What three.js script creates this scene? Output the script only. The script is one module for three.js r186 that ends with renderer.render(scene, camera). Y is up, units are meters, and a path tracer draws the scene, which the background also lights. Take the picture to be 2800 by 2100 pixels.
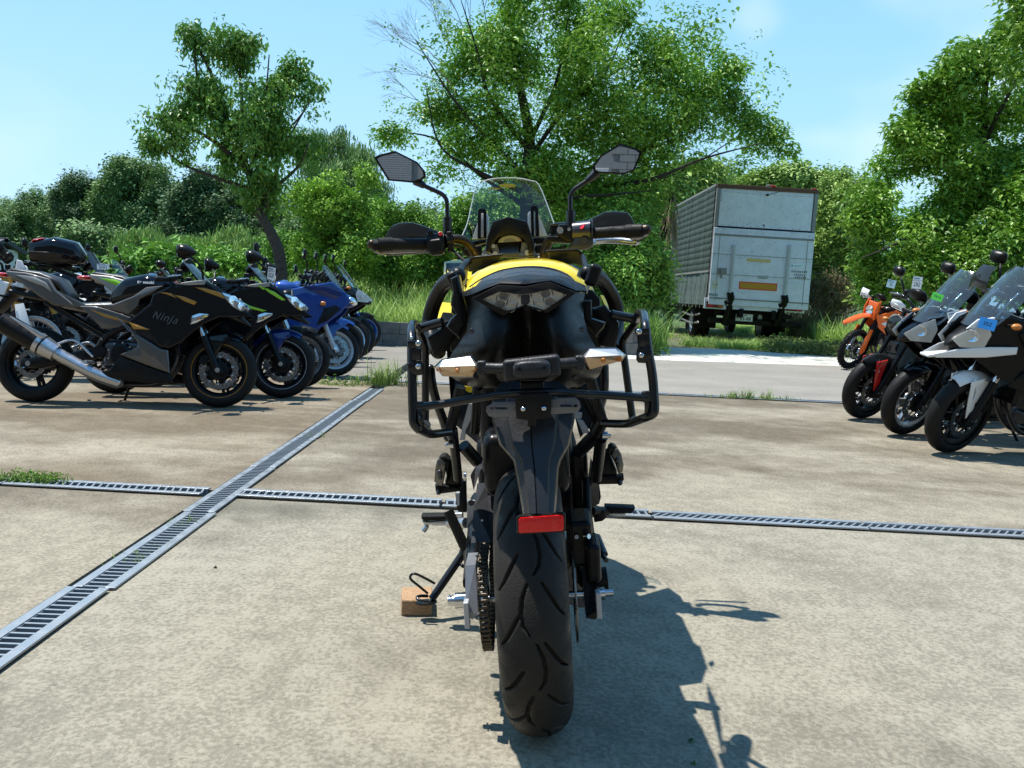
import * as THREE from 'three';
import { mergeGeometries, toCreasedNormals } from 'three/addons/utils/BufferGeometryUtils.js';
import { RoundedBoxGeometry } from 'three/addons/geometries/RoundedBoxGeometry.js';
import { ImprovedNoise } from 'three/addons/math/ImprovedNoise.js';
import { FontLoader } from 'three/addons/loaders/FontLoader.js';
import { TextGeometry } from 'three/addons/geometries/TextGeometry.js';

// ---------------------------------------------------------------- camera, sky, sun, exposure
const scene = new THREE.Scene();
const camera = new THREE.PerspectiveCamera(47.6, 4 / 3, 0.05, 900);
camera.position.set(0, 1.03, 0);
camera.rotation.order = 'YXZ';
camera.rotation.set(THREE.MathUtils.degToRad(-6.0), 0, THREE.MathUtils.degToRad(2.2));
camera.updateMatrixWorld(); camera.updateProjectionMatrix();
const renderer = new THREE.WebGLRenderer({ antialias: true });
renderer.toneMapping = THREE.LinearToneMapping;
renderer.toneMappingExposure = 1.5;
renderer.shadowMap.enabled = true;

const noiseGen = new ImprovedNoise();
const n3 = (x, y, z = 0) => noiseGen.noise(x, y, z);
const fbm = (x, y, z = 0, o = 4) => { let s = 0, a = 1, t = 0; for (let i = 0; i < o; i++) { s += a * n3(x, y, z + i * 7.3); t += a; a *= 0.5; x *= 2.03; y *= 2.03; z *= 2.03; } return s / t; };
function rng(seed) { let a = seed >>> 0; return () => { a = (a + 0x6D2B79F5) >>> 0; let t = a; t = Math.imul(t ^ (t >>> 15), t | 1); t ^= t + Math.imul(t ^ (t >>> 7), t | 61); return ((t ^ (t >>> 14)) >>> 0) / 4294967296; }; }
const clamp = (x, a = 0, b = 1) => Math.min(b, Math.max(a, x));
const mix = (a, b, t) => a + (b - a) * t;
const smooth = (a, b, x) => { const t = clamp((x - a) / (b - a)); return t * t * (3 - 2 * t); };

const SUN = new THREE.Vector3(-0.335, 1.0, -0.145).normalize();
const PUFF = [[0.235, 0.292, -0.927, 0.026, 0.28], [0.46, 0.345, -0.82, 0.075, 0.34], [0.36, 0.345, -0.868, 0.035, 0.2], [-0.55, 0.07, -0.83, 0.12, 0.2]];
{ // clear early-summer sky with thin cloud to the right, one equirectangular float texture
  const W = 1024, H = 512, d = new Float32Array(W * H * 4);
  for (let j = 0; j < H; j++) for (let i = 0; i < W; i++) {
    const el = ((j + 0.5) / H - 0.5) * Math.PI, az = ((i + 0.5) / W - 0.5) * 2 * Math.PI;
    const y = Math.sin(el), x = Math.cos(el) * Math.cos(az), z = Math.cos(el) * Math.sin(az);
    const e = Math.max(0, y), t = Math.pow(1 - e, 2.6);
    let r = 0.09 + 0.36 * Math.pow(1 - e, 2.2), g = 0.25 + 0.42 * Math.pow(1 - e, 1.4), b = 0.56 + 0.30 * Math.pow(1 - e, 1.2);
    const side = 0.5 - 0.5 * x;                                    // a little paler on the sun's side
    r *= mix(0.92, 1.08, side); g *= mix(0.97, 1.03, side);
    if (y > 0) {
      const px = x / (y + 0.25), pz = z / (y + 0.25);
      const c = smooth(0.10, 0.50, fbm(px * 1.15 + 3.1, pz * 1.15 - 1.7, 0.3, 5)) * smooth(0.02, 0.3, y) * 0.5;
      let c2 = 0; for (const [cx, cy, cz, w, k] of PUFF) { const d = Math.acos(clamp(x * cx + y * cy + z * cz, -1, 1)) / w; if (d < 1.6) c2 = Math.max(c2, k * smooth(1.5, 0.2, d - 0.9 * fbm(x * 14, y * 20, z * 14, 4))); }
      r = mix(r, 0.66, c2); g = mix(g, 0.74, c2); b = mix(b, 0.80, c2);
      r = mix(r, 0.82, c); g = mix(g, 0.85, c); b = mix(b, 0.90, c);
    } else { r = 0.30; g = 0.29; b = 0.25; }
    const o = (j * W + i) * 4; d[o] = r; d[o + 1] = g; d[o + 2] = b; d[o + 3] = 1;
  }
  const sky = new THREE.DataTexture(d, W, H, THREE.RGBAFormat, THREE.FloatType);
  sky.mapping = THREE.EquirectangularReflectionMapping; sky.magFilter = sky.minFilter = THREE.LinearFilter; sky.needsUpdate = true;
  scene.background = sky; scene.environment = sky;
}
{
  const sun = new THREE.DirectionalLight(new THREE.Color(1.0, 0.965, 0.90), 5);
  sun.position.copy(SUN).multiplyScalar(60); sun.castShadow = true;
  Object.assign(sun.shadow.camera, { left: -40, right: 40, top: 40, bottom: -40, near: 1, far: 160 });
  sun.shadow.mapSize.set(4096, 4096);
  scene.add(sun, sun.target);
}

// ---------------------------------------------------------------- helpers
const V = (x, y, z) => new THREE.Vector3(x, y, z);
const R = THREE.MathUtils.degToRad;
// a photo point (2800 x 2100) as a sight line, to read off where on the ground, or at which distance, a thing stands
const sight = (u, v) => V((u - 1400) / 1400, -(v - 1050) / 1050, 0.5).unproject(camera).sub(camera.position).normalize();
const G = (u, v, y = 0) => { const r = sight(u, v), t = (y - camera.position.y) / r.y; return camera.position.clone().addScaledVector(r, t); };
const at = (u, v, d) => { const r = sight(u, v); return camera.position.clone().addScaledVector(r, -d / r.z); };

const used = new Map();
function numbered(n) { const k = used.get(n) || 0; used.set(n, k + 1); return k ? n + '_' + String(k).padStart(3, '0') : n; }
function tag(o, label, category, group) { o.userData.label = label; if (category) o.userData.category = category; if (group) o.userData.group = group; return o; }
function thing(name, label, category, p = V(0, 0, 0), turn = 0, group) {
  const o = new THREE.Group(); o.name = numbered(name); o.position.copy(p); o.rotation.order = 'YXZ'; o.rotation.y = turn; scene.add(o);
  return tag(o, label, category, group);
}
function boxUV(g) {
  const p = g.attributes.position, n = g.attributes.normal, uv = new Float32Array(p.count * 2);
  for (let i = 0; i < p.count; i += 3) {
    let ax = 0, ay = 0, az = 0;
    for (let k = 0; k < 3; k++) { ax += Math.abs(n.getX(i + k)); ay += Math.abs(n.getY(i + k)); az += Math.abs(n.getZ(i + k)); }
    for (let k = 0; k < 3; k++) {
      const x = p.getX(i + k), y = p.getY(i + k), z = p.getZ(i + k), o = (i + k) * 2;
      if (ay >= ax && ay >= az) { uv[o] = x; uv[o + 1] = z; } else if (ax >= az) { uv[o] = z; uv[o + 1] = y; } else { uv[o] = x; uv[o + 1] = y; }
    }
  }
  g.setAttribute('uv', new THREE.BufferAttribute(uv, 2)); return g;
}
const bare = (g) => { let q = g.index ? g.toNonIndexed() : g; if (!q.attributes.normal) q.computeVertexNormals(); for (const k of Object.keys(q.attributes)) if (!['position', 'normal'].includes(k)) q.deleteAttribute(k); q.morphAttributes = {}; q.groups = []; return q; };
function addMesh(geo, name, mat, parent, kind) {
  const m = new THREE.Mesh(geo, mat); m.name = parent ? name : numbered(name); m.castShadow = m.receiveShadow = true;
  if (kind) m.userData.kind = kind;
  (parent || scene).add(m); return m;
}
const Q = new THREE.Quaternion(), UP = V(0, 1, 0);
class MB {
  constructor() { this.g = []; }
  add(g, pos, rot) {
    const q = bare(g);
    if (rot) { const m = new THREE.Matrix4().makeRotationFromEuler(new THREE.Euler(rot[0], rot[1], rot[2], 'YXZ')); q.applyMatrix4(m); }
    if (pos) q.translate(pos.x, pos.y, pos.z);
    this.g.push(q); return this;
  }
  box(w, h, d, p, rot, r = 0) { return this.add(r ? new RoundedBoxGeometry(w, h, d, 2, r) : new THREE.BoxGeometry(w, h, d), p, rot); }
  rod(a, b, r1, r2 = r1, s = 10) {
    const d = b.clone().sub(a), L = d.length() || 1e-6, g = bare(new THREE.CylinderGeometry(r2, r1, L, s, 1));
    g.applyQuaternion(Q.setFromUnitVectors(UP, d.multiplyScalar(1 / L))); g.translate((a.x + b.x) / 2, (a.y + b.y) / 2, (a.z + b.z) / 2); this.g.push(g); return this;
  }
  tube(pts, r, { s = 10, n = 0, closed = false, tension = 0.5, flat } = {}) {
    const c = new THREE.CatmullRomCurve3(pts, closed, 'catmullrom', tension), g = new THREE.TubeGeometry(c, n || pts.length * 6, r, s, closed);
    this.add(g); if (!closed) { this.ball(pts[0], r); this.ball(pts[pts.length - 1], r); } return this;
  }
  bent(pts, r, rad = 0.03, s = 10) {                                // straight tube with rounded bends
    const path = new THREE.CurvePath(); let prev = pts[0];
    for (let i = 1; i < pts.length; i++) {
      if (i < pts.length - 1) {
        const a = pts[i].clone().sub(pts[i - 1]), b = pts[i + 1].clone().sub(pts[i]), k = Math.min(rad, a.length() * 0.45, b.length() * 0.45);
        const p = pts[i].clone().addScaledVector(a.normalize(), -k), q = pts[i].clone().addScaledVector(b.normalize(), k);
        path.add(new THREE.LineCurve3(prev, p)); path.add(new THREE.QuadraticBezierCurve3(p, pts[i], q)); prev = q;
      } else path.add(new THREE.LineCurve3(prev, pts[i]));
    }
    const P = []; for (const c of path.curves) { const n = c.isLineCurve3 ? 1 : 5; for (let k = 0; k < n; k++) P.push(c.getPoint(k / n)); } P.push(pts[pts.length - 1]);
    const c = new THREE.CatmullRomCurve3(P, false, 'centripetal');
    this.add(new THREE.TubeGeometry(c, P.length * 4, r, s, false)); this.ball(pts[0], r); this.ball(pts[pts.length - 1], r); return this;
  }
  ball(p, r, sx = 1, sy = 1, sz = 1, rot) { const g = new THREE.SphereGeometry(r, 14, 10); g.scale(sx, sy, sz); return this.add(g, p, rot); }
  build(name, mat, parent, kind) {
    if (this.cut && this.cut[1] === this.g.length) { const all = this.g, c = this.cut[0]; this.cut = null; this.g = all.slice(c); const tw = this.build(name, mat, parent, kind); this.g = all.slice(0, c); const m = this.build(name, mat, parent, kind); m.twin = tw; return m; } const g = boxUV(mergeGeometries(this.g)); return addMesh(g, name, mat, parent, kind); }
}
const mb = () => new MB();
const wound = (pts, cw) => { const v = pts.map((p) => new THREE.Vector2(p.x ?? p[0], p.y ?? p[1])); return THREE.ShapeUtils.isClockWise(v) === cw ? v : v.reverse(); };
const shape2 = (pts, holes) => { const s = new THREE.Shape(wound(pts, true)); if (holes) for (const h of holes) s.holes.push(new THREE.Path(wound(h, true))); return s; };
// flat outline in x, y given depth th along z (front face at z), edges rounded by bev
function plate(pts, z, th, bev = 0, holes, seg = 2) {
  const b = Math.min(bev, th * 0.49), g = new THREE.ExtrudeGeometry(shape2(pts, holes), { depth: th - 2 * b, bevelEnabled: b > 0, bevelThickness: b, bevelSize: bev, bevelOffset: -bev, bevelSegments: seg, curveSegments: 6, steps: 1 });
  g.translate(0, 0, z - th + b); return b > 0 ? toCreasedNormals(g, 0.7) : g;
}
// outline with its own depth at every corner, thickness th away from the viewer side
function slab3(pts, th, dir = V(0, 0, -1)) {
  const tri = THREE.ShapeUtils.triangulateShape(pts.map((p) => new THREE.Vector2(p.x, p.y)), []), P = [], b = pts.map((p) => p.clone().addScaledVector(dir, th));
  const put = (...v) => v.forEach((p) => P.push(p.x, p.y, p.z));
  for (const [i, j, k] of tri) { put(pts[i], pts[j], pts[k]); put(b[k], b[j], b[i]); }
  for (let i = 0; i < pts.length; i++) { const j = (i + 1) % pts.length; put(pts[i], b[i], b[j]); put(pts[i], b[j], pts[j]); }
  const g = new THREE.BufferGeometry(); g.setAttribute('position', new THREE.Float32BufferAttribute(P, 3)); g.computeVertexNormals(); return g;
}
function loft(rows, closed = false, crease = 0) {
  const n = rows[0].length, P = [], I = [];
  rows.forEach((r) => r.forEach((p) => P.push(p.x, p.y, p.z)));
  for (let i = 0; i + 1 < rows.length; i++) for (let j = 0; j < (closed ? n : n - 1); j++) { const a = i * n + j, b = i * n + (j + 1) % n, c = a + n, d = b + n; I.push(a, c, b, b, c, d); }
  const g = new THREE.BufferGeometry(); g.setAttribute('position', new THREE.Float32BufferAttribute(P, 3)); g.setIndex(I); g.computeVertexNormals();
  return crease ? toCreasedNormals(g, crease) : g;
}
// round body along a spine: sections [x, y, z, half width, half height] with an outline power
function hull(secs, axis = 'x', n = 28, pow = 2.4) {
  const rows = secs.map(([x, y, z, w, h]) => Array.from({ length: n }, (_, k) => {
    const a = k / n * Math.PI * 2, c = Math.cos(a), s = Math.sin(a), cc = Math.sign(c) * Math.pow(Math.abs(c), 2 / pow) * w, ss = Math.sign(s) * Math.pow(Math.abs(s), 2 / pow) * h;
    return axis === 'x' ? V(x, y + ss, z + cc) : V(x + cc, y + ss, z);
  }));
  const f = rows[0], l = rows[rows.length - 1], mid = (r) => r.reduce((a, p) => a.add(p), V(0, 0, 0)).multiplyScalar(1 / r.length);
  rows.unshift(f.map(() => mid(f))); rows.push(l.map(() => mid(l)));
  return loft(rows, true);
}
function lathe(prof, axis = 'z', seg = 48) { const g = new THREE.LatheGeometry(prof.map(([r, t]) => new THREE.Vector2(r, t)), seg); if (axis === 'z') g.rotateX(Math.PI / 2); else if (axis === 'x') g.rotateZ(-Math.PI / 2); return g; }

// ---------------------------------------------------------------- materials
const rgb = (r, g, b) => new THREE.Color().setRGB(r, g, b);
function tex(w, h, f, srgb = false) {
  const d = new Uint8Array(w * h * 4);
  for (let j = 0; j < h; j++) for (let i = 0; i < w; i++) { const c = f(i, j), o = (j * w + i) * 4; for (let k = 0; k < 3; k++) d[o + k] = clamp(c[k]) * 255; d[o + 3] = 255; }
  const t = new THREE.DataTexture(d, w, h); t.wrapS = t.wrapT = THREE.RepeatWrapping; t.magFilter = THREE.LinearFilter; t.minFilter = THREE.LinearMipmapLinearFilter; if (srgb) t.colorSpace = THREE.SRGBColorSpace; t.needsUpdate = true; return t;
}
const PT = (() => { const r = rng(77), a = []; for (let i = 0; i < 4096; i++) { const t = r() * 6.2832; a.push(Math.cos(t), Math.sin(t)); } return a; })();
function pn(x, y, per, seed) {                                         // gradient noise, period per
  const xi = Math.floor(x), yi = Math.floor(y), fx = x - xi, fy = y - yi, w = (t) => t * t * t * (t * (t * 6 - 15) + 10);
  const q = (a, b, dx, dy) => { const h = ((((a % per) + per) % per * 73 + (((b % per) + per) % per) * 179 + seed * 1013 + (((a % per) + per) % per) * (((b % per) + per) % per) * 7) & 4095) * 2; return PT[h] * dx + PT[h + 1] * dy; };
  const u = w(fx), v = w(fy); return 1.5 * mix(mix(q(xi, yi, fx, fy), q(xi + 1, yi, fx - 1, fy), u), mix(q(xi, yi + 1, fx, fy - 1), q(xi + 1, yi + 1, fx - 1, fy - 1), u), v);
}
const tn = (i, j, n, f, z = 0, o = 4) => { let s = 0, am = 1, t = 0, q = Math.max(1, Math.round(f)); const sd = Math.round(z * 10); for (let m = 0; m < o; m++) { s += am * pn(i / n * q, j / n * q, q, sd + m * 3); t += am; am *= 0.55; q *= 2; } return s / t; };   // tiles over n pixels
const rep = (t, r) => { const c = t.clone(); c.repeat.set(r, r); c.needsUpdate = true; return c; };
const GR = tex(256, 256, (i, j) => { const v = 0.5 + 0.9 * tn(i, j, 256, 14, 2.2, 5); return [v, v, v]; });            // grain for bump and gloss
const WEAR = tex(256, 256, (i, j) => { const v = 0.62 + 0.5 * tn(i, j, 256, 5, 5.1, 5) + 0.16 * tn(i, j, 256, 40, 9.4, 2); return [0.5, v, v]; });
const M = {};
const std = (c, rough, o = {}) => o.spec !== undefined ? dull(c, rough, o) : new THREE.MeshStandardMaterial({ color: c, roughness: rough, ...o });
const dull = (c, rough, { spec, ...o }) => new THREE.MeshPhysicalMaterial({ color: c, roughness: rough, specularIntensity: spec, ...o });
const phys = (c, rough, o = {}) => new THREE.MeshPhysicalMaterial({ color: c, roughness: rough, ...o });
const paint = (r, g, b, o = {}) => phys(rgb(r, g, b), 0.5, { clearcoat: 1, clearcoatRoughness: 0.05, metalness: 0.0, specularIntensity: 0.15, ...o });
const W3 = rep(WEAR, 3), G60 = rep(GR, 12), G20 = rep(GR, 5);
M.rubber = std(rgb(0.013, 0.0125, 0.012), 0.95, { spec: 0.3, roughnessMap: W3, bumpMap: G60, bumpScale: 0.0006 });
M.rubberDusty = std(rgb(0.040, 0.037, 0.033), 0.95, { spec: 0.3, roughnessMap: W3, bumpMap: G60, bumpScale: 0.0006 });
M.plastic = std(rgb(0.0075, 0.007, 0.0065), 0.6, { spec: 0.4, roughnessMap: W3, bumpMap: G60, bumpScale: 0.00022 });
M.plasticGrey = std(rgb(0.024, 0.024, 0.026), 0.6, { spec: 0.5, roughnessMap: W3, bumpMap: G60, bumpScale: 0.0003 });
M.gloss = paint(0.004, 0.004, 0.005, { clearcoat: 0.75, specularIntensity: 0 });
M.tubeBlack = phys(rgb(0.006, 0.006, 0.007), 0.35, { clearcoat: 0.5, clearcoatRoughness: 0.16, specularIntensity: 0.4 });
M.frame = std(rgb(0.006, 0.006, 0.007), 0.5, { spec: 0.4, roughnessMap: W3 });
M.steel = std(rgb(0.55, 0.55, 0.56), 0.32, { metalness: 1, roughnessMap: W3 });
M.alu = std(rgb(0.50, 0.51, 0.53), 0.5, { metalness: 0.85, roughnessMap: W3 });
M.aluPale = std(rgb(0.42, 0.43, 0.45), 0.55, { metalness: 0.25, roughnessMap: W3 });
M.chrome = std(rgb(0.82, 0.83, 0.85), 0.08, { metalness: 1 });
M.darkMetal = std(rgb(0.07, 0.07, 0.075), 0.45, { metalness: 0.7, roughnessMap: W3 });
M.disc = std(rgb(0.24, 0.23, 0.22), 0.42, { metalness: 1, roughnessMap: W3 });
M.chain = std(rgb(0.075, 0.062, 0.048), 0.42, { metalness: 0.9 });
M.gold = std(rgb(0.42, 0.20, 0.03), 0.4, { metalness: 0.8 });
M.goldPaint = paint(0.36, 0.17, 0.02);
M.yellow = paint(0.82, 0.60, 0.025);
M.seat = std(rgb(0.028, 0.028, 0.031), 0.55, { spec: 0.9, roughnessMap: W3, bumpMap: G60, bumpScale: 0.0006 });
M.mirror = std(rgb(0.74, 0.76, 0.79), 0.015, { metalness: 1 });
M.glass = phys(rgb(0.93, 0.96, 0.96), 0.04, { transmission: 1, thickness: 0, ior: 1.5, specularIntensity: 1 });
M.smoke = phys(rgb(0.16, 0.17, 0.18), 0.12, { transmission: 0.85, thickness: 0, ior: 1.5 });
M.screenTint = phys(rgb(0.62, 0.70, 0.74), 0.05, { transmission: 0.96, thickness: 0, ior: 1.5 });
M.lens = phys(rgb(0.93, 0.93, 0.92), 0.06, { transmission: 1, thickness: 0, ior: 1.5 });
M.amber = phys(rgb(0.50, 0.16, 0.012), 0.3, { clearcoat: 0.5 });
M.red = phys(rgb(0.62, 0.012, 0.010), 0.18, { clearcoat: 1 });
M.redPaint = paint(0.55, 0.012, 0.012);
M.whitePaint = paint(0.74, 0.74, 0.73);
M.whitePlastic = std(rgb(0.72, 0.72, 0.71), 0.5);
M.orange = paint(0.80, 0.13, 0.012);
M.blue = paint(0.007, 0.045, 0.22, { metalness: 0.25 });
M.blueDark = paint(0.006, 0.022, 0.12, { metalness: 0.25 });
M.gunmetal = paint(0.085, 0.08, 0.075, { metalness: 0.5 });
M.silver = paint(0.30, 0.28, 0.255, { metalness: 0.5 });
M.green = paint(0.30, 0.62, 0.03);
M.greenTag = std(rgb(0.14, 0.60, 0.10), 0.6);
// ---------------------------------------------------------------- the ground: one sheet to the horizon, sunk below the paved yard
const YARD = { x0: -16, x1: 8.6, z0: -15.7, z1: 9 };
{
  const span = (a, b, n) => Array.from({ length: n }, (_, i) => a + (b - a) * i / n);
  const xs = [-700, -300, -150, -80, ...span(-50, -16.12, 30), -16.1, -16, ...span(-14, 8, 8), 8.45, 8.7, ...span(9, 40, 40), 45, 60, 90, 150, 300, 700];
  const zs = [700, 200, 60, 20, 9.05, 9, ...span(6, -15, 6), -15.55, -15.75, ...span(-16, -40, 48), ...span(-40, -80, 20), -80, -110, -160, -300, -700];
  const P = [], C = [], I = [];
  for (const z of zs) for (const x of xs) {
    const inside = x > YARD.x0 - 0.05 && x < YARD.x1 && z > YARD.z0 + 0.1 && z < YARD.z1 + 0.02;
    const n = fbm(x * 0.35, z * 0.35, 1.2), m = fbm(x * 0.05, z * 0.05, 4);
    const track = z < -15.4 && z > -34 ? smooth(2.4, 0.6, Math.abs(x - 3.2 - (z + 16) * -0.12)) : 0;   // bare lane under the lorry
    const y = inside ? -0.35 : -0.03 + 0.05 * n + smooth(-40, -110, z) * 0.4;
    P.push(x, y, z);
    const g = [0.060 + 0.02 * n, 0.105 + 0.03 * n + 0.02 * m, 0.022], d = [0.20 + 0.06 * n, 0.165 + 0.05 * n, 0.115];
    const t = clamp(track * (0.75 + 0.8 * n)); C.push(mix(g[0], d[0], t), mix(g[1], d[1], t), mix(g[2], d[2], t));
  }
  const nx = xs.length; for (let j = 0; j + 1 < zs.length; j++) for (let i = 0; i + 1 < nx; i++) { const a = j * nx + i; I.push(a, a + 1, a + nx, a + 1, a + nx + 1, a + nx); }
  const g = new THREE.BufferGeometry(); g.setAttribute('position', new THREE.Float32BufferAttribute(P, 3)); g.setAttribute('color', new THREE.Float32BufferAttribute(C, 3)); g.setIndex(I); g.computeVertexNormals();
  const uv = new Float32Array(P.length / 3 * 2); for (let i = 0; i < P.length / 3; i++) { uv[i * 2] = P[i * 3] / 3; uv[i * 2 + 1] = P[i * 3 + 2] / 3; } g.setAttribute('uv', new THREE.BufferAttribute(uv, 2));
  const soil = tex(512, 512, (i, j) => { const v = 0.75 + 0.5 * tn(i, j, 512, 10, 1.3, 5) + 0.25 * tn(i, j, 512, 90, 3.3, 2); return [v, v, v]; });
  addMesh(g, 'ground', std(0xffffff, 0.95, { vertexColors: true, map: soil, bumpMap: soil, bumpScale: 0.02 }), null, 'structure');
}

// ---------------------------------------------------------------- paved yard: slabs parted by drain channels
// lines of the two cross drains, of the far joint and of the long drain, read from the photo
const X1a = G(0, 1316), X1b = G(2800, 1462), X2a = G(1114, 1044), X2b = G(2304, 1101), X3a = G(1671, 979), X3b = G(2279, 1000);
const Da = G(232, 1608), Db = G(1040, 1052);
const lineZ = (a, b) => (x) => a.z + (b.z - a.z) * (x - a.x) / (b.x - a.x);
const z1 = lineZ(X1a, X1b), z2 = lineZ(X2a, X2b), z3 = lineZ(X3a, X3b), xd = (z) => Da.x + (Db.x - Da.x) * (z - Da.z) / (Db.z - Da.z);
console.log('lines', X1a.toArray(), X1b.toArray(), X2a.toArray(), X2b.toArray(), X3a.toArray(), X3b.toArray(), Da.toArray(), Db.toArray());
const HALF = 0.0745, concreteMats = {};
{
  const N = 2048, S = 3.6;                                           // 3.6 m of worn concrete: dark skin, pale sand where it is rubbed off, grit
  const r = rng(5), spot = new Float32Array(N * N);
  for (let k = 0; k < 26000; k++) { const x = r() * N, y = r() * N, s = 0.7 + r() * r() * 2.4, v = (r() < 0.35 ? -1 : 1) * (0.3 + r() * 0.7); for (let j = -3; j <= 3; j++) for (let i = -3; i <= 3; i++) { const d = Math.hypot(i, j) / s; if (d < 1) { const o = (((y | 0) + j + N) % N) * N + ((x | 0) + i + N) % N; if (Math.abs(v * (1 - d * d)) > Math.abs(spot[o])) spot[o] = v * (1 - d * d); } } }
  const hgt = new Float32Array(N * N), col = new Float32Array(N * N);
  for (let j = 0; j < N; j++) for (let i = 0; i < N; i++) {
    const big = tn(i, j, N, 5, 0.3, 4), mid = tn(i, j, N, 46, 2.1, 3), f = tn(i, j, N, 240, 6.3, 2), s = spot[j * N + i], g = r() - 0.5;
    const k = smooth(-0.55, 0.62, big * 0.75 + mid * 0.85 + f * 0.8 + g * 0.5);
    col[j * N + i] = mix(0.70, 1.0, k) * (1 + 0.18 * f + 0.28 * g) + 0.34 * s;
    hgt[j * N + i] = 0.5 + 0.30 * mid + 0.40 * f + 0.25 * s;
  }
  const map = tex(N, N, (i, j) => { const v = col[j * N + i]; return [Math.pow(clamp(v), 0.5), Math.pow(clamp(v * 0.99), 0.5), Math.pow(clamp(v * 0.955), 0.5)]; }, true);
  const bump = tex(N, N, (i, j) => { const v = hgt[j * N + i]; return [v, v, v]; });
  map.repeat.set(1 / S, 1 / S); bump.repeat.set(1 / S, 1 / S);
  concreteMats.worn = std(0xffffff, 0.93, { vertexColors: true, map, bumpMap: bump, bumpScale: 0.0025 });
  const fm = tex(512, 512, (i, j) => { const v = 0.88 + 0.14 * tn(i, j, 512, 60, 3.1, 3) + 0.14 * tn(i, j, 512, 5, 7.7, 4); return [v, v, v]; }); fm.repeat.set(0.35, 0.35);
  concreteMats.fine = std(0xffffff, 0.9, { vertexColors: true, map: fm, bumpMap: bump, bumpScale: 0.0012 });
}
const yard = new THREE.Group(); yard.name = 'concrete_yard'; yard.userData.kind = 'structure'; scene.add(yard);
// a slab between two x edges and two z edges (functions), with a colour for every grid point
function yardSlab(x0f, x1f, znf, zff, nx, nz, colour, mat) {
  const P = [], C = [], U = [], I = [];
  for (let j = 0; j <= nz; j++) for (let i = 0; i <= nx; i++) {
    const s = i / nx, t = j / nz; let x = mix(x0f(0), x1f(0), s), z = 0;
    for (let k = 0; k < 3; k++) { z = mix(znf(x), zff(x), t); x = mix(x0f(z), x1f(z), s); }
    const e = (i === 0 || j === 0 || i === nx || j === nz) ? 0.006 : 0;
    P.push(x, -e + 0.002 * n3(x * 0.9, z * 0.9, 3), z); C.push(...colour(x, z)); U.push(x, z);
  }
  const w = nx + 1; for (let j = 0; j < nz; j++) for (let i = 0; i < nx; i++) { const a = j * w + i; I.push(a, a + 1, a + w, a + 1, a + w + 1, a + w); }
  const rim = []; for (let i = 0; i <= nx; i++) rim.push(i); for (let j = 1; j <= nz; j++) rim.push(j * w + nx); for (let i = nx - 1; i >= 0; i--) rim.push(nz * w + i); for (let j = nz - 1; j > 0; j--) rim.push(j * w);
  const b0 = P.length / 3; for (const k of rim) { P.push(P[k * 3], -0.16, P[k * 3 + 2]); C.push(C[k * 3], C[k * 3 + 1], C[k * 3 + 2]); U.push(U[k * 2], U[k * 2 + 1] + 0.15); }
  const t0 = P.length / 3; for (const k of rim) { P.push(P[k * 3], P[k * 3 + 1], P[k * 3 + 2]); C.push(C[k * 3], C[k * 3 + 1], C[k * 3 + 2]); U.push(U[k * 2], U[k * 2 + 1]); }
  for (let k = 0; k < rim.length; k++) { const q = (k + 1) % rim.length; I.push(t0 + k, b0 + k, t0 + q, t0 + q, b0 + k, b0 + q); }
  const g = new THREE.BufferGeometry(); g.setAttribute('position', new THREE.Float32BufferAttribute(P, 3)); g.setAttribute('color', new THREE.Float32BufferAttribute(C, 3)); g.setAttribute('uv', new THREE.Float32BufferAttribute(U, 2)); g.setIndex(I); g.computeVertexNormals();
  return addMesh(g, 'concrete_slab', mat, yard);
}
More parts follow.
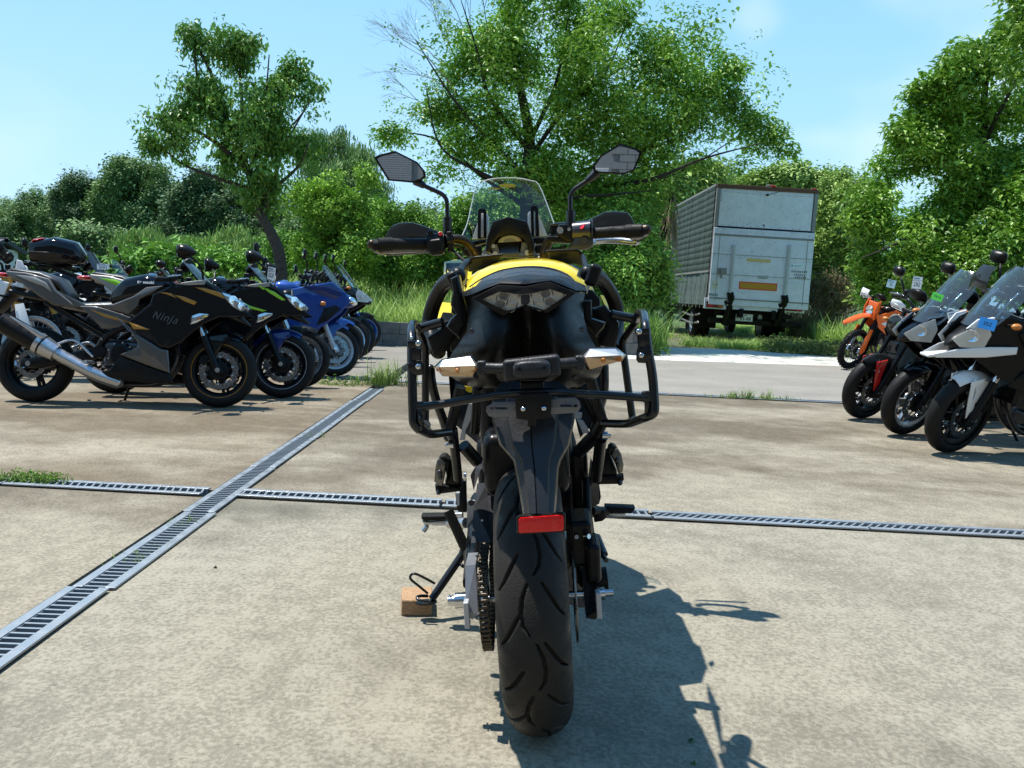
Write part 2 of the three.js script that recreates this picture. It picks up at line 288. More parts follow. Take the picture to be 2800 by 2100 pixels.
{
  // stains and worn patches: dark film where the skin of the concrete is left, pale sand where it has gone
  const worn = (bias, warm) => (x, z) => {
    const a = fbm(x * 0.5 + 9, z * 0.7 + 2, 0.7, 4), c = fbm(x * 0.16 + 4, z * 0.2, 8.1, 3), f = fbm(x * 1.7, z * 2.3, 5.5, 4), h = fbm(x * 4.6 + 3, z * 5.2, 1.7, 2);
    const k = smooth(-0.46 - warm * 0.06, 0.46 + warm * 0.06, a * 0.9 + c * 0.5 + f * 0.75 + h * 0.45 + bias), st = smooth(0.20, 0.36, fbm(x * 0.9 + 7, z * 3.0, 2.2, 3)) * 0.3;
    const d = [0.112 + warm * 0.024, 0.099 + warm * 0.009, 0.073 - warm * 0.002], p = [0.292 + warm * 0.010, 0.265, 0.206 - warm * 0.006], q = clamp(k + st);
    return [0, 1, 2].map((i) => mix(d[i], p[i], q));
  };
  const even = (v, w) => (x, z) => { const a = 1 + 0.22 * fbm(x * 0.5, z * 1.2, 2.8, 5) + 0.10 * fbm(x * 3, z * 6, 6, 3); return [v * a * (1 + w), v * a, v * a * (1 - w * 1.6)]; };
  const L = () => YARD.x0, Rr = () => YARD.x1, dl = (z) => xd(z) - HALF, dr = (z) => xd(z) + HALF, near = () => YARD.z1;
  const dl1 = (z) => dl(z), dr1 = (z) => dr(z);
  const c1 = worn(0.06, 0), c2 = worn(-0.10, 1), c3 = even(0.225, 0.095), c4 = even(0.56, 0.05);
  const zN = (f) => (x) => f(x) + HALF, zF = (f) => (x) => f(x) - HALF;
  yardSlab(dr1, Rr, near, zN(z1), 130, 170, c1, concreteMats.worn);
  yardSlab(L, dl1, near, zN(z1), 110, 130, worn(0.02, 1), concreteMats.worn);
  yardSlab(dr1, Rr, zF(z1), zN(z2), 120, 90, c2, concreteMats.worn);
  yardSlab(L, dl1, zF(z1), zN(z2), 130, 80, worn(-0.16, 1.6), concreteMats.worn);
  yardSlab(dr1, Rr, zF(z2), (x) => z3(x) + 0.012, 90, 50, c3, concreteMats.fine);
  yardSlab(L, dl1, zF(z2), () => -15.72, 80, 50, even(0.19, 0.10), concreteMats.fine);
  const xsp = 2.62, jz = -18.6;
  yardSlab(dr1, () => xsp, (x) => z3(x) - 0.012, () => -15.6, 40, 14, c4, concreteMats.fine);
  yardSlab(() => xsp + 0.02, () => 4.7, (x) => z3(x) - 0.012, () => jz, 40, 34, c4, concreteMats.fine);
  yardSlab(() => 4.72, () => 8.0, (x) => z3(x) - 0.012, (x) => jz + (x - 4.7) * 0.55, 30, 30, even(0.50, 0.06), concreteMats.fine);
  // floor of the channels
  const f = mb(), fl = (a, b) => { const m = a.clone().add(b).multiplyScalar(0.5), d = b.clone().sub(a); f.box(HALF * 2 + 0.04, 0.02, d.length() + 0.3, V(m.x, -0.15, m.z), [0, Math.atan2(d.x, d.z), 0]); };
  fl(V(xd(9), 0, 9), V(xd(-15.6), 0, -15.6)); fl(V(-16, 0, z1(-16)), V(8.6, 0, z1(8.6))); fl(V(-16, 0.0, z2(-16)), V(8.6, 0.0, z2(8.6)));
  f.build('drain_channel_floor', std(rgb(0.07, 0.065, 0.055), 0.95), yard);
}

// ---------------------------------------------------------------- steel drain gratings, one thing per metre section
M.galv = std(rgb(0.30, 0.325, 0.345), 0.55, { metalness: 0.35, roughnessMap: W3, bumpMap: G20, bumpScale: 0.0005 });
{
  const wHalf = 0.071, barShort = boxUV(bare(new THREE.BoxGeometry(wHalf * 2 - 0.066, 0.014, 0.010))), barSlant = boxUV(bare(new THREE.BoxGeometry(wHalf * 2 - 0.058, 0.014, 0.0085)));
  function grate(p, turn, len, label, group, slant, single, skip) {
    const t = thing('drain_grate', label, 'drain grate', p, turn, group);
    for (const s of [-1, 1]) { const rail = mb().box(0.034, 0.008, len - 0.006, V(s * (wHalf - 0.017), 0, 0), null, 0.002).box(0.004, 0.05, len - 0.01, V(s * (wHalf - 0.034), -0.026, 0)); rail.build('rail', M.galv, t); }
    const n = Math.round(len / 0.037), all = [];
    for (let i = 0; i < n; i++) {
      const z = -len / 2 + (i + 0.5) * len / n, g = slant ? barSlant : barShort;
      if (single) { const m = addMesh(g, 'bar', M.galv, t); m.position.set(0, -0.006, z); if (slant) m.rotation.y = slant; }
      else { const q = bare(g.clone()); if (slant) q.rotateY(slant); q.translate(0, -0.009, z); all.push(q); }
    }
    if (!single) addMesh(boxUV(mergeGeometries(all)), 'grating_bars', M.galv, t, 'stuff');
    return t;
  }
  const dd = V(Db.x - Da.x, 0, Db.z - Da.z).normalize(), turn = Math.atan2(-dd.x, -dd.z), r = rng(3);
  const zc = z1(xd(-4.2)), word = ['nearest the lower left corner', 'second from the lower left corner', 'just before the drain crossing', 'covering the drain crossing', 'first beyond the drain crossing', 'second beyond the drain crossing', 'last but one before the weeds', 'ending at the tall weeds'];
  // joints seen in the photo at (197,1608) (508,1397) (702,1270) (911,1132)
  const j0 = G(250, 1612); let k = 0;
  for (let i = -1; i < 7; i++) {
    const c = j0.clone().addScaledVector(dd, (i + 0.5) * 1.0); c.y = 0.004 + r() * 0.004; c.x += (r() - 0.5) * 0.018;
    if (c.z < z2(c.x) + 0.35) break;
    grate(c, turn + (r() - 0.5) * 0.012, 0.996, `grey steel grating of the long drain, ${word[k++]}`, 'grating sections of the long drain', 0, true);
  }
  const d1 = X1b.clone().sub(X1a).normalize(), t1 = Math.atan2(d1.x, d1.z), xc = xd(zc), L1 = ['furthest left, half under a clump of weeds', 'between the weeds and the drain crossing'], R1 = ['just right of the drain crossing', 'behind the rear wheel of the parked motorcycle', 'starting right of the motorcycle foot peg', 'second from the right edge of the photo', 'at the right edge of the photo'];
  const put = (x, lab, sl) => grate(V(x, 0.004 + r() * 0.005, z1(x) + (r() - 0.5) * 0.012), t1, 0.994, `steel grating of the near cross drain, ${lab}`, 'grating sections of the near cross drain', sl, true);
  put(xc - 0.08 - 1.5, L1[0], 0.28); put(xc - 0.08 - 0.5, L1[1], 0.28);
  R1.forEach((l, i) => put(xc + 0.58 + i, l, i > 1 ? -0.62 : 0.1));
  const d2 = X2b.clone().sub(X2a).normalize(), t2 = Math.atan2(d2.x, d2.z);
  ['behind the main motorcycle', 'left of the far weed tuft', 'under the far weed tuft', 'right of the far weed tuft', 'reaching the red fendered motorcycle', 'under the row of motorcycles on the right'].forEach((l, i) => { const x = xd(-9) + 0.62 + i; grate(V(x, 0.004, z2(x)), t2, 0.99, `far cross drain grating, ${l}`, 'grating sections of the far cross drain', 0.1, false); });
}

// ---------------------------------------------------------------- low wall of concrete blocks behind the yard
{
  const zb = -15.62, t = thing('block_wall', 'low grey wall of two courses of concrete blocks at the edge of the yard', 'wall', V(0, 0, zb)), r = rng(8);
  const bt = tex(256, 256, (i, j) => { const v = 0.78 + 0.4 * tn(i, j, 256, 40, 7.7, 3) + 0.35 * tn(i, j, 256, 4, 2.7, 4); return [v, v * 0.995, v * 0.97]; }); bt.repeat.set(2, 2);
  const mats = [0.155, 0.18, 0.20].map((v) => std(rgb(v, v * 0.985, v * 0.93), 0.95, { map: bt, bumpMap: bt, bumpScale: 0.004 }));
  const geo = boxUV(bare(new RoundedBoxGeometry(0.587, 0.206, 0.15, 1, 0.006)));
  for (let c = 0; c < 2; c++) for (let i = 0; i < 13; i++) {
    const x = 2.12 - i * 0.595 - c * 0.29; const m = addMesh(geo, 'concrete_block', mats[(r() * 3) | 0], t); m.position.set(x, 0.104 + c * 0.213, (r() - 0.5) * 0.008);
  }
  mb().box(13 * 0.595 + 0.1, 0.40, 0.10, V(2.12 - 6.2 * 0.595, 0.2, -0.004)).build('mortar', std(rgb(0.11, 0.105, 0.10), 0.95), t);
}
// ---------------------------------------------------------------- the building that the mirrors show, behind the camera
{
  const t = thing('garage', 'pale grey garage with ribbed roller shutters, seen only in the motorcycle mirrors', 'garage', V(0, 0, 7.6));
  const wm = std(rgb(0.17, 0.17, 0.168), 0.9);
  mb().box(34, 8, 0.2, V(0, 4, 0.4)).box(34.6, 0.2, 8, V(0, 8.1, 4.2)).box(0.2, 8, 7.6, V(-16.9, 4, 4.3)).box(0.2, 8, 7.6, V(16.9, 4, 4.3)).box(34, 8, 0.2, V(0, 4, 8.1)).build('wall', wm, t);
  for (const x of [-8.9, -4.6]) { const s = mb(); for (let i = 0; i < 118; i++) s.box(4.1, 0.031, 0.02, V(x + (x > -5 ? .47 : 0), 0.02 + i * 0.034, 0.27), [0.1, 0, 0]); s.build('roller_shutter', std(rgb(0.17, 0.172, 0.175), 0.6), t); }
  const bl = mb(); for (let c = 0; c < 36; c++) for (let i = 0; i < 16; i++) bl.box(0.235, 0.105, 0.04, V(1.16 + i * 0.245 + (c % 2) * 0.12, 0.06 + c * 0.115, 0.285)); bl.build('cladding_blocks', std(rgb(0.17, 0.17, 0.168), 0.85), t, 'stuff');
  mb().box(0.9, 3.0, 0.06, V(0.55, 1.5, 0.28), null, 0.01).build('door', std(rgb(.34, .34, .34), .6), t);
}
// ---------------------------------------------------------------- vegetation
const leafMat = (o = {}) => phys(0xffffff, 0.42, { transmission: 0.5, thickness: 0, specularIntensity: 0.6, side: THREE.DoubleSide, ...o });
M.leaf = leafMat(); M.leafDull = leafMat({ roughness: 0.75, transmission: 0.2 }); M.grass = leafMat({ roughness: 0.7, transmission: 0.25 });
const barkTex = tex(128, 256, (i, j) => { const v = 0.6 + 0.7 * n3(i * 0.22, j * 0.03, 1) + 0.3 * n3(i * 0.5, j * 0.3, 4); return [v, v * 0.95, v * 0.9]; }); barkTex.repeat.set(5, 2);
M.bark = std(rgb(0.12, 0.095, 0.075), 0.95, { map: barkTex, bumpMap: barkTex, bumpScale: 0.012 });
M.barkDark = std(rgb(0.055, 0.042, 0.034), 0.95, { map: barkTex });
M.twig = std(rgb(0.16, 0.13, 0.115), 0.95);
M.dry = std(rgb(0.36, 0.28, 0.19), 0.95, { side: THREE.DoubleSide });
// sprig: a few folded, drooping leaves round a short twig
function sprig(seed, n, len, wid, spread, droop) {
  const r = rng(seed), P = [];
  for (let i = 0; i < n; i++) {
    const l = len * (0.7 + r() * 0.5), w = wid * (0.75 + r() * 0.5) / 2, g = [V(0, 0, 0), V(-w, 0.012, l * 0.42), V(0, -0.008, l * 0.48), V(0, -l * 0.22, l), V(w, 0.012, l * 0.42)];
    const m = new THREE.Matrix4().makeRotationFromEuler(new THREE.Euler(droop + (r() - 0.5) * 1.0, r() * 6.283, (r() - 0.5) * 0.9, 'YXZ'));
    m.setPosition((r() - 0.5) * spread, (r() - 0.5) * spread * 0.9, (r() - 0.5) * spread); g.forEach((p) => p.applyMatrix4(m));
    for (const [a, b, c] of [[0, 2, 1], [0, 4, 2], [1, 2, 3], [2, 4, 3]]) for (const k of [a, b, c]) P.push(g[k].x, g[k].y, g[k].z);
  }
  const g = new THREE.BufferGeometry(); g.setAttribute('position', new THREE.Float32BufferAttribute(P, 3)); g.computeVertexNormals(); return g;
}
function blades(seed, n, h, w, spread, bend) {
  const r = rng(seed), P = [];
  for (let i = 0; i < n; i++) {
    const a = r() * 6.283, hh = h * (0.55 + r() * 0.6), x = (r() - 0.5) * spread, z = (r() - 0.5) * spread, bx = Math.cos(a) * bend * hh * (0.4 + r()), bz = Math.sin(a) * bend * hh * (0.4 + r()), px = -Math.sin(a) * w / 2, pz = Math.cos(a) * w / 2;
    const q = (t, s) => [x + bx * t * t + px * s, hh * t * (1 - 0.25 * bend * t), z + bz * t * t + pz * s];
    const a0 = q(0, 1), a1 = q(0, -1), b0 = q(0.5, 0.8), b1 = q(0.5, -0.8), c = q(1, 0);
    P.push(...a0, ...a1, ...b0, ...b0, ...a1, ...b1, ...b0, ...b1, ...c);
  }
  const g = new THREE.BufferGeometry(); g.setAttribute('position', new THREE.Float32BufferAttribute(P, 3)); g.computeVertexNormals(); return g;
}
function scatter(name, geo, mat, list, parent, kind = 'stuff') {      // list of [position, euler, scale, colour]
  const m = new THREE.InstancedMesh(geo, mat, list.length), M4 = new THREE.Matrix4(), s = V(1, 1, 1), q = new THREE.Quaternion();
  list.forEach(([p, e, k, c], i) => { q.setFromEuler(e); s.set(k, k, k); m.setMatrixAt(i, M4.compose(p, q, s)); m.setColorAt(i, c); });
  m.name = parent ? name : numbered(name); m.castShadow = m.receiveShadow = true; m.userData.kind = kind; (parent || scene).add(m); return m;
}
const C3 = (a, b, t) => new THREE.Color().setRGB(mix(a[0], b[0], t), mix(a[1], b[1], t), mix(a[2], b[2], t));
const GREEN = { cherry: [[0.085, 0.215, 0.038], [0.340, 0.560, 0.085]], bush: [[0.115, 0.260, 0.036], [0.455, 0.690, 0.095]], far: [[0.095, 0.180, 0.066], [0.235, 0.370, 0.110]], farDark: [[0.055, 0.115, 0.050], [0.140, 0.235, 0.080]], lime: [[0.16, 0.28, 0.06], [0.46, 0.60, 0.16]], vivid: [[0.09, 0.22, 0.035], [0.26, 0.48, 0.08]], willow: [[0.15, 0.26, 0.08], [0.38, 0.52, 0.18]], grass: [[0.16, 0.30, 0.05], [0.46, 0.60, 0.16]] };
const SP = { cherry: [1, 2, 3].map((s) => sprig(s, 10, 0.125, 0.055, 0.32, 0.55)), broad: [4, 5].map((s) => sprig(s, 10, 0.125, 0.068, 0.36, 0.15)), far: [6, 7].map((s) => sprig(s, 36, 0.22, 0.15, 1.15, 0.15)), small: [8, 9].map((s) => sprig(s, 14, 0.085, 0.045, 0.30, 0.15)), hang: [10, 11].map((s) => sprig(s, 9, 0.16, 0.022, 0.30, 1.3)) };
// crown: sprigs through the volume of many blobs [centre, rx, ry, rz, density], thinned by noise so that gaps stay open
function crown(parent, name, blobs, per, geos, mat, pal, seed, o = {}) {
  const r = rng(seed), lists = geos.map(() => []), fr = o.freq || 0.9, gap = o.gap ?? -0.16;
  for (const [c, rx, ry, rz, dn = 1] of blobs) {
    const n = Math.round(3.3 * per * dn * Math.pow(rx * ry * rz, 0.62));
    for (let i = 0; i < n; i++) {
      let x, y, z, d; do { x = r() * 2 - 1; y = r() * 2 - 1; z = r() * 2 - 1; d = x * x + y * y + z * z; } while (d > 1 || d < (o.core ?? 0.12) * r());
      const e = r() < 0.42 ? (o.tail || 1.22) : 1.0, p = V(c.x + x * rx * e, c.y + y * ry * e, c.z + z * rz * e), wv = o.wave ?? 0.35; p.x += wv * n3(p.y * 1.3, p.z * 1.3, p.x * 0.4 + 3); p.y += wv * n3(p.x * 1.3, p.z * 1.3 + 9, 1.5); p.z += wv * n3(p.x * 1.1, p.y * 1.1, 7.7);
      if (n3(p.x * fr, p.y * fr, p.z * fr) < gap + (d > 0.6 ? 0.10 : 0)) continue;
      if (p.y < 0.05) continue;
      const k = (o.scale || 1) * (0.48 + r() * r() * 0.85), t = Math.pow(r(), 1.0) * (0.85 + 0.5 * n3(p.x * 0.7, p.y * 0.7, p.z * 0.7 + 5));
      lists[(r() * geos.length) | 0].push([p, new THREE.Euler((r() - 0.5) * 0.9, r() * 6.283, (r() - 0.5) * 0.9), k, C3(...pal, clamp(t))]);
    }
  }
  geos.forEach((g, i) => scatter(i ? name + '_' + String(i).padStart(3, '0') : name, g, mat, lists[i], parent));
  return lists.reduce((s, l) => s + l.length, 0);
}
function limb(b, pts, r0, r1, s = 8) {                                 // tapered branch along a smooth path
  const c = new THREE.CatmullRomCurve3(pts), n = Math.max(4, pts.length * 4); let p = c.getPoint(0);
  const rows = []; let prev = null;
  for (let i = 0; i <= n; i++) {
    const t = i / n, o = c.getPoint(t), d = c.getTangent(t), rad = mix(r0, r1, Math.pow(t, 0.8)), u = (prev || V(0.3, 0, 1)).clone().addScaledVector(d, -(prev || V(0.3, 0, 1)).dot(d)).normalize(), w = d.clone().cross(u); prev = u;
    rows.push(Array.from({ length: s }, (_, k) => { const a = k / s * 6.2832, q = rad * (1 + 0.12 * n3(o.x * 3 + k, o.y * 3, o.z)); return o.clone().addScaledVector(u, Math.cos(a) * q).addScaledVector(w, Math.sin(a) * q); }));
  }
  b.add(loft(rows, true)); return b;
}
function reach(b, from, to, r0, r1, sag, rnd) {
  const m1 = from.clone().lerp(to, 0.35), m2 = from.clone().lerp(to, 0.7), L = from.distanceTo(to) * 0.10;
  for (const m of [m1, m2]) { m.x += (rnd() - 0.5) * L; m.y += sag * L + (rnd() - 0.5) * L; m.z += (rnd() - 0.5) * L; }
  limb(b, [from, m1, m2, to], r0, r1, 6);
}
const blobsOf = (ox, oy, s, d) => (list) => list.map(([x, y, rx, ry, dn = 1, dz = 0]) => { const c = at(ox + x * s, oy + y * s, d + dz), k = s * (d + dz) / 2380; return [c, rx * k, ry * k, (rx + ry) * 0.5 * k * 1.15, dn]; });

// the young leaning tree on the left
{
  const d = 16, B = blobsOf(0, 0, 0.4973, d), r = rng(21);
  const base = G(772, 880); base.set(at(775, 735, d).x, 0, -d);
  const t = thing('cherry_tree', 'lone young tree with a slanting trunk and drooping leaves behind the left row of motorcycles', 'tree', base), off = (p) => p.clone().sub(base);
  const P = (x, y, dz = 0) => off(at(x * 0.4973, y * 0.4973, d + dz));
  const b = mb(), trunk = [V(0, -0.1, 0), P(1535, 1400), P(1490, 1280), P(1430, 1170), P(1395, 1040), P(1350, 900), P(1285, 760), P(1230, 610), P(1180, 450), P(1110, 300), P(1060, 200)];
  limb(b, trunk, 0.125, 0.012, 12);
  const tip = [[1440, 1180, 1490, 1060, 1560, 820, 1700, 560], [1400, 1050, 1200, 980, 1000, 900, 880, 800], [1350, 920, 1150, 760, 980, 680, 800, 640], [1370, 950, 1440, 760, 1460, 560, 1480, 300], [1300, 780, 1330, 600, 1320, 420, 1325, 230], [1380, 980, 1500, 820, 1600, 700, 1680, 600], [1270, 700, 1150, 620, 1060, 560, 1000, 560], [1430, 1100, 1550, 1000, 1650, 900, 1700, 780], [1240, 620, 1100, 480, 1080, 380, 1070, 250]];
  for (const q of tip) { const dz = (r() - 0.5) * 1.8; limb(b, [P(q[0], q[1]), P(q[2], q[3], dz * 0.4), P(q[4], q[5], dz * 0.8), P(q[6], q[7], dz)], 0.05, 0.01, 7); }
  b.build('trunk', M.bark, t);
  const bl = B([[1060, 200, 42, 60, 1.3], [1130, 280, 55, 70, 1], [1090, 350, 40, 50, .8], [1330, 235, 48, 55, 1.3], [1480, 280, 70, 55, 1], [1560, 330, 65, 55, .9], [1330, 350, 110, 70, .9], [1200, 420, 110, 80, .9], [1450, 440, 110, 80, .9], [1620, 430, 55, 28, 1], [1590, 370, 40, 30], [1140, 480, 80, 60, .8], [1000, 620, 120, 62, 1], [820, 645, 75, 32, 1], [850, 790, 80, 40, 1], [1250, 590, 150, 100, .85], [1480, 590, 130, 100, .8], [1660, 620, 50, 50, .8], [1735, 490, 20, 30, 1], [1715, 545, 14, 30, .8], [1050, 750, 150, 80, .95], [1330, 770, 180, 110, .85], [1570, 780, 120, 90, .8], [1430, 920, 130, 90, .75], [1180, 880, 130, 50, .8], [1000, 930, 60, 28, .8], [885, 925, 28, 16, 1], [1520, 1010, 110, 80, .8], [1420, 1070, 80, 55, .6], [1650, 900, 70, 60, .7], [960, 850, 70, 40, .8], [1250, 330, 150, 110, .35], [1400, 330, 140, 110, .35], [1150, 560, 200, 120, .35], [1500, 480, 150, 120, .35], [900, 720, 120, 80, .4], [1330, 650, 320, 240, .3], [1560, 620, 160, 120, .4], [1230, 250, 90, 80, .3], [1420, 240, 80, 60, .3]]).map(([c, ...q]) => [c.sub(base), ...q]);
  crown(t, 'crown', bl, 640, SP.cherry, M.leaf, GREEN.cherry, 31, { freq: 1.8, gap: 0.0, tail: 1.6 });
}
// the big tree in the middle
{
  const d = 18.5, s = 0.5425, B = blobsOf(1000, 0, s, d), r = rng(22);
  const base = V(at(1000 + 800 * s, 0, d).x, 0, -d);
  const t = thing('cherry_tree', 'big wide tree with bare twigs at its top, behind the parked motorcycle', 'tree', base), off = (p) => p.clone().sub(base);
  const P = (x, y, dz = 0) => off(at(1000 + x * s, y * s, d + dz)), b = mb();
  limb(b, [V(0, -0.1, 0), P(830, 1250), P(820, 1080), P(815, 900), P(825, 700), P(780, 450), P(740, 200), P(700, -100)], 0.26, 0.03, 12);
  const tw = mb();
  for (const q of [[820, 1050, 600, 900, 350, 700, 140, 660], [820, 980, 560, 860, 380, 740, 300, 420], [815, 900, 560, 640, 430, 480, 250, 200], [825, 760, 620, 480, 560, 250, 480, 0], [820, 980, 1100, 860, 1400, 760, 1700, 640], [820, 1000, 1200, 950, 1550, 880, 1950, 640], [825, 800, 1000, 560, 1200, 380, 1320, 100], [825, 720, 960, 420, 1000, 200, 1040, 0], [1400, 760, 1600, 600, 1750, 450, 1840, 330], [1200, 940, 1450, 900, 1700, 800, 2000, 720], [820, 1050, 1000, 1000, 1250, 980, 1450, 960]]) { const dz = (r() - 0.5) * 3; limb(b, [P(q[0], q[1]), P(q[2], q[3], dz * 0.5), P(q[4], q[5], dz * 0.8), P(q[6], q[7], dz)], 0.06, 0.008, 7); }
  b.build('trunk', M.barkDark, t);
  // bare twigs fanning out of the top
  const fan = (x, y, dz, a, len, depth, rad) => {
    let p = P(x, y, dz); const go = (p, a, pitch, len, depth, rad) => {
      const e = p.clone().add(V(Math.sin(a) * len, Math.cos(a) * len, pitch * len)), m = p.clone().lerp(e, 0.5).add(V((r() - .5) * len * .12, (r() - .5) * len * .1, 0));
      tw.rod(p, m, rad, rad * .82, 4).rod(m, e, rad * .82, rad * .6, 4);
      if (depth > 0) { const n = 2 + (r() < 0.55 ? 1 : 0); for (let i = 0; i < n; i++) go(i ? m.clone().lerp(e, r()) : e, a + (r() - 0.5) * 0.9, pitch + (r() - .5) * .6, len * (0.62 + r() * 0.25), depth - 1, rad * .62); }
    }; go(p, a, (r() - .5) * .6, len, depth, rad);
  };
  for (const [x, y, a, l] of [[430, 420, -0.75, 1.0], [480, 330, -0.5, 1.0], [400, 330, -0.9, 0.7], [560, 260, -0.35, 1.0], [620, 180, -0.2, 1.0], [520, 200, -0.45, 0.9], [700, 150, -0.05, 1.0], [760, 330, 0.1, 1.2], [1000, 130, 0.1, 0.8], [1120, 100, 0.25, 0.9], [1230, 130, 0.4, 0.9], [1320, 130, 0.55, 0.8], [450, 480, -0.95, 0.8], [860, 260, 0.15, 1.1], [350, 560, -1.1, 0.6]]) fan(x, y, (r() - .5) * 2, a, l * .72, 5, 0.011);
  tw.build('bare_twigs', M.twig, t, 'stuff');
  const bl = B([[1000, 330, 560, 280, .16], [1350, 330, 450, 260, .18], [650, 620, 420, 240, .14], [1500, 600, 450, 240, .16], [470, 250, 130, 150, .35], [560, 120, 150, 120, .4], [420, 420, 90, 60, .4], [790, 90, 150, 110, .8], [1050, 50, 130, 90, .9], [940, 10, 150, 80, .9], [1120, -40, 150, 80, .9], [720, -20, 120, 80, .6], [620, 230, 110, 100, .8], [900, 220, 170, 130, .7], [1150, 190, 160, 120, .7], [1300, 100, 75, 70, 1], [1430, 150, 80, 60, 1], [1550, 200, 90, 75, 1], [1690, 265, 85, 70, 1], [1800, 345, 75, 55, 1], [1880, 330, 28, 25, .9], [500, 330, 75, 70, .7], [700, 400, 180, 120, .9], [1000, 390, 210, 140, .9], [1300, 360, 210, 150, .9], [1580, 410, 190, 130, .9], [1820, 470, 100, 70, 1], [1930, 590, 95, 55, 1], [2050, 630, 48, 40, 1], [2100, 755, 45, 18, 1.1], [2010, 700, 70, 50, .7], [280, 400, 80, 26, .8], [230, 385, 30, 18, 1], [330, 570, 95, 45, .8], [120, 680, 90, 36, .9], [50, 660, 40, 24, 1], [180, 450, 30, 20, .8], [180, 540, 20, 12, .8], [240, 640, 60, 40, .8], [450, 540, 140, 80, .9], [650, 600, 190, 110, .95], [950, 640, 240, 140, 1], [1300, 600, 240, 140, 1], [1640, 610, 190, 120, 1], [1830, 690, 120, 70, .8], [1880, 790, 50, 50, .6], [480, 730, 150, 70, .8], [800, 790, 240, 110, 1], [1150, 790, 240, 120, 1], [1480, 760, 200, 100, 1], [1660, 850, 70, 40, .6], [980, 920, 220, 110, 1], [1280, 940, 210, 120, 1], [1440, 920, 120, 70, .8], [480, 870, 80, 34, .45], [350, 860, 60, 26, .5], [1250, 1090, 200, 100, 1], [1000, 1040, 200, 100, 1], [1420, 1040, 90, 60, .7]]).map(([c, ...q]) => [c.sub(base), ...q]);
  crown(t, 'crown', bl, 380, SP.broad, M.leaf, GREEN.bush, 32, { freq: 1.1, gap: -0.06, scale: 1.0, tail: 1.6 });
}
// the tree and thicket on the right
{
  const d = 16, s = 0.5426, B = blobsOf(2100, 0, s, d), r = rng(23);
  const base = V(at(2100 + 1150 * s, 0, d).x, 0, -d - 0.3);
  const t = thing('broadleaf_tree', 'dense leafy tree reaching the ground behind the right row of motorcycles', 'tree', base), P = (x, y, dz = 0) => at(2100 + x * s, y * s, d + dz).sub(base), b = mb();
  limb(b, [V(0, -0.1, 0), P(1140, 1250), P(1120, 1000), P(1080, 700), P(1100, 400), P(1140, 180)], 0.2, 0.02, 10);
  for (const q of [[1130, 1150, 800, 1150, 600, 1250, 470, 1300], [1100, 700, 1200, 500, 1260, 380, 1300, 280]]) { const dz = (r() - .5) * 2.5; limb(b, [P(q[0], q[1]), P(q[2], q[3], dz * .5), P(q[4], q[5], dz * .8), P(q[6], q[7], dz)], 0.045, 0.008, 7); }
  b.build('trunk', M.barkDark, t);
  const bl = B([[1140, 150, 34, 42, 1.3], [1105, 235, 50, 40, 1], [1000, 280, 80, 40, 1], [880, 355, 50, 45, 1], [800, 465, 60, 55, 1], [930, 420, 140, 100, 1], [1130, 360, 150, 110, 1], [1270, 300, 90, 80, 1], [490, 655, 48, 30, 1.2], [610, 680, 100, 48, 1], [770, 640, 110, 55, 1], [900, 570, 110, 75, 1], [1100, 580, 190, 120, 1], [1280, 580, 150, 150, 1], [560, 790, 90, 75, 1], [740, 810, 170, 110, 1], [1000, 820, 220, 140, 1], [1260, 840, 190, 150, 1], [590, 970, 150, 100, 1], [840, 1010, 210, 130, 1], [1100, 1040, 220, 140, 1], [480, 1090, 110, 80, 1], [740, 1190, 190, 110, 1], [1000, 1220, 210, 110, 1], [1260, 1140, 200, 150, 1], [470, 1300, 70, 60, 1], [590, 1390, 120, 80, 1], [850, 1400, 190, 80, 1], [550, 1470, 90, 45, 1], [1150, 1390, 200, 90, 1], [1010, 1330, 170, 110, 1.1, -1.2], [1200, 1300, 170, 130, 1.1, -1.2], [760, 1330, 150, 110, 1, -.8], [1290, 1420, 150, 100, 1, -1], [900, 1180, 160, 110, .8, -1.4], [1120, 1180, 160, 110, .9, -1.4], [1290, 1000, 120, 120, .8, -1]]).map(([c, ...q]) => [c.sub(base), ...q]);
  crown(t, 'crown', bl, 620, SP.broad, M.leaf, GREEN.bush, 33, { freq: 1.1, gap: -0.12, tail: 1.22 });
  const d2 = 13, b2 = V(at(2950, 0, d2).x, 0, -d2), t2 = thing('broadleaf_tree', 'tree of which a few leaves hang into the upper right corner of the photo', 'tree', b2), tb = mb();
  limb(tb, [V(0, -0.1, 0), V(0.05, 1.5, 0), V(-0.05, 3.2, 0), V(0, 5.2, 0)], 0.14, 0.02); tb.build('trunk', M.barkDark, t2);
  crown(t2, 'crown', [...blobsOf(2100, 0, s, d2)([[1255, 10, 35, 45, 1], [1290, 110, 22, 80, 1], [1400, 150, 110, 250, 1], [1420, -150, 170, 180, 1]])].map(([c, ...q]) => [c.sub(b2), ...q]), 420, SP.broad, M.leaf, GREEN.bush, 34, {});
}
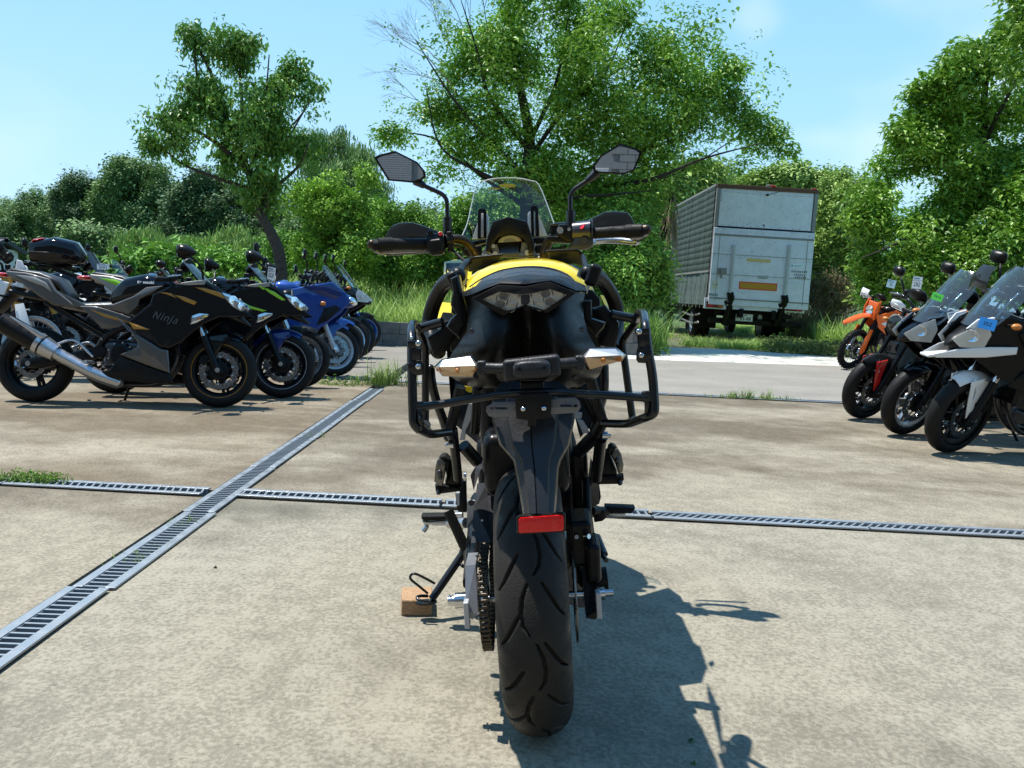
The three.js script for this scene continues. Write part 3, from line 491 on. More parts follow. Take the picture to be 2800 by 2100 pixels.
// a bush or tree of one crown: blobs in photo points at a distance, a stem, all its own
function bush(name, label, cat, d, list, o) {
  const [x0] = list[0], base = V(at(o.x ?? x0, 900, d).x, 0, -d), t = thing(name, label, cat, base, 0, o.group), bl = blobsOf(0, 0, 1, d)(list), r = rng(o.seed), b = mb();
  const top = bl[0][0].clone().sub(base);
  limb(b, [V(0, -0.1, 0), V((r() - .5) * 0.2, Math.max(0.3, top.y * 0.4), 0), top.clone().setZ(0)], o.stem || 0.08, 0.015, 7);
  for (let i = 0; i < Math.min(8, bl.length); i++) reach(b, V(0, Math.max(0.15, top.y * 0.25), 0), bl[i][0].clone().sub(base), (o.stem || 0.08) * 0.5, 0.008, 0.2, r);
  b.build(name.includes('tree') ? 'trunk' : 'stem', o.bark || M.barkDark, t);
  crown(t, name.includes('tree') ? 'crown' : 'foliage', bl.map(([c, ...q]) => [c.sub(base), ...q]), o.per, o.geo, o.mat || M.leafDull, o.pal, o.seed + 100, o);
  return t;
}
// thicket between the young tree and the big tree
bush('weeping_tree', 'loose drooping tree behind the young tree, left of the motorcycle mirror', 'tree', 25, [[905, 420, 70, 55, 1], [960, 400, 60, 45, 1], [1000, 470, 60, 70, 1], [1040, 540, 45, 60, 1], [870, 480, 50, 60, .8], [930, 520, 60, 60, .8], [980, 570, 70, 50, .8], [850, 390, 40, 30, .8]], { seed: 41, per: 520, geo: SP.hang, pal: GREEN.willow, scale: 1.5, freq: 0.9, gap: -0.05, stem: 0.12 });
bush('leafy_bush', 'tall leafy bush with dark stems just right of the young tree trunk', 'bush', 18.5, [[900, 590, 90, 80, 1], [850, 640, 70, 70, 1], [960, 640, 80, 80, 1], [820, 560, 50, 60, .8], [930, 520, 70, 55, .9], [990, 560, 50, 70, .9], [880, 700, 90, 50, .9], [980, 700, 70, 50, 1]], { seed: 42, per: 620, geo: SP.small, pal: GREEN.bush, scale: 1.2, freq: 1.5, gap: -0.06, stem: 0.09 });
bush('leafy_bush', 'bush under the left mirror of the parked motorcycle, behind the tall grass', 'bush', 20, [[1080, 660, 70, 80, 1], [1050, 590, 50, 50, .9], [1120, 690, 80, 70, 1], [1030, 700, 60, 70, 1], [1140, 650, 60, 60, .9], [1180, 690, 60, 70, 1]], { seed: 43, per: 560, geo: SP.small, pal: GREEN.cherry, scale: 1.3, freq: 1.4, gap: -0.08 });
bush('leafy_bush', 'dark bush right of the parked motorcycle, below its right handlebar', 'bush', 17.5, [[1640, 740, 90, 70, 1], [1720, 720, 80, 80, 1], [1600, 680, 80, 70, 1], [1780, 760, 50, 70, 1], [1680, 800, 110, 50, 1], [1560, 760, 70, 90, 1], [1700, 640, 90, 70, .9]], { seed: 44, per: 620, geo: SP.broad, pal: GREEN.cherry, scale: 1.0, freq: 1.4, gap: -0.1 });
bush('leafy_bush', 'tangle of leaves behind the windscreen of the parked motorcycle', 'bush', 21, [[1320, 640, 130, 90, 1], [1450, 640, 130, 100, 1], [1250, 700, 100, 70, 1], [1400, 730, 190, 60, 1], [1330, 580, 70, 50, .9]], { seed: 45, per: 480, geo: SP.broad, pal: GREEN.cherry, scale: 1.2 });
bush('leafy_bush', 'light green trees rising just behind the lorry on its left', 'bush', 31, [[1880, 520, 80, 60, 1], [1810, 560, 80, 70, 1], [1940, 500, 50, 40, .9], [1760, 620, 90, 100, 1], [1850, 640, 110, 80, 1]], { seed: 46, per: 420, geo: SP.broad, pal: GREEN.lime, scale: 2.0 });
bush('leafy_bush', 'far treetops showing over the roof of the lorry', 'bush', 44, [[2120, 500, 70, 22, 1], [2170, 490, 30, 30, .9], [2215, 510, 30, 26, 1], [2060, 510, 60, 14, .8], [2270, 540, 40, 60, 1]], { seed: 47, per: 420, geo: SP.far, pal: GREEN.lime, scale: 0.9 });
bush('leafy_bush', 'bush with pointed shoots between the lorry and the dense tree', 'bush', 24, [[2300, 560, 55, 50, 1], [2275, 500, 14, 26, 1], [2312, 475, 15, 24, 1], [2350, 550, 55, 50, 1], [2290, 600, 60, 70, 1], [2260, 680, 60, 60, 1], [2340, 640, 80, 90, 1], [2270, 740, 50, 50, .9]], { seed: 48, per: 520, geo: SP.small, pal: GREEN.lime, scale: 1.5 });
[[[800, 700], [890, 720], [980, 705], [1070, 725], 'thicket left of the parked motorcycle, behind the tall grass'], [[1160, 720], [1260, 735], [1360, 730], [1460, 735], 'thicket straight behind the parked motorcycle'], [[1560, 745], [1660, 735], [1760, 745], [1850, 720], 'thicket between the parked motorcycle and the lorry'], [[2240, 745], [2330, 730], [2430, 745], [2540, 740], 'thicket behind the right row of motorcycles']].forEach((q, i) => bush('thicket', q[4], 'thicket', 26 + i, q.slice(0, 4).flatMap(([x, y]) => [[x, y, 75, 60], [x + 30, y + 55, 75, 40]]), { seed: 171 + i, per: 420, geo: SP.small, pal: i % 2 ? GREEN.bush : GREEN.cherry, scale: 1.7, freq: 0.9, gap: -0.25 }));
// far line of trees on the left
const far = (label, d, list, seed, pal = GREEN.far, per = 330, sc = 0.95, o = {}) => bush('tree', label, 'tree', d, list, { seed, per, geo: SP.far, pal, scale: sc, stem: 0.22, freq: 0.45, gap: -0.12, tail: 1.5, wave: 1.0, group: 'trees in the far line on the left', ...o });
far('far tree at the left edge of the photo, low and rounded', 70, [[20, 620, 70, 50], [60, 650, 90, 50], [0, 670, 70, 50], [40, 690, 100, 40]], 51);
far('far tree between the left edge and the tallest far tree, broad', 64, [[150, 600, 80, 50], [110, 640, 80, 60], [190, 640, 80, 60], [150, 690, 110, 50]], 52);
far('far tree with an ivy dark column shape, left of the tallest far tree', 60, [[245, 550, 50, 45], [225, 590, 45, 60], [260, 620, 60, 70], [250, 680, 70, 60]], 53, GREEN.farDark);
far('tallest far tree with a round open crown', 58, [[370, 490, 60, 32], [330, 520, 50, 40], [420, 520, 40, 45], [380, 560, 75, 45], [340, 600, 60, 45], [440, 590, 40, 40], [400, 640, 80, 60], [310, 570, 30, 40], [350, 690, 90, 50]], 54);
far('dark far tree right behind the crown of the young tree', 52, [[590, 540, 60, 40], [540, 580, 60, 45], [640, 590, 70, 60], [570, 630, 80, 60], [680, 650, 70, 60], [600, 680, 110, 50], [500, 640, 40, 50], [760, 640, 90, 70]], 55, GREEN.farDark);
far('small far tree between the tallest and the dark one', 66, [[490, 545, 25, 25], [475, 590, 40, 50], [480, 650, 60, 60]], 56);
far('far trees behind the bush under the left mirror', 50, [[1000, 640, 110, 60], [1130, 680, 120, 60], [900, 660, 110, 60], [1250, 690, 140, 60]], 57, GREEN.far);
far('far trees behind the big tree on the right side of the windscreen', 50, [[1500, 600, 160, 80], [1700, 620, 140, 90], [1900, 600, 120, 90], [2080, 620, 160, 90]], 58, GREEN.far);
bush('rounded_bush', 'rounded dull green tree standing low in front of the far trees', 'tree', 40, [[260, 655, 60, 30], [235, 690, 50, 35], [310, 690, 45, 35], [270, 715, 80, 25]], { seed: 59, per: 300, geo: SP.far, pal: GREEN.far, scale: 0.8, freq: 0.8 });
[[400, 670, 60, 40, 0], [470, 690, 60, 34, 1], [560, 680, 70, 30, 2], [650, 665, 60, 40, 3], [730, 690, 70, 36, 4]].forEach(([x, y, a, b], i) => bush('flowering_shrub', ['leftmost yellow green shrub with pale flower spikes, before the dark far trees', 'second yellow green shrub from the left, low', 'middle yellow green shrub with pale flower spikes', 'yellow green shrub right under the crown of the young tree', 'yellow green shrub beside the slanting trunk'][i], 'shrub', 33 - i, [[x, y, a, b], [x - 30, y + 26, a, b], [x + 34, y + 26, a, b]], { seed: 61 + i, per: 430, geo: SP.hang, pal: GREEN.lime, scale: 2.2, freq: 1.2, gap: -0.2, group: 'yellow green shrubs before the far trees' }));
[[400, 712, 60, 18], [490, 702, 60, 22], [575, 712, 60, 18], [345, 728, 50, 12], [640, 722, 45, 16]].forEach(([x, y, a, b], i) => bush('broadleaf_weeds', ['clump of bright green big leaved weeds left of the middle, behind the motorcycles', 'highest clump of bright green big leaved weeds behind the motorcycles', 'clump of bright green big leaved weeds left of the slanting trunk', 'lowest clump of bright green weeds, by the motorcycle with a number card', 'clump of bright green big leaved weeds touching the slanting trunk'][i], 'weeds', 21 - i * 0.3, [[x, y, a, b], [x, y + 30, a * 1.1, b]], { seed: 71 + i, per: 560, geo: SP.broad, pal: GREEN.vivid, scale: 1.5, freq: 1.6, gap: -0.25, group: 'bright green weeds behind the left row' }));
// dry palm trunk with hanging dead fronds, left of the lorry
{
  const d = 20, base = V(at(1822, 0, d).x, 0, -d), t = thing('dead_palm', 'dead palm with grey brown fronds hanging down, at the left side of the lorry', 'palm', base), b = mb(), r = rng(81), top = at(1838, 525, d).sub(base);
  limb(b, [V(0, -0.1, 0), V(0.02, 1.2, 0), top], 0.11, 0.08, 8); b.build('trunk', M.barkDark, t);
  const f = mb(); for (let i = 0; i < 90; i++) { const a = r() * 6.283, L = 0.5 + r() * 1.0, s = 0.12 + r() * 0.16; f.rod(top.clone().add(V(Math.cos(a) * 0.04, 0.02 - r() * 0.5, Math.sin(a) * 0.04)), top.clone().add(V(Math.cos(a) * s, -L, Math.sin(a) * s)), 0.014, 0.005, 3); } f.build('dead_fronds', M.dry, t, 'stuff');
}
// dry brambles beside the lorry
{
  const d = 22.5, base = V(at(2300, 0, d).x, 0, -d), t = thing('dry_brambles', 'heap of grey brown dry brambles between the lorry and the dense tree', 'brambles', base), b = mb(), r = rng(83);
  for (let i = 0; i < 420; i++) { const p = V((r() - .5) * 1.3, r() * 0.5, (r() - .5) * 1.0), a = r() * 6.283, L = 0.5 + r() * 0.9; const e = p.clone().add(V(Math.cos(a) * L * .55, L * (0.4 + r() * .7), Math.sin(a) * L * .5)), m = p.clone().lerp(e, .55).add(V(0, 0.12, 0)); b.rod(p, m, .007, .006, 3).rod(m, e, .006, .003, 3); }
  b.build('dry_stems', std(rgb(0.24, 0.19, 0.14), 0.95), t, 'stuff');
  crown(t, 'dead_leaves', [[V(0, 1.0, 0), 0.75, 0.75, 0.6, 0.8]], 700, SP.small, M.leafDull, [[0.14, 0.11, 0.05], [0.24, 0.22, 0.10]], 84, {});
}
// grasses and weeds
{
  const T = { tall: [1, 2, 3].map((s) => blades(s, 14, 0.55, 0.014, 0.22, 0.55)), mid: [4, 5].map((s) => blades(s, 14, 0.26, 0.011, 0.2, 0.7)), short: [6, 7].map((s) => blades(s, 16, 0.10, 0.009, 0.22, 0.6)), herb: [8, 9].map((s) => sprig(s + 30, 14, 0.10, 0.032, 0.30, 0.1)) };
  const field = (name, label, geos, n, where, seed, sc, pal = GREEN.grass, cat = 'grass') => {
    const r = rng(seed), lists = geos.map(() => []); for (let i = 0, g = 0; i < n && g < n * 20; g++) { const q = where(r); if (!q) continue; i++; lists[(r() * geos.length) | 0].push([V(q[0], q[2] || 0, q[1]), new THREE.Euler((r() - .5) * .4, r() * 6.283, (r() - .5) * .4), sc * (0.6 + r() * 0.7) * (q[3] || 1), C3(...pal, clamp(0.5 + 0.75 * n3(q[0] * 0.9, q[1] * 0.9, 2) + (r() - .5) * .7))]); }
    const o = new THREE.Group(); o.name = numbered(name); scene.add(o); tag(o, label, cat); o.userData.kind = 'stuff';
    geos.forEach((g, i) => scatter('blades', g, M.grass, lists[i], o)); return o;
  };
  const inWall = (x, z) => z > -15.9 && x < 2.8;
  field('tall_grass', 'tall light green grass and herbs growing behind the low block wall', [...T.tall, ...T.herb, ...T.herb], 7000, (r) => { const x = -6.5 + r() * 9.2, z = -15.85 - r() * 6.5; return [x, z, 0.10 + smooth(-15.9, -19, z) * 0.45 * r()]; }, 91, 1.35);
  field('tall_grass', 'rough grass and herbs right of the lorry, up to the dense tree', [...T.tall, ...T.mid, ...T.herb], 4200, (r) => { const x = 5.0 + r() * 6.5, z = -15.2 - r() * 9, e = -18.6 + Math.max(0, x - 4.7) * 0.55; if (z > e - 0.1 && x < 8.1) return null; if (x < 7.4 + 0.3 * n3(z, 1) && z < -17.4) return null; return [x, z, r() * r() * 0.25, 0.5 + smooth(5.5, 7.5, x + (z + 18) * -0.1) * 0.7]; }, 92, 0.95);
  field('short_grass', 'short grass on the ground round the lorry wheels and along the white concrete', [...T.short, ...T.mid], 6500, (r) => { const x = 1.5 + r() * 8, z = -18.4 - r() * 16; if (z > -18.65 && x < 8 && x > 2.6) return null; if (n3(x * .6, z * .6, 3) < -0.12) return null; if (x > 4.2 && x < 7.6 && z < -21) return r() < .25 ? [x, z, 0, .5] : null; if (x < 4.4 && n3(x * .8, z * .5, 6) < 0.12) return null; return [x, z]; }, 93, 0.8);
  field('field_grass', 'far meadow on the left beyond the motorcycles', [...T.mid, ...T.short], 9000, (r) => { const z = -16 - Math.pow(r(), 1.6) * 34; const x = -30 + r() * 29; if (!inWall) return null; return [x, z]; }, 94, 1.3, [[0.08, 0.15, 0.02], [0.17, 0.26, 0.05]], 'meadow');
  field('herb_border', 'low herbs with pale flowers at the edge of the white concrete behind the orange motorcycle', [...T.herb, ...T.short], 900, (r) => { const x = 5.4 + r() * 4, e = -18.4 + Math.max(0, x - 4.7) * 0.55; return [x, e - r() * 0.9 + 0.05, r() * 0.25]; }, 95, 0.9, [[0.09, 0.16, 0.03], [0.34, 0.38, 0.14]], 'weeds');
  const tuft = (label, p, parts, seed) => { const t = thing('weed_tuft', label, 'weeds', p), r = rng(seed); for (const [nm, geos, n, rx, rz, sc, pal, h] of parts) { const l = []; for (let i = 0; i < n; i++) { const a = r() * 6.283, q = Math.sqrt(r()); l.push([V(Math.cos(a) * q * rx, (h || 0) * r(), Math.sin(a) * q * rz), new THREE.Euler((r() - .5) * .5, r() * 6.283, (r() - .5) * .5), sc * (.6 + r() * .6), C3(...pal, r())]); } scatter(nm, geos[0], M.grass, l, t); } return t; };
  const gl = [[0.10, 0.20, 0.03], [0.30, 0.40, 0.09]], hb = [[0.08, 0.20, 0.02], [0.24, 0.38, 0.06]];
  const end = G(1010, 1050);
  tuft('tall tuft of grass and weeds at the far end of the long drain', V(end.x + 0.12, 0, end.z), [['blades', T.tall, 9, .22, .10, .62, gl], ['blades', T.mid, 12, .34, .10, .75, gl], ['leaves', T.herb, 6, .24, .10, .6, hb, .1]], 96);
  const b2 = G(905, 1052); tuft('low leafy weeds in the joint below the blue motorcycle', V(b2.x, 0, b2.z), [['leaves', T.herb, 14, .3, .06, .5, hb, .05], ['blades', T.short, 12, .4, .06, .7, gl]], 97);
  const cl = G(85, 1316); tuft('clump of green weeds covering the cross drain at the left edge', V(cl.x, 0, cl.z), [['leaves', T.herb, 30, .17, .035, .32, hb, .03], ['blades', T.short, 26, .19, .03, .5, gl]], 98);
  const m2 = G(2050, 1090); tuft('small grass tuft in the far cross drain right of the motorcycle', V(m2.x, 0, m2.z), [['blades', T.mid, 10, .24, .05, .5, gl], ['blades', T.short, 22, .55, .05, .6, gl]], 99);
  const sm = G(2580 * .62, 960 + 90);
  for (const [u, v, l, n] of [[500, 1425, 'tiny sprout in the long drain near its lower end', 5], [385, 1520, 'blades of grass lying across the long drain, lower left', 5], [850, 1190, 'sprouts in the long drain beyond the crossing', 8], [1255, 1100, 'few stalks by the cross drain behind the left pannier frame', 3]]) { const p = G(u, v); tuft(l, V(p.x, -0.02, p.z), [['blades', T.short, Math.ceil(n * .5), .04, .10, .5, gl]], 100 + u); }
}
{
  const lf = sprig(201, 1, 0.055, 0.028, 0, 1.45), r = rng(55);
  for (const [u, v, c, l] of [[1995, 2035, [.55, .58, .42], 'pale dry leaf lying in the shadow of the right pannier frame'], [1895, 2030, [.05, .16, .06], 'green leaf lying on the concrete at the lower edge, left of the pale leaf'], [1900, 2092, [.06, .18, .07], 'green leaf at the very bottom edge of the photo'], [590, 1555, [.09, .07, .05], 'small dark scrap of leaf on the concrete right of the long drain'], [722, 1126, [.10, .10, .09], 'dark leaf scrap on the concrete before the nearest left motorcycle']]) { const p = G(u, v), m = addMesh(lf.clone(), 'fallen_leaf', std(rgb(...c), .8, { side: THREE.DoubleSide }), null); m.position.set(p.x, 0.012, p.z); m.rotation.y = r() * 6; tag(m, l, 'leaf', 'leaves lying on the concrete'); }
}
{ // small white shed far left
  const d = 36, a = at(-96, 700, d), t = thing('shed', 'small white walled shed with a dark roof, far back at the left edge', 'shed', V(a.x, 0, -d));
  mb().box(3, 2.0, 2.4, V(0, 1.0, 0)).build('wall', M.whitePlastic, t);
  mb().box(3.4, 0.16, 1.7, V(0, 2.15, 0.62), [0.3, 0, 0]).box(3.4, 0.16, 1.7, V(0, 2.15, -0.72), [-0.3, 0, 0]).build('roof', std(rgb(0.07, 0.07, 0.075), 0.8), t);
  mb().box(0.9, 0.7, 0.06, V(1.0, 0.75, 1.21)).build('window', std(rgb(0.05, 0.06, 0.09), 0.2), t);
}
// ---------------------------------------------------------------- motorcycles in the two rows
const font = await new FontLoader().loadAsync('fonts/droid/droid_sans_bold.typeface.json');
function lettering(s, size, depth = 0.0015, slant = 0) {
  const g = bare(new TextGeometry(s, { font, size, depth, curveSegments: 3 })); g.computeBoundingBox(); const b = g.boundingBox; g.translate(-(b.min.x + b.max.x) / 2, -(b.min.y + b.max.y) / 2, 0);
  if (slant) g.applyMatrix4(new THREE.Matrix4().set(1, slant, 0, 0, 0, 1, 0, 0, 0, 0, 1, 0, 0, 0, 0, 1)); return g;
}
function printed(w, h, draw) {
  const c = document.createElement('canvas'); c.width = w; c.height = h; const x = c.getContext('2d'); draw(x, w, h);
  const t = new THREE.CanvasTexture(c); t.colorSpace = THREE.SRGBColorSpace; t.flipY = true; return t;
}
function cardTex(num, bg = '#f4f4f0', extra = true) {
  return printed(192, 128, (x, w, h) => { x.fillStyle = bg; x.fillRect(0, 0, w, h); x.fillStyle = '#20242a'; x.font = 'bold 60px sans-serif'; x.textAlign = 'center'; x.fillText(num, w / 2, extra ? 104 : 86); if (extra) { x.fillStyle = '#4a7fae'; x.fillRect(14, 12, 120, 12); x.fillStyle = '#8a8d92'; x.fillRect(14, 32, 160, 6); x.fillRect(14, 44, 130, 6); } });
}
const faceUV = (g, w, h) => { const p = g.attributes.position, uv = new Float32Array(p.count * 2); for (let i = 0; i < p.count; i++) { uv[i * 2] = p.getX(i) / w + 0.5; uv[i * 2 + 1] = p.getY(i) / h + 0.5; } g.setAttribute('uv', new THREE.BufferAttribute(uv, 2)); return g; };
function card(label, num, p, euler, w, h, bg, extra) {                    // number card: thin printed board
  const m = addMesh(faceUV(bare(new THREE.BoxGeometry(w, h, 0.002)), w, h), 'number_card', std(0xffffff, 0.5, { map: cardTex(num, bg, extra) }), null);
  m.position.copy(p); m.rotation.set(...euler); return tag(m, label, 'card');
}
const arc = (n, f) => Array.from({ length: n }, (_, i) => f(i / n * Math.PI * 2));
// wheel pieces, axle along z, shared between bikes
function tyreGeo(R0, w, knob) {
  const p = []; for (let i = -9; i <= 9; i++) { const a = i / 9 * 2.0; p.push([R0 - w * 0.46 + w * 0.46 * Math.cos(a), w * 0.5 * Math.sin(a)]); }
  const g = [bare(lathe(p, 'z', 64))];
  if (knob) for (let i = 0; i < 56; i++) for (const [z, tilt, dr] of i % 2 ? [[0, 0, 0], [0.042, .75, -.02], [-0.042, -.75, -.02]] : [[0.02, .3, -.004], [-0.02, -.3, -.004], [.052, 1.1, -.035], [-.052, -1.1, -.035]]) { const a = i / 56 * 6.2832, b = bare(new THREE.BoxGeometry(0.017, 0.022, 0.02)); b.rotateX(tilt); b.translate(0, R0 + dr, z); b.rotateZ(a); g.push(b); }
  return boxUV(mergeGeometries(g));
}
function rimGeo(Rr, w, style) {
  const g = [bare(lathe([[Rr - 0.035, -w * .32], [Rr - 0.012, -w * .42], [Rr + 0.008, -w * .46], [Rr + 0.008, -w * .40], [Rr - 0.022, -w * .30], [Rr - 0.032, 0], [Rr - 0.022, w * .30], [Rr + 0.008, w * .40], [Rr + 0.008, w * .46], [Rr - 0.012, w * .42], [Rr - 0.035, w * .32], [Rr - .045, 0], [Rr - 0.035, -w * .32]], 'z', 56))];
  g.push(bare(lathe([[0.012, -.055], [0.05, -.055], [0.055, -.03], [0.04, 0], [0.055, .03], [0.05, .055], [0.012, .055]], 'z', 24)));
  if (style === 'wire') for (let i = 0; i < 36; i++) { const a = i / 36 * 6.2832, s = i % 2 ? 1 : -1, da = (i % 4 < 2 ? 1 : -1) * .32, b = mb().rod(V(.045 * Math.cos(a), .045 * Math.sin(a), s * .04), V((Rr - .04) * Math.cos(a + da), (Rr - .04) * Math.sin(a + da), 0), .0022, .0022, 5); g.push(...b.g); }
  else { const n = style === 'ten' ? 10 : 5; for (let i = 0; i < n; i++) for (const d of n === 5 ? [-.10, .10] : [0]) { const a = i / n * 6.2832, q = mb(), c = V(.04 * Math.cos(a + d * 2.2), .04 * Math.sin(a + d * 2.2), 0), e = V((Rr - .03) * Math.cos(a + d), (Rr - .03) * Math.sin(a + d), 0), dir = e.clone().sub(c), L = dir.length(); q.add(new RoundedBoxGeometry(L, .024, .030, 1, .006), c.clone().add(e).multiplyScalar(.5), [0, 0, Math.atan2(dir.y, dir.x)]); g.push(...q.g); } }
  return boxUV(mergeGeometries(g));
}
function discGeo(Ro, Ri, petal) {
  const N = 96, out = Array.from({ length: N }, (_, i) => { const a = i / N * 6.2832, r = Ro * (petal ? 1 - 0.035 * (0.5 + 0.5 * Math.cos(a * 20)) : 1); return [r * Math.cos(a), r * Math.sin(a)]; });
  const holes = [Array.from({ length: 40 }, (_, i) => { const a = -i / 40 * 6.2832, r = Ri * (1 + (petal ? 0.04 * Math.cos(a * 10) : 0)); return [r * Math.cos(a), r * Math.sin(a)]; })];
  for (let k = 0; k < 30; k++) { const a0 = k / 30 * 6.2832, rm = mix(Ri, Ro, [.3, .55, .78][k % 3]); holes.push(Array.from({ length: 6 }, (_, i) => [rm * Math.cos(a0) + .0055 * Math.cos(-i), rm * Math.sin(a0) + .0055 * Math.sin(-i)])); }
  return plate(out, .0025, .005, 0, holes);
}
const GEO = { tyreF: tyreGeo(.297, .112), tyreR: tyreGeo(.307, .145), tyreFat: tyreGeo(.307, .165), knobF: tyreGeo(.335, .08, true), knobR: tyreGeo(.32, .115, true), rimF: rimGeo(.222, .09, 'five'), rimTen: rimGeo(.222, .09, 'ten'), rimR: rimGeo(.222, .12, 'five'), wireF: rimGeo(.272, .05, 'wire'), wireR: rimGeo(.25, .07, 'wire'), disc: boxUV(bare(discGeo(.158, .108, true))), discRound: boxUV(bare(discGeo(.158, .116, false))), discR: boxUV(bare(discGeo(.115, .075, true))) };
{ const b = mb(); b.add(lathe([[.012, -.012], [.072, -.012], [.078, -.004], [.078, .004], [.072, .012], [.012, .012]], 'z', 24)); for (let i = 0; i < 10; i++) { const a = i / 10 * 6.2832; b.rod(V(.06 * Math.cos(a), .06 * Math.sin(a), 0), V(.112 * Math.cos(a + .25), .112 * Math.sin(a + .25), 0), .006, .006, 5); } GEO.carrier = boxUV(mergeGeometries(b.g)); }
{ const b = mb(); for (let i = 0; i < 10; i++) { const a = i / 10 * 6.2832 + .3; b.add(lathe([[0.003, -.007], [.010, -.007], [.010, .007], [.003, .007]], 'z', 10), V(.112 * Math.cos(a), .112 * Math.sin(a), 0)); } GEO.bobbins = boxUV(mergeGeometries(b.g)); }
GEO.stripe = boxUV(bare(lathe([[.2175, .0], [.2225, .0], [.2225, .0008], [.2175, .0008]], 'z', 72)));

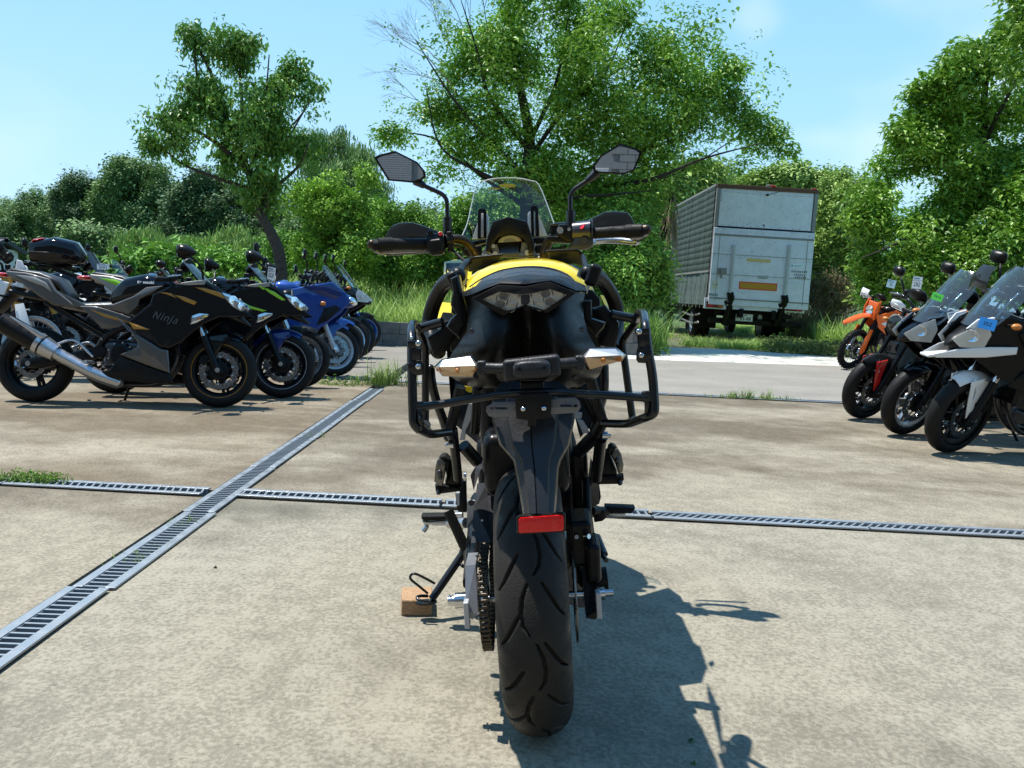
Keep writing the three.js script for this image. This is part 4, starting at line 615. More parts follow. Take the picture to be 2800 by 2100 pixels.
function panel(pts, z, th, bev, taper) {                                   // rounded plate whose distance from the middle narrows along the bike
  const g = plate(pts, z, th, bev, null, 3); if (taper) { const p = g.attributes.position; for (let i = 0; i < p.count; i++) p.setZ(i, p.getZ(i) * taper(p.getX(i), p.getY(i))); g.computeVertexNormals(); return toCreasedNormals(g, 0.8); } return g;
}
const both = (b, f) => { const n = b.g.length; f(b, 1); const c = b.g.length; f(b, -1); if (!n) b.cut = [c, b.g.length]; return b; };
function motorbike(s) {
  const W = s.wb || 1.47, t = thing('motorcycle', s.label, 'motorcycle', V(s.pos.x, 0, s.pos.z), s.heading, s.group); t.rotation.x = -(s.lean ?? 0.14);
  const wire = s.style === 'enduro', rf = wire ? .335 : .297, rr = wire ? .32 : .307, K = s.col, full = s.full !== false;
  const rake = s.rake ?? 0.43, ax = V(-Math.sin(rake), Math.cos(rake), 0), sq = new THREE.Quaternion().setFromAxisAngle(ax, s.steer ?? 0.3);
  const F = (m) => { for (const k of [m, m.twin]) if (k) { k.position.set(W, rf, 0); k.quaternion.copy(sq); } return m; };      // parts that steer: drawn about the front axle
  const up = (l, fwd = 0, z = 0) => V(ax.x * l + Math.cos(rake) * fwd, ax.y * l + Math.sin(rake) * fwd, z);
  // front wheel
  const fw = F(addMesh(wire ? GEO.wireF : s.ten ? GEO.rimTen : GEO.rimF, 'front_wheel', K.rim || M.frame, t));
  addMesh(wire ? GEO.knobF : GEO.tyreF, 'tyre', s.dusty ? M.rubberDusty : M.rubber, fw);
  for (const z of wire ? [-.06] : [.062, -.062]) { const d = addMesh(s.roundDisc ? GEO.discRound : GEO.disc, 'brake_disc', M.disc, fw); d.position.z = z; if (full) { const c = addMesh(GEO.carrier, 'disc_carrier', K.carrier || M.frame, fw); c.position.z = z; const bo = addMesh(GEO.bobbins, 'disc_bobbins', M.alu, fw, 'stuff'); bo.position.z = z; } }
  if (K.stripe) for (const z of [.0455, -.0463]) addMesh(GEO.stripe, 'pinstripe', K.stripe, fw).position.z = z;
  F(mb().rod(V(0, 0, -.12), V(0, 0, .12), .014).rod(V(0, 0, .115), V(0, 0, .128), .02).build('axle', M.steel, t));
  // fork legs, lower and upper, with brake caliper
  for (const z of [.098, -.098]) {
    const inv = s.upsideDown, lo = mb().rod(up(.0, -.005, z), up(.30, 0, z), .030, .027, 14).box(.05, .09, .04, up(0, .01, z), [0, 0, rake], .01), hi = mb().rod(up(.26, 0, z), up(.74, 0, z), inv ? .030 : .021, inv ? .030 : .021, 14);
    F(lo.build('fork_lower', inv ? (K.forkTube || M.steel) : (K.fork || M.frame), t)); F(hi.build('fork_tube', inv ? (K.fork || M.frame) : (K.forkTube || M.steel), t));
    if (!wire || z > 0) F(mb().box(.085, .05, .035, V(-.115, .085, z * .86), [0, 0, .9], .012).rod(V(-.13, .10, z * .66), V(-.13, .10, z * 1.08), .012).rod(V(-.10, .065, z * .66), V(-.10, .065, z * 1.08), .012).build('brake_caliper', M.frame, t));
  }
  F(mb().box(.06, .035, .25, up(.58), [0, 0, rake], .01).box(.06, .035, .25, up(.76), [0, 0, rake], .01).build('triple_clamp', M.frame, t));
  // front fender
  if (!wire) {
    const rows = [], a0 = s.fenderA0 ?? -0.55, a1 = s.fenderA1 ?? 1.0, fr = rf + .022; for (let i = 0; i <= 16; i++) { const a = mix(a0, a1, i / 16), wd = .066 * (1 - .25 * Math.abs(i / 8 - 1) ** 3); rows.push([-1, -.8, -.35, 0, .35, .8, 1].map((k) => { const r = fr + .012 - .05 * Math.abs(k) ** 2.2; return V(-Math.sin(a) * r, Math.cos(a) * r, k * wd); })); }
    const b = mb().add(loft(rows)).add(loft(rows.map((r) => r.map((p) => p.clone().multiplyScalar(.988))).reverse()));
    both(b, (q, m) => q.add(plate([[-.10, .27], [.05, .30], [.08, .26], [.02, .22], [-.02, .12], [-.06, .10]], .075 * m + .004, .008, .003)));
    F(b.build('front_fender', K.fender || M.plastic, t));
    if (s.fenderStay) F(both(mb(), (q, m) => q.add(plate([[-.04, .30], [.085, .285], [.06, .12], [.03, -.02], [-.02, -.03], [-.01, .13]], .082 * m + .005, .012, .004, [[[.045, .25], [.03, .13], [.01, .20]]]))).build('fender_stay', K.stay || K.fender, t));
  } else {
    const rows = []; for (let i = 0; i <= 14; i++) { const u = i / 14, x = mix(-.30, .46, u), y = rf + .17 + .06 * Math.sin(u * 2.2) - .12 * Math.max(0, u - .45) ** 1.3 + .10 * (1 - u), wd = mix(.075, .055, u) * (u > .85 ? 1 - (u - .85) * 3 : 1); rows.push([-1, -.7, 0, .7, 1].map((k) => V(x, y - .045 * k * k, k * wd))); }
    F(mb().add(loft(rows)).add(loft(rows.map((r) => r.map((p) => p.clone().add(V(0, -.006, 0)))).reverse())).build('front_fender', K.fender, t));
    F(both(mb(), (q, m) => q.add(plate([[-.10, .0], [-.02, -.05], [.03, .05], [-.09, .38], [-.17, .36]], .125 * m + .008, .016, .006))).build('fork_guard', K.fender, t));
  }
  // rear wheel, swingarm, chain
  const rw = addMesh(wire ? GEO.wireR : GEO.rimR, 'rear_wheel', K.rim || M.frame, t); rw.position.set(0, rr, 0);
  addMesh(wire ? GEO.knobR : s.fat ? GEO.tyreFat : GEO.tyreR, 'tyre', M.rubber, rw); addMesh(GEO.discR, 'brake_disc', M.disc, rw).position.z = .075;
  if (K.stripe) addMesh(GEO.stripe, 'pinstripe', K.stripe, rw).position.z = .058;
  both(mb(), (q, m) => q.add(plate([[-.06, rr + .035], [-.07, rr - .03], [.10, rr - .035], [.52, .36], [.52, .46], [.25, rr + .075]], .105 * m + .016, .032, .01))).rod(V(.5, .42, -.12), V(.5, .42, .12), .035).build('swingarm', K.swing || M.frame, t);
  mb().rod(V(0, rr, -.13), V(0, rr, .13), .014).rod(V(0, rr, .115), V(0, rr, .135), .022, .022, 6).build('rear_axle', M.steel, t);
  // frame, engine
  const ex = .78;
  both(mb(), (q, m) => q.tube([V(W - .47, .93, .05 * m), V(.95, .74, .15 * m), V(.62, .55, .15 * m), V(.52, .40, .12 * m)], .026, { s: 8 }).tube([V(W - .45, .84, .05 * m), V(1.08, .55, .15 * m), V(1.0, .35, .14 * m)], .02, { s: 8 }).tube([V(.78, .70, .13 * m), V(.30, .80, .11 * m), V(-.18, .88, .09 * m)], .018, { s: 8 }).tube([V(.60, .52, .13 * m), V(.10, .80, .10 * m)], .015, { s: 8 })).build('frame', K.frame || M.frame, t);
  const e = mb().box(.34, .24, .30, V(ex - .04, .40, 0), null, .05).box(.24, .26, .26, V(ex + .14, .56, 0), [0, 0, -.35], .03).box(.20, .12, .25, V(ex + .20, .70, 0), [0, 0, -.35], .03).box(.30, .12, .26, V(ex, .26, 0), null, .03);
  for (let i = 0; i < 7; i++) e.box(.25, .006, .275, V(ex + .105 + i * .012, .48 + i * .03, 0), [0, 0, -.35]);
  const eng = e.build('engine', K.engine || M.darkMetal, t);
  both(mb(), (q, m) => q.rod(V(ex - .05, .40, .13 * m), V(ex - .05, .40, .185 * m), .105, .088, 26).rod(V(ex - .05, .40, .185 * m), V(ex - .05, .40, .195 * m), .088, .07, 26).rod(V(ex - .22, .42, .13 * m), V(ex - .22, .42, .16 * m), .055, .05, 18)).build('clutch_cover', K.cover || M.frame, eng);
  { const b = mb(); for (let i = 0; i < 9; i++) { const a = i / 9 * 6.2832; b.rod(V(ex - .05 + .096 * Math.cos(a), .40 + .096 * Math.sin(a), .13), V(ex - .05 + .096 * Math.cos(a), .40 + .096 * Math.sin(a), .178), .008, .008, 6); } for (const [x, y] of [[ex - .2, .52], [ex - .14, .56], [ex + .04, .56], [ex + .12, .46], [ex - .18, .30]]) b.rod(V(x, y, .13), V(x, y, .17), .011, .011, 6); b.build('engine_bolts', M.steel, eng); }
  mb().box(.04, .30, .30, V(W - .32, .56, 0), [0, 0, .15], .008).build('radiator', M.frame, t);
  // exhaust
  both(mb(), (q, m) => q.tube([V(ex + .27, .58, .06 * m), V(ex + .36, .40, .06 * m), V(ex + .22, .19, .05 * m), V(ex - .12, .16, .05 * m)], .021, { s: 8 })).build('exhaust_pipe', K.pipe || M.darkMetal, t);
  if (s.muffler !== 'low') {
    const a = V(.58, .22, .19), b = V(.14, .46, .245), c = V(-.14, .62, .27), d = b.clone().sub(c).normalize();
    const mf = mb().rod(c, b.clone().addScaledVector(d, .03), .082, .082, 28).build('muffler', K.muffler || M.plastic, t);
    mb().rod(c.clone().addScaledVector(d, -.012), c.clone().addScaledVector(d, .01), .07, .084, 28).build('end_cap', M.frame, mf);
    mb().rod(b.clone().addScaledVector(d, -.02), b.clone().addScaledVector(d, .14), .086, .068, 28).tube([b.clone().addScaledVector(d, .12), a.clone().add(V(-.06, .03, 0)), a.clone().add(V(.12, -.04, -.05))], .050, { s: 12 }).build('exhaust_shield', M.alu, mf);
    mb().add(plate([[-.155, .0], [.13, .02], [.16, .0], [.13, -.025], [-.15, -.01]], .0, .01, .004), V(.07, .585, .315), [0, 0, -.55]).build('heat_shield', M.alu, mf);
  } else { mb().rod(V(.42, .24, .12), V(.62, .22, .10), .09, .09, 20).build('muffler', M.darkMetal, t); }
  // seat, tail
  const sy = s.seatY || .80;
  if (s.style === 'enduro') {
    mb().add(hull([[-.35, .93, 0, .05, .02], [-.2, .95, 0, .08, .035], [.3, .93, 0, .09, .045], [.72, .93, 0, .08, .045], [.80, .97, 0, .05, .03]])).build('seat', M.seat, t);
    both(mb(), (q, m) => q.add(panel([[-.42, .93], [.05, .92], [.42, .88], [.30, .74], [-.1, .84]], .115 * m + .012, .024, .01))).build('tail', K.tail || K.body, t);
    const rows = [[-.62, .90, .05], [-.45, .93, .075], [-.25, .95, .085], [0, .91, .085]].map(([x, y, w]) => [-1, -.6, 0, .6, 1].map((k) => V(x, y - .03 * k * k, k * w))); mb().add(loft(rows)).build('rear_fender', K.fender, t);
  } else {
    const st = s.style === 'sport';
    mb().add(hull(st ? [[.18, .80, 0, .06, .02], [.22, .80, 0, .13, .035], [.40, .775, 0, .15, .04], [.60, .785, 0, .115, .05], [.68, .82, 0, .08, .03]] : [[.12, sy + .03, 0, .08, .02], [.18, sy + .02, 0, .15, .045], [.42, sy - .01, 0, .155, .05], [.62, sy, 0, .115, .05], [.70, sy + .04, 0, .08, .03]])).build('seat', M.seat, t);
    mb().add(hull(st ? [[-.24, 1.055, 0, .03, .01], [-.18, 1.055, 0, .08, .02], [.05, 1.02, 0, .12, .035], [.2, .96, 0, .12, .05], [.28, .86, 0, .10, .03]] : [[-.30, sy + .13, 0, .05, .015], [-.2, sy + .13, 0, .11, .03], [.05, sy + .11, 0, .135, .045], [.2, sy + .07, 0, .125, .05], [.24, sy, 0, .08, .02]])).build('passenger_seat', M.seat, t);
    const tl = st ? [[-.22, 1.045], [-.05, 1.035], [.14, .99], [.20, .90], [.34, .80], [.52, .76], [.38, .765], [.20, .77], [.05, .85], [-.12, .97], [-.21, 1.01]] : [[-.34, sy + .12], [-.10, sy + .12], [.15, sy + .05], [.30, sy - .05], [.5, sy - .07], [.30, sy - .13], [0, sy - .06], [-.28, sy + .05]];
    both(mb(), (q, m) => q.add(panel(tl, .135 * m + .02 , .04, .018, (x) => clamp(.62 + (x + .25) * .8, .45, 1)))).box(.36, .05, .14, V(-.02, st ? .95 : sy + .06, 0), [0, 0, st ? -.30 : 0], .02).build('tail', K.tail || K.body, t);
    if (K.tailStripe) both(mb(), (q, m) => q.add(panel([[-.14, 1.015], [.02, 1.0], [.12, .955], [.17, .88], [.10, .925], [-.02, .965]], .135 * m + (m > 0 ? .0235 : -.0185), .005, .002, (x) => clamp(.62 + (x + .25) * .8, .45, 1)))).build('tail_stripe', K.tailStripe, t);
    mb().add(hull([[-.36, st ? 1.02 : sy + .08, 0, .03, .01], [-.33, st ? 1.02 : sy + .08, 0, .06, .02], [-.28, st ? 1.02 : sy + .08, 0, .07, .02], [-.25, st ? 1.02 : sy + .08, 0, .04, .015]])).build('tail_light', M.red, t);
    both(mb(), (q, m) => q.rod(V(-.22, .84, .05 * m), V(-.24, .84, .16 * m), .010).ball(V(-.245, .84, .18 * m), .022, 1.2, 1, 1.6)).add(plate([[-.34, .72], [-.30, .71], [-.12, .92], [-.18, .93]], .06, .12, .01)).build('license_bracket', M.plastic, t);
  }
  // tank
  const ty = s.tankY || 0;
  if (s.style === 'enduro') { mb().add(hull([[.70, .95, 0, .06, .05], [.78, .97, 0, .12, .09], [.95, .98, 0, .13, .10], [1.05, .98, 0, .07, .06]])).build('tank', K.tank || M.plastic, t); both(mb(), (q, m) => q.add(panel([[.62, .93], [.95, 1.02], [1.30, .92], [1.22, .72], [1.02, .58], [.90, .74]], .16 * m + .012, .024, .01, (x) => 1.25 - .3 * x * .5))).build('radiator_shroud', K.body, t); both(mb(), (q, m) => q.add(panel([[.72, .90], [1.0, .86], [1.2, .80], [1.08, .74], [.92, .80]], .16 * m + (m > 0 ? .016 : -.0105), .006, .002, (x) => 1.25 - .3 * x * .5))).build('shroud_stripe', M.whitePaint, t); }
  else {
    mb().add(hull([[.585, .83 + ty, 0, .06, .04], [.62, .87 + ty, 0, .11, .085], [.72, .91 + ty, 0, .155, .125], [.88, .945 + ty, 0, .175, .125], [1.02, .95 + ty, 0, .15, .10], [1.13, .93 + ty, 0, .08, .06]], 'x', 32, 2.7)).build('tank', K.tank || K.body, t);
    mb().rod(V(.90, 1.065 + ty, 0), V(.90, 1.078 + ty, 0), .036, .032, 20).build('fuel_cap', M.steel, t);
  }
  if (s.tankText) mb().add(lettering(s.tankText, .022), V(.905, .985 + ty, .1715), [-.16, -.10, -.02]).build('tank_lettering', M.whitePlastic, t);
  // bars, switchgear, mirrors
  const hb = s.barUp ?? .05, hz = s.barW ?? .36, topL = .80;
  const bar = F(both(mb(), (q, m) => q.tube([up(topL, .0, .02 * m), up(topL + hb * .7, .02, .12 * m), up(topL + hb, -.03, .22 * m), up(topL + hb * .9, -.11, hz * m)], .0125, { s: 8 })).build('handlebar', M.frame, t));
  both(mb(), (q, m) => q.rod(up(topL + hb * .98, -.055, (hz - .12) * m), up(topL + hb * .9, -.115, (hz + .02) * m), .019, .019, 12).ball(up(topL + hb * .9, -.118, (hz + .03) * m), .021)).build('grips', M.rubber, bar);
  both(mb(), (q, m) => q.box(.05, .05, .07, up(topL + hb, -.035, .205 * m), [0, .3 * m, rake], .012).box(.05, .05, .04, up(topL + hb + .03, .03, .17 * m), null, .01)).build('switchgear', M.plastic, bar);
  both(mb(), (q, m) => q.tube([up(topL + hb, .01, .2 * m), up(topL + hb - .01, .04, .25 * m), up(topL + hb - .01, -.02, hz * m), up(topL + hb - .01, -.035, (hz + .02) * m)], .0065, { s: 6 })).build('levers', K.lever || M.steel, bar);
  mb().add(hull([[-.06, 0, 0, .06, .02], [-.04, 0, 0, .09, .035], [.02, .02, 0, .09, .04], [.05, .03, 0, .05, .02]]), up(.90, .09), [0, 0, .5]).build('instruments', M.plastic, bar);
  if (s.style === 'enduro') both(mb(), (q, m) => { const P = [up(topL + hb + .05, .10, (hz - .14) * m), up(topL + hb + .06, .10, hz * m), up(topL + hb + .03, .0, (hz + .06) * m)]; const rows = P.map((p) => [V(0, .05, 0), V(.018, .02, 0), V(.018, -.03, 0), V(0, -.06, 0)].map((o) => p.clone().add(o))); q.add(loft(rows)); q.add(loft(rows.map((r) => r.map((p) => p.clone().add(V(-.008, 0, 0)))).reverse())); q.tube([up(topL + hb, -.02, (hz - .16) * m), up(topL + hb + .03, .09, (hz - .1) * m), up(topL + hb + .03, .09, hz * m), up(topL + hb * .9, -.11, (hz + .05) * m)], .011, { s: 6 }); }).build('handguard', K.guard || M.whitePlastic, bar);
  else if (s.guards) both(mb(), (q, m) => { const P = [up(topL + hb + .02, .12, (hz - .13) * m), up(topL + hb + .03, .12, (hz - .02) * m), up(topL + hb, .02, (hz + .07) * m)]; const rows = P.map((p, i) => [V(-.03, .11 - i * .02, 0), V(.01, .05, 0), V(.012, -.02, 0), V(-.01, -.07, 0)].map((o) => p.clone().add(o))); q.add(loft(rows)); q.add(loft(rows.map((r) => r.map((p) => p.clone().add(V(-.006, 0, 0)))).reverse())); }).build('handguard', s.guards, bar);
  // mirrors
  for (const m of [1, -1]) if (s.mirrors !== 'none') {
    const fair = s.mirrors === 'fairing', p0 = fair ? V(W - .13, .98, .10 * m) : up(topL + hb + .01, .0, (hz - .16) * m), p2 = fair ? V(W - .20, 1.20, .30 * m) : s.mirrors === 'round' ? up(topL + hb + .16, .02, (hz - .02) * m) : up(topL + hb + .20, .03, (hz - .06) * m), p1 = fair ? V(W - .13, 1.12, .20 * m) : p0.clone().lerp(p2, .5).add(V(.02, .04, 0));
    const hd = mb().tube([p0, p1, p2], .009, { s: 7 }), put = (mm) => (fair ? mm : F(mm));
    const lx = p2.clone().add(V(0, fair ? .02 : .03, .03 * m));
    hd.add(hull(fair ? [[-.055, -.01, 0, .025, .03], [-.05, 0, 0, .075, .058], [-.02, .005, 0, .085, .060], [.02, .0, 0, .07, .045], [.06, -.012, 0, .03, .02], [.07, -.015, 0, .01, .01]] : [[-.02, 0, 0, .03, .02], [-.018, 0, 0, .062, .045], [.0, 0, 0, .066, .048], [.02, 0, 0, .045, .03], [.028, 0, 0, .015, .01]], 'x', fair ? 7 : 24, s.mirrors === 'round' ? 2 : fair ? 2 : 3), lx, [0, fair ? -.25 * m : 0, fair ? .1 : 0]);
    const mm = put(hd.build('mirror', K.mirror || M.plastic, t));
    mb().box(.002, fair ? .092 : .074, fair ? .126 : .106, V(fair ? -.0505 : -.0195, 0, 0), null, .0009).g.forEach((g) => { g.applyMatrix4(new THREE.Matrix4().makeRotationFromEuler(new THREE.Euler(0, fair ? -.25 * m : 0, fair ? .1 : 0, 'YXZ'))); g.translate(lx.x, lx.y, lx.z); addMesh(boxUV(g), 'mirror_glass', M.mirror, mm); });
  }
  // side stand, pegs
  mb().tube([V(.72, .22, -.13), V(.66, .10, -.20), V(.62, .015, -.26 + .02)], .012, { s: 7 }).box(.07, .01, .05, V(.61, .012, -.25), null, .004).build('side_stand', M.frame, t);
  both(mb(), (q, m) => q.rod(V(.52, .33, .15 * m), V(.50, .33, .27 * m), .014, .014, 8).rod(V(.24, .45, .15 * m), V(.20, .45, .25 * m), .013, .013, 8).tube([V(.50, .38, .13 * m), V(.36, .50, .15 * m), V(.22, .46, .16 * m)], .012, { s: 6 })).build('foot_pegs', M.alu, t);
  (s.bodywork || (() => {}))(t, W, F, up, K, s);
  return t;
}
// screen: curved clear sheet, rows from bottom to top [x, y, half width, sweep back at the edges]
const screenGeo = (rows, th = .003) => { const mk = (o) => rows.map(([x, y, w, sw]) => [-1, -.75, -.4, 0, .4, .75, 1].map((k) => V(x - sw * k * k + o, y, k * w))); return mb().add(loft(mk(0))).add(loft(mk(-th).reverse())); };
// ---- body styles
const N4 = (x, y) => [(x - 310) / 1060, .297 - ((y - 1200) - (x - 310) * .0316) / 1060];      // side view of the sports fairing, traced
const P4 = (a) => a.map(([x, y]) => N4(x, y));
const nose = (x) => (x < 1.05 ? 1 : Math.max(.16, 1 - (x - 1.05) * 1.12));
function sportBody(t, W, F, up, K, s) {
  const z0 = .235, side = (pts, name, mat, dz = 0, th = .035, bev = .014) => both(mb(), (q, m) => q.add(panel(P4(pts), m > 0 ? z0 + dz : -z0 - dz + th, th, bev, nose))).build(name, mat, t);
  side([[1350, 610], [1480, 545], [1620, 515], [1760, 480], [1900, 565], [1975, 650], [2135, 780], [2000, 790], [1880, 790], [1760, 850], [1640, 960], [1600, 1010], [1500, 1065], [1420, 1050], [1330, 940], [1170, 870], [1165, 830], [1240, 770], [1330, 690]], 'side_fairing', K.body);
  side([[1050, 795], [1110, 835], [1170, 905], [1250, 955], [1440, 1070], [1490, 1078], [1508, 1275], [1300, 1200], [1100, 1120], [1240, 1050], [1235, 1010], [1160, 900]], 'lower_fairing', K.body2 || K.body, -.008, .03);
  side([[1098, 1126], [1300, 1205], [1508, 1283], [1535, 1355], [1300, 1360], [1000, 1310], [860, 1282], [1010, 1240]], 'belly_pan', K.belly || M.plastic, -.03, .03);
  side([[735, 705], [860, 705], [1000, 745], [1160, 800], [1135, 855], [1060, 890], [925, 900], [840, 810]], 'side_cover', K.body2 || K.body, -.055, .03);
  side([[860, 700], [1020, 690], [1180, 622], [1285, 545], [1430, 532], [1335, 600], [1235, 650], [1222, 705], [1150, 778], [1000, 735]], 'tank_cover', K.cover2 || K.body2 || K.body, -.03, .03);
  side([[1520, 520], [1620, 495], [1765, 470], [1755, 515], [1640, 525]], 'upper_cowl_trim', K.trim || M.silver, .002, .02, .006);
  if (K.line) {
    const d = .0025, ln = (p) => side(p, 'gold_stripe', K.line, d, .005, .001);
    if (K.lineSet === 'a') { ln([[1165, 845], [1240, 870], [1350, 910], [1210, 905]]); ln([[1520, 610], [1600, 625], [1700, 665], [1680, 692], [1600, 660]]); ln([[1680, 540], [1760, 545], [1885, 580], [1920, 632], [1760, 575]]); ln([[1390, 590], [1500, 600], [1545, 640], [1470, 610]]); side([[820, 735], [960, 775], [1150, 838], [1135, 848], [950, 800]], 'gold_stripe', K.line, -.0525, .005, .001); }
    else { ln([[1690, 520], [1800, 560], [1905, 635], [1870, 640], [1760, 575]]); ln([[1480, 640], [1590, 700], [1740, 742], [1700, 752], [1560, 720]]); ln([[1640, 500], [1760, 540], [1700, 545]]); }
  }
  if (s.sideText) mb().add(lettering(s.sideText, .056, .002, .25), V(N4(1465, 815)[0], N4(1465, 815)[1], .2245), [0, .10, -.24]).build('side_lettering', std(rgb(.05, .05, .052), .4), t);
  // nose cowl between the two sides
  mb().add(hull([[1.10, .86, 0, .05, .05], [1.18, .89, 0, .13, .10], [1.35, .87, 0, .135, .10], [1.50, .80, 0, .10, .075], [1.64, .72, 0, .055, .035], [1.70, .685, 0, .02, .012]], 'x', 24, 2.6)).build('nose_cowl', K.body, t);
  for (const m of [1, -1]) {
    const pts = P4([[1890, 572], [1960, 592], [2060, 660], [2105, 712], [2050, 735], [1985, 700], [1930, 640]]), k = 1;
    const hl = mb().add(panel(pts, m > 0 ? .243 : -.238, .006, .002, nose)).build('headlight', M.lens, t);
    mb().add(panel(pts.map(([x, y]) => [mix(x, 1.62, .03), mix(y, .83, .05)]), m > 0 ? .2395 : -.2365, .003, .001, nose)).build('reflector', M.chrome, hl);
    for (const [px, py, r] of [[1985, 640, .034], [2050, 690, .026]]) { const [x, y] = N4(px, py), zz = (.2425) * nose(x); mb().add(lathe([[0, .004], [r * .6, .003], [r, -.002], [r * 1.1, .003], [r * 1.12, -.004]], 'z', 20), V(x, y, m * zz), [0, m > 0 ? .75 : Math.PI - .75, 0]).build('lamp_bowl', M.chrome, hl); }
    const ip = P4([[1660, 785], [1720, 758], [1800, 765], [1795, 785], [1700, 850], [1650, 868]]);
    const il = mb().add(panel(ip, m > 0 ? .249 : -.235, .014, .006, nose)).build('indicator', M.lens, t);
    mb().add(panel(ip.map(([x, y]) => [mix(x, ip[2][0] - .06, .12), mix(y, ip[3][1], .15)]), m > 0 ? .2365 : -.2345, .002, .0005, nose)).build('reflector', M.chrome, il);
    mb().ball(V(N4(1715, 805)[0], N4(1715, 805)[1], m * .239 * nose(1.33)), .012).build('bulb', M.amber, il);
  }
  screenGeo([[1.47, .90, .10, .05], [1.39, 1.0, .13, .06], [1.30, 1.10, .13, .06], [1.22, 1.17, .10, .05], [1.18, 1.195, .06, .03]]).build('windscreen', s.screen || M.screenTint, t);
  both(mb(), (q, m) => q.tube([V(1.37, .93, .09 * m), V(1.30, 1.02, .10 * m), V(1.24, 1.08, .09 * m)], .007, { s: 6 })).build('screen_stay', M.frame, t);
}
function nakedBody(t, W, F, up, K, s) {
  F(mb().add(hull([[-.08, 0, 0, .06, .06], [-.05, 0, 0, .085, .085], [.0, 0, 0, .095, .095], [.05, 0, 0, .092, .092]]), up(.60, .10), [0, 0, .1]).build('headlight', K.shell || M.plastic, t));
  const l = F(mb().add(lathe([[0, .022], [.05, .016], [.08, .004], [.088, -.006]], 'z', 28), up(.60, .158), [0, Math.PI / 2, 0]).build('headlight_lens', M.lens, t));
  F(mb().add(lathe([[0, -.03], [.05, -.018], [.082, .0], [.086, .0]], 'z', 28), up(.60, .152), [0, Math.PI / 2, 0]).build('headlight_bowl', M.chrome, t));
  both(mb(), (q, m) => q.add(panel([[.70, .78], [1.05, .86], [1.32, .82], [1.25, .70], [1.05, .72], [.86, .66]], m > 0 ? .20 : -.18, .02, .008, (x) => 1.2 - .25 * x))).build('side_cover', K.body2 || K.body, t);
  for (const m of [1, -1]) { const i = F(mb().rod(up(.62, .05, .10 * m), up(.62, .06, .17 * m), .008).build('indicator', M.plastic, t)); mb().ball(up(.62, .065, .19 * m), .024, 1, .8, 1.3).build('indicator_lens', M.amber, i); }
  if (s.flyscreen) F(screenGeo([[.02, .0, .11, .04], [-.02, .10, .12, .05], [-.09, .20, .10, .04], [-.13, .25, .06, .02]]).g.reduce((b, g) => { const q = g.clone(); const o = up(.70, .14); q.translate(o.x, o.y, 0); b.add(q); return b; }, mb()).build('flyscreen', s.flyscreen, t));
}
function tourerBody(t, W, F, up, K, s) {
  const tp = (x) => (x < 1.1 ? 1 : Math.max(.22, 1 - (x - 1.1) * 1.25));
  both(mb(), (q, m) => q.add(panel([[.92, .60], [1.10, .52], [1.34, .60], [1.58, .76], [1.66, .86], [1.52, .98], [1.36, 1.03], [1.15, .98], [.86, .90]], m > 0 ? .27 : -.235, .035, .014, tp))).build('side_fairing', K.body, t);
  both(mb(), (q, m) => q.add(panel([[.98, .58], [1.12, .50], [1.30, .56], [1.22, .66], [1.02, .70]], m > 0 ? .275 : -.25, .025, .01, tp))).build('lower_fairing', K.body2 || K.body, t);
  mb().add(hull([[1.15, .90, 0, .08, .06], [1.32, .90, 0, .15, .10], [1.50, .87, 0, .12, .085], [1.64, .82, 0, .06, .045], [1.68, .80, 0, .02, .015]], 'x', 24, 2.6)).build('nose_cowl', K.body, t);
  for (const m of [1, -1]) {
    const p = [[1.50, .80], [1.64, .80], [1.695, .85], [1.60, .93], [1.50, .985], [1.47, .90]], h = mb().add(panel(p, m > 0 ? .312 : -.306, .006, .002, tp)).build('headlight', M.lens, t);
    mb().add(panel(p, m > 0 ? .300 : -.296, .004, .001, tp)).build('reflector', K.lampBack || M.whitePlastic, h);
    mb().add(lathe([[0, -.02], [.024, -.012], [.038, .004], [.042, .002]], 'z', 22), V(1.585, .885, m * .128), [0, m > 0 ? .95 : Math.PI - .95, 0]).build('lamp_bowl', M.chrome, h);
    const i = mb().rod(V(1.38, .97, .16 * m), V(1.37, .98, .24 * m), .012).build('indicator', M.plastic, t); mb().ball(V(1.38, .98, .265 * m), .028, 1.3, .8, 1).build('indicator_lens', M.amber, i);
  }
  screenGeo(s.screenRows || [[1.56, .94, .16, .09], [1.46, 1.06, .185, .10], [1.36, 1.19, .19, .10], [1.27, 1.30, .165, .08], [1.22, 1.35, .10, .04]]).build('windscreen', s.screen || M.screenTint, t);
  both(mb(), (q, m) => q.tube([V(1.42, 1.0, .10 * m), V(1.36, 1.10, .11 * m), V(1.28, 1.18, .10 * m)], .008, { s: 6 })).build('screen_stay', M.chrome, t);
}
function adventureBody(t, W, F, up, K, s) {
  tourerBody(t, W, F, up, { ...K, body: K.black || M.gloss, body2: K.black || M.gloss }, s);
  const tp = (x) => (x < 1.15 ? 1 : Math.max(.06, 1 - (x - 1.15) * 1.22));
  both(mb(), (q, m) => q.add(panel([[1.30, .785], [1.48, .745], [1.78, .715], [1.80, .735], [1.66, .785], [1.46, .82], [1.30, .835]], m > 0 ? .278 : -.253, .025, .010, tp))).box(.30, .02, .10, V(1.68, .735, 0), [0, 0, -.1], .008).build('beak', K.body, t);
  both(mb(), (q, m) => q.add(panel([[.70, .88], [.95, 1.0], [1.18, 1.0], [1.30, .92], [1.20, .78], [.95, .74]], m > 0 ? .265 : -.235, .03, .012, tp))).build('tank_panel', K.black || K.body, t);
  both(mb(), (q, m) => q.add(panel([[1.46, .96], [1.62, .93], [1.56, 1.0], [1.46, 1.02]], m > 0 ? .25 : -.22, .03, .01, tp))).build('screen_base', K.body, t);
}
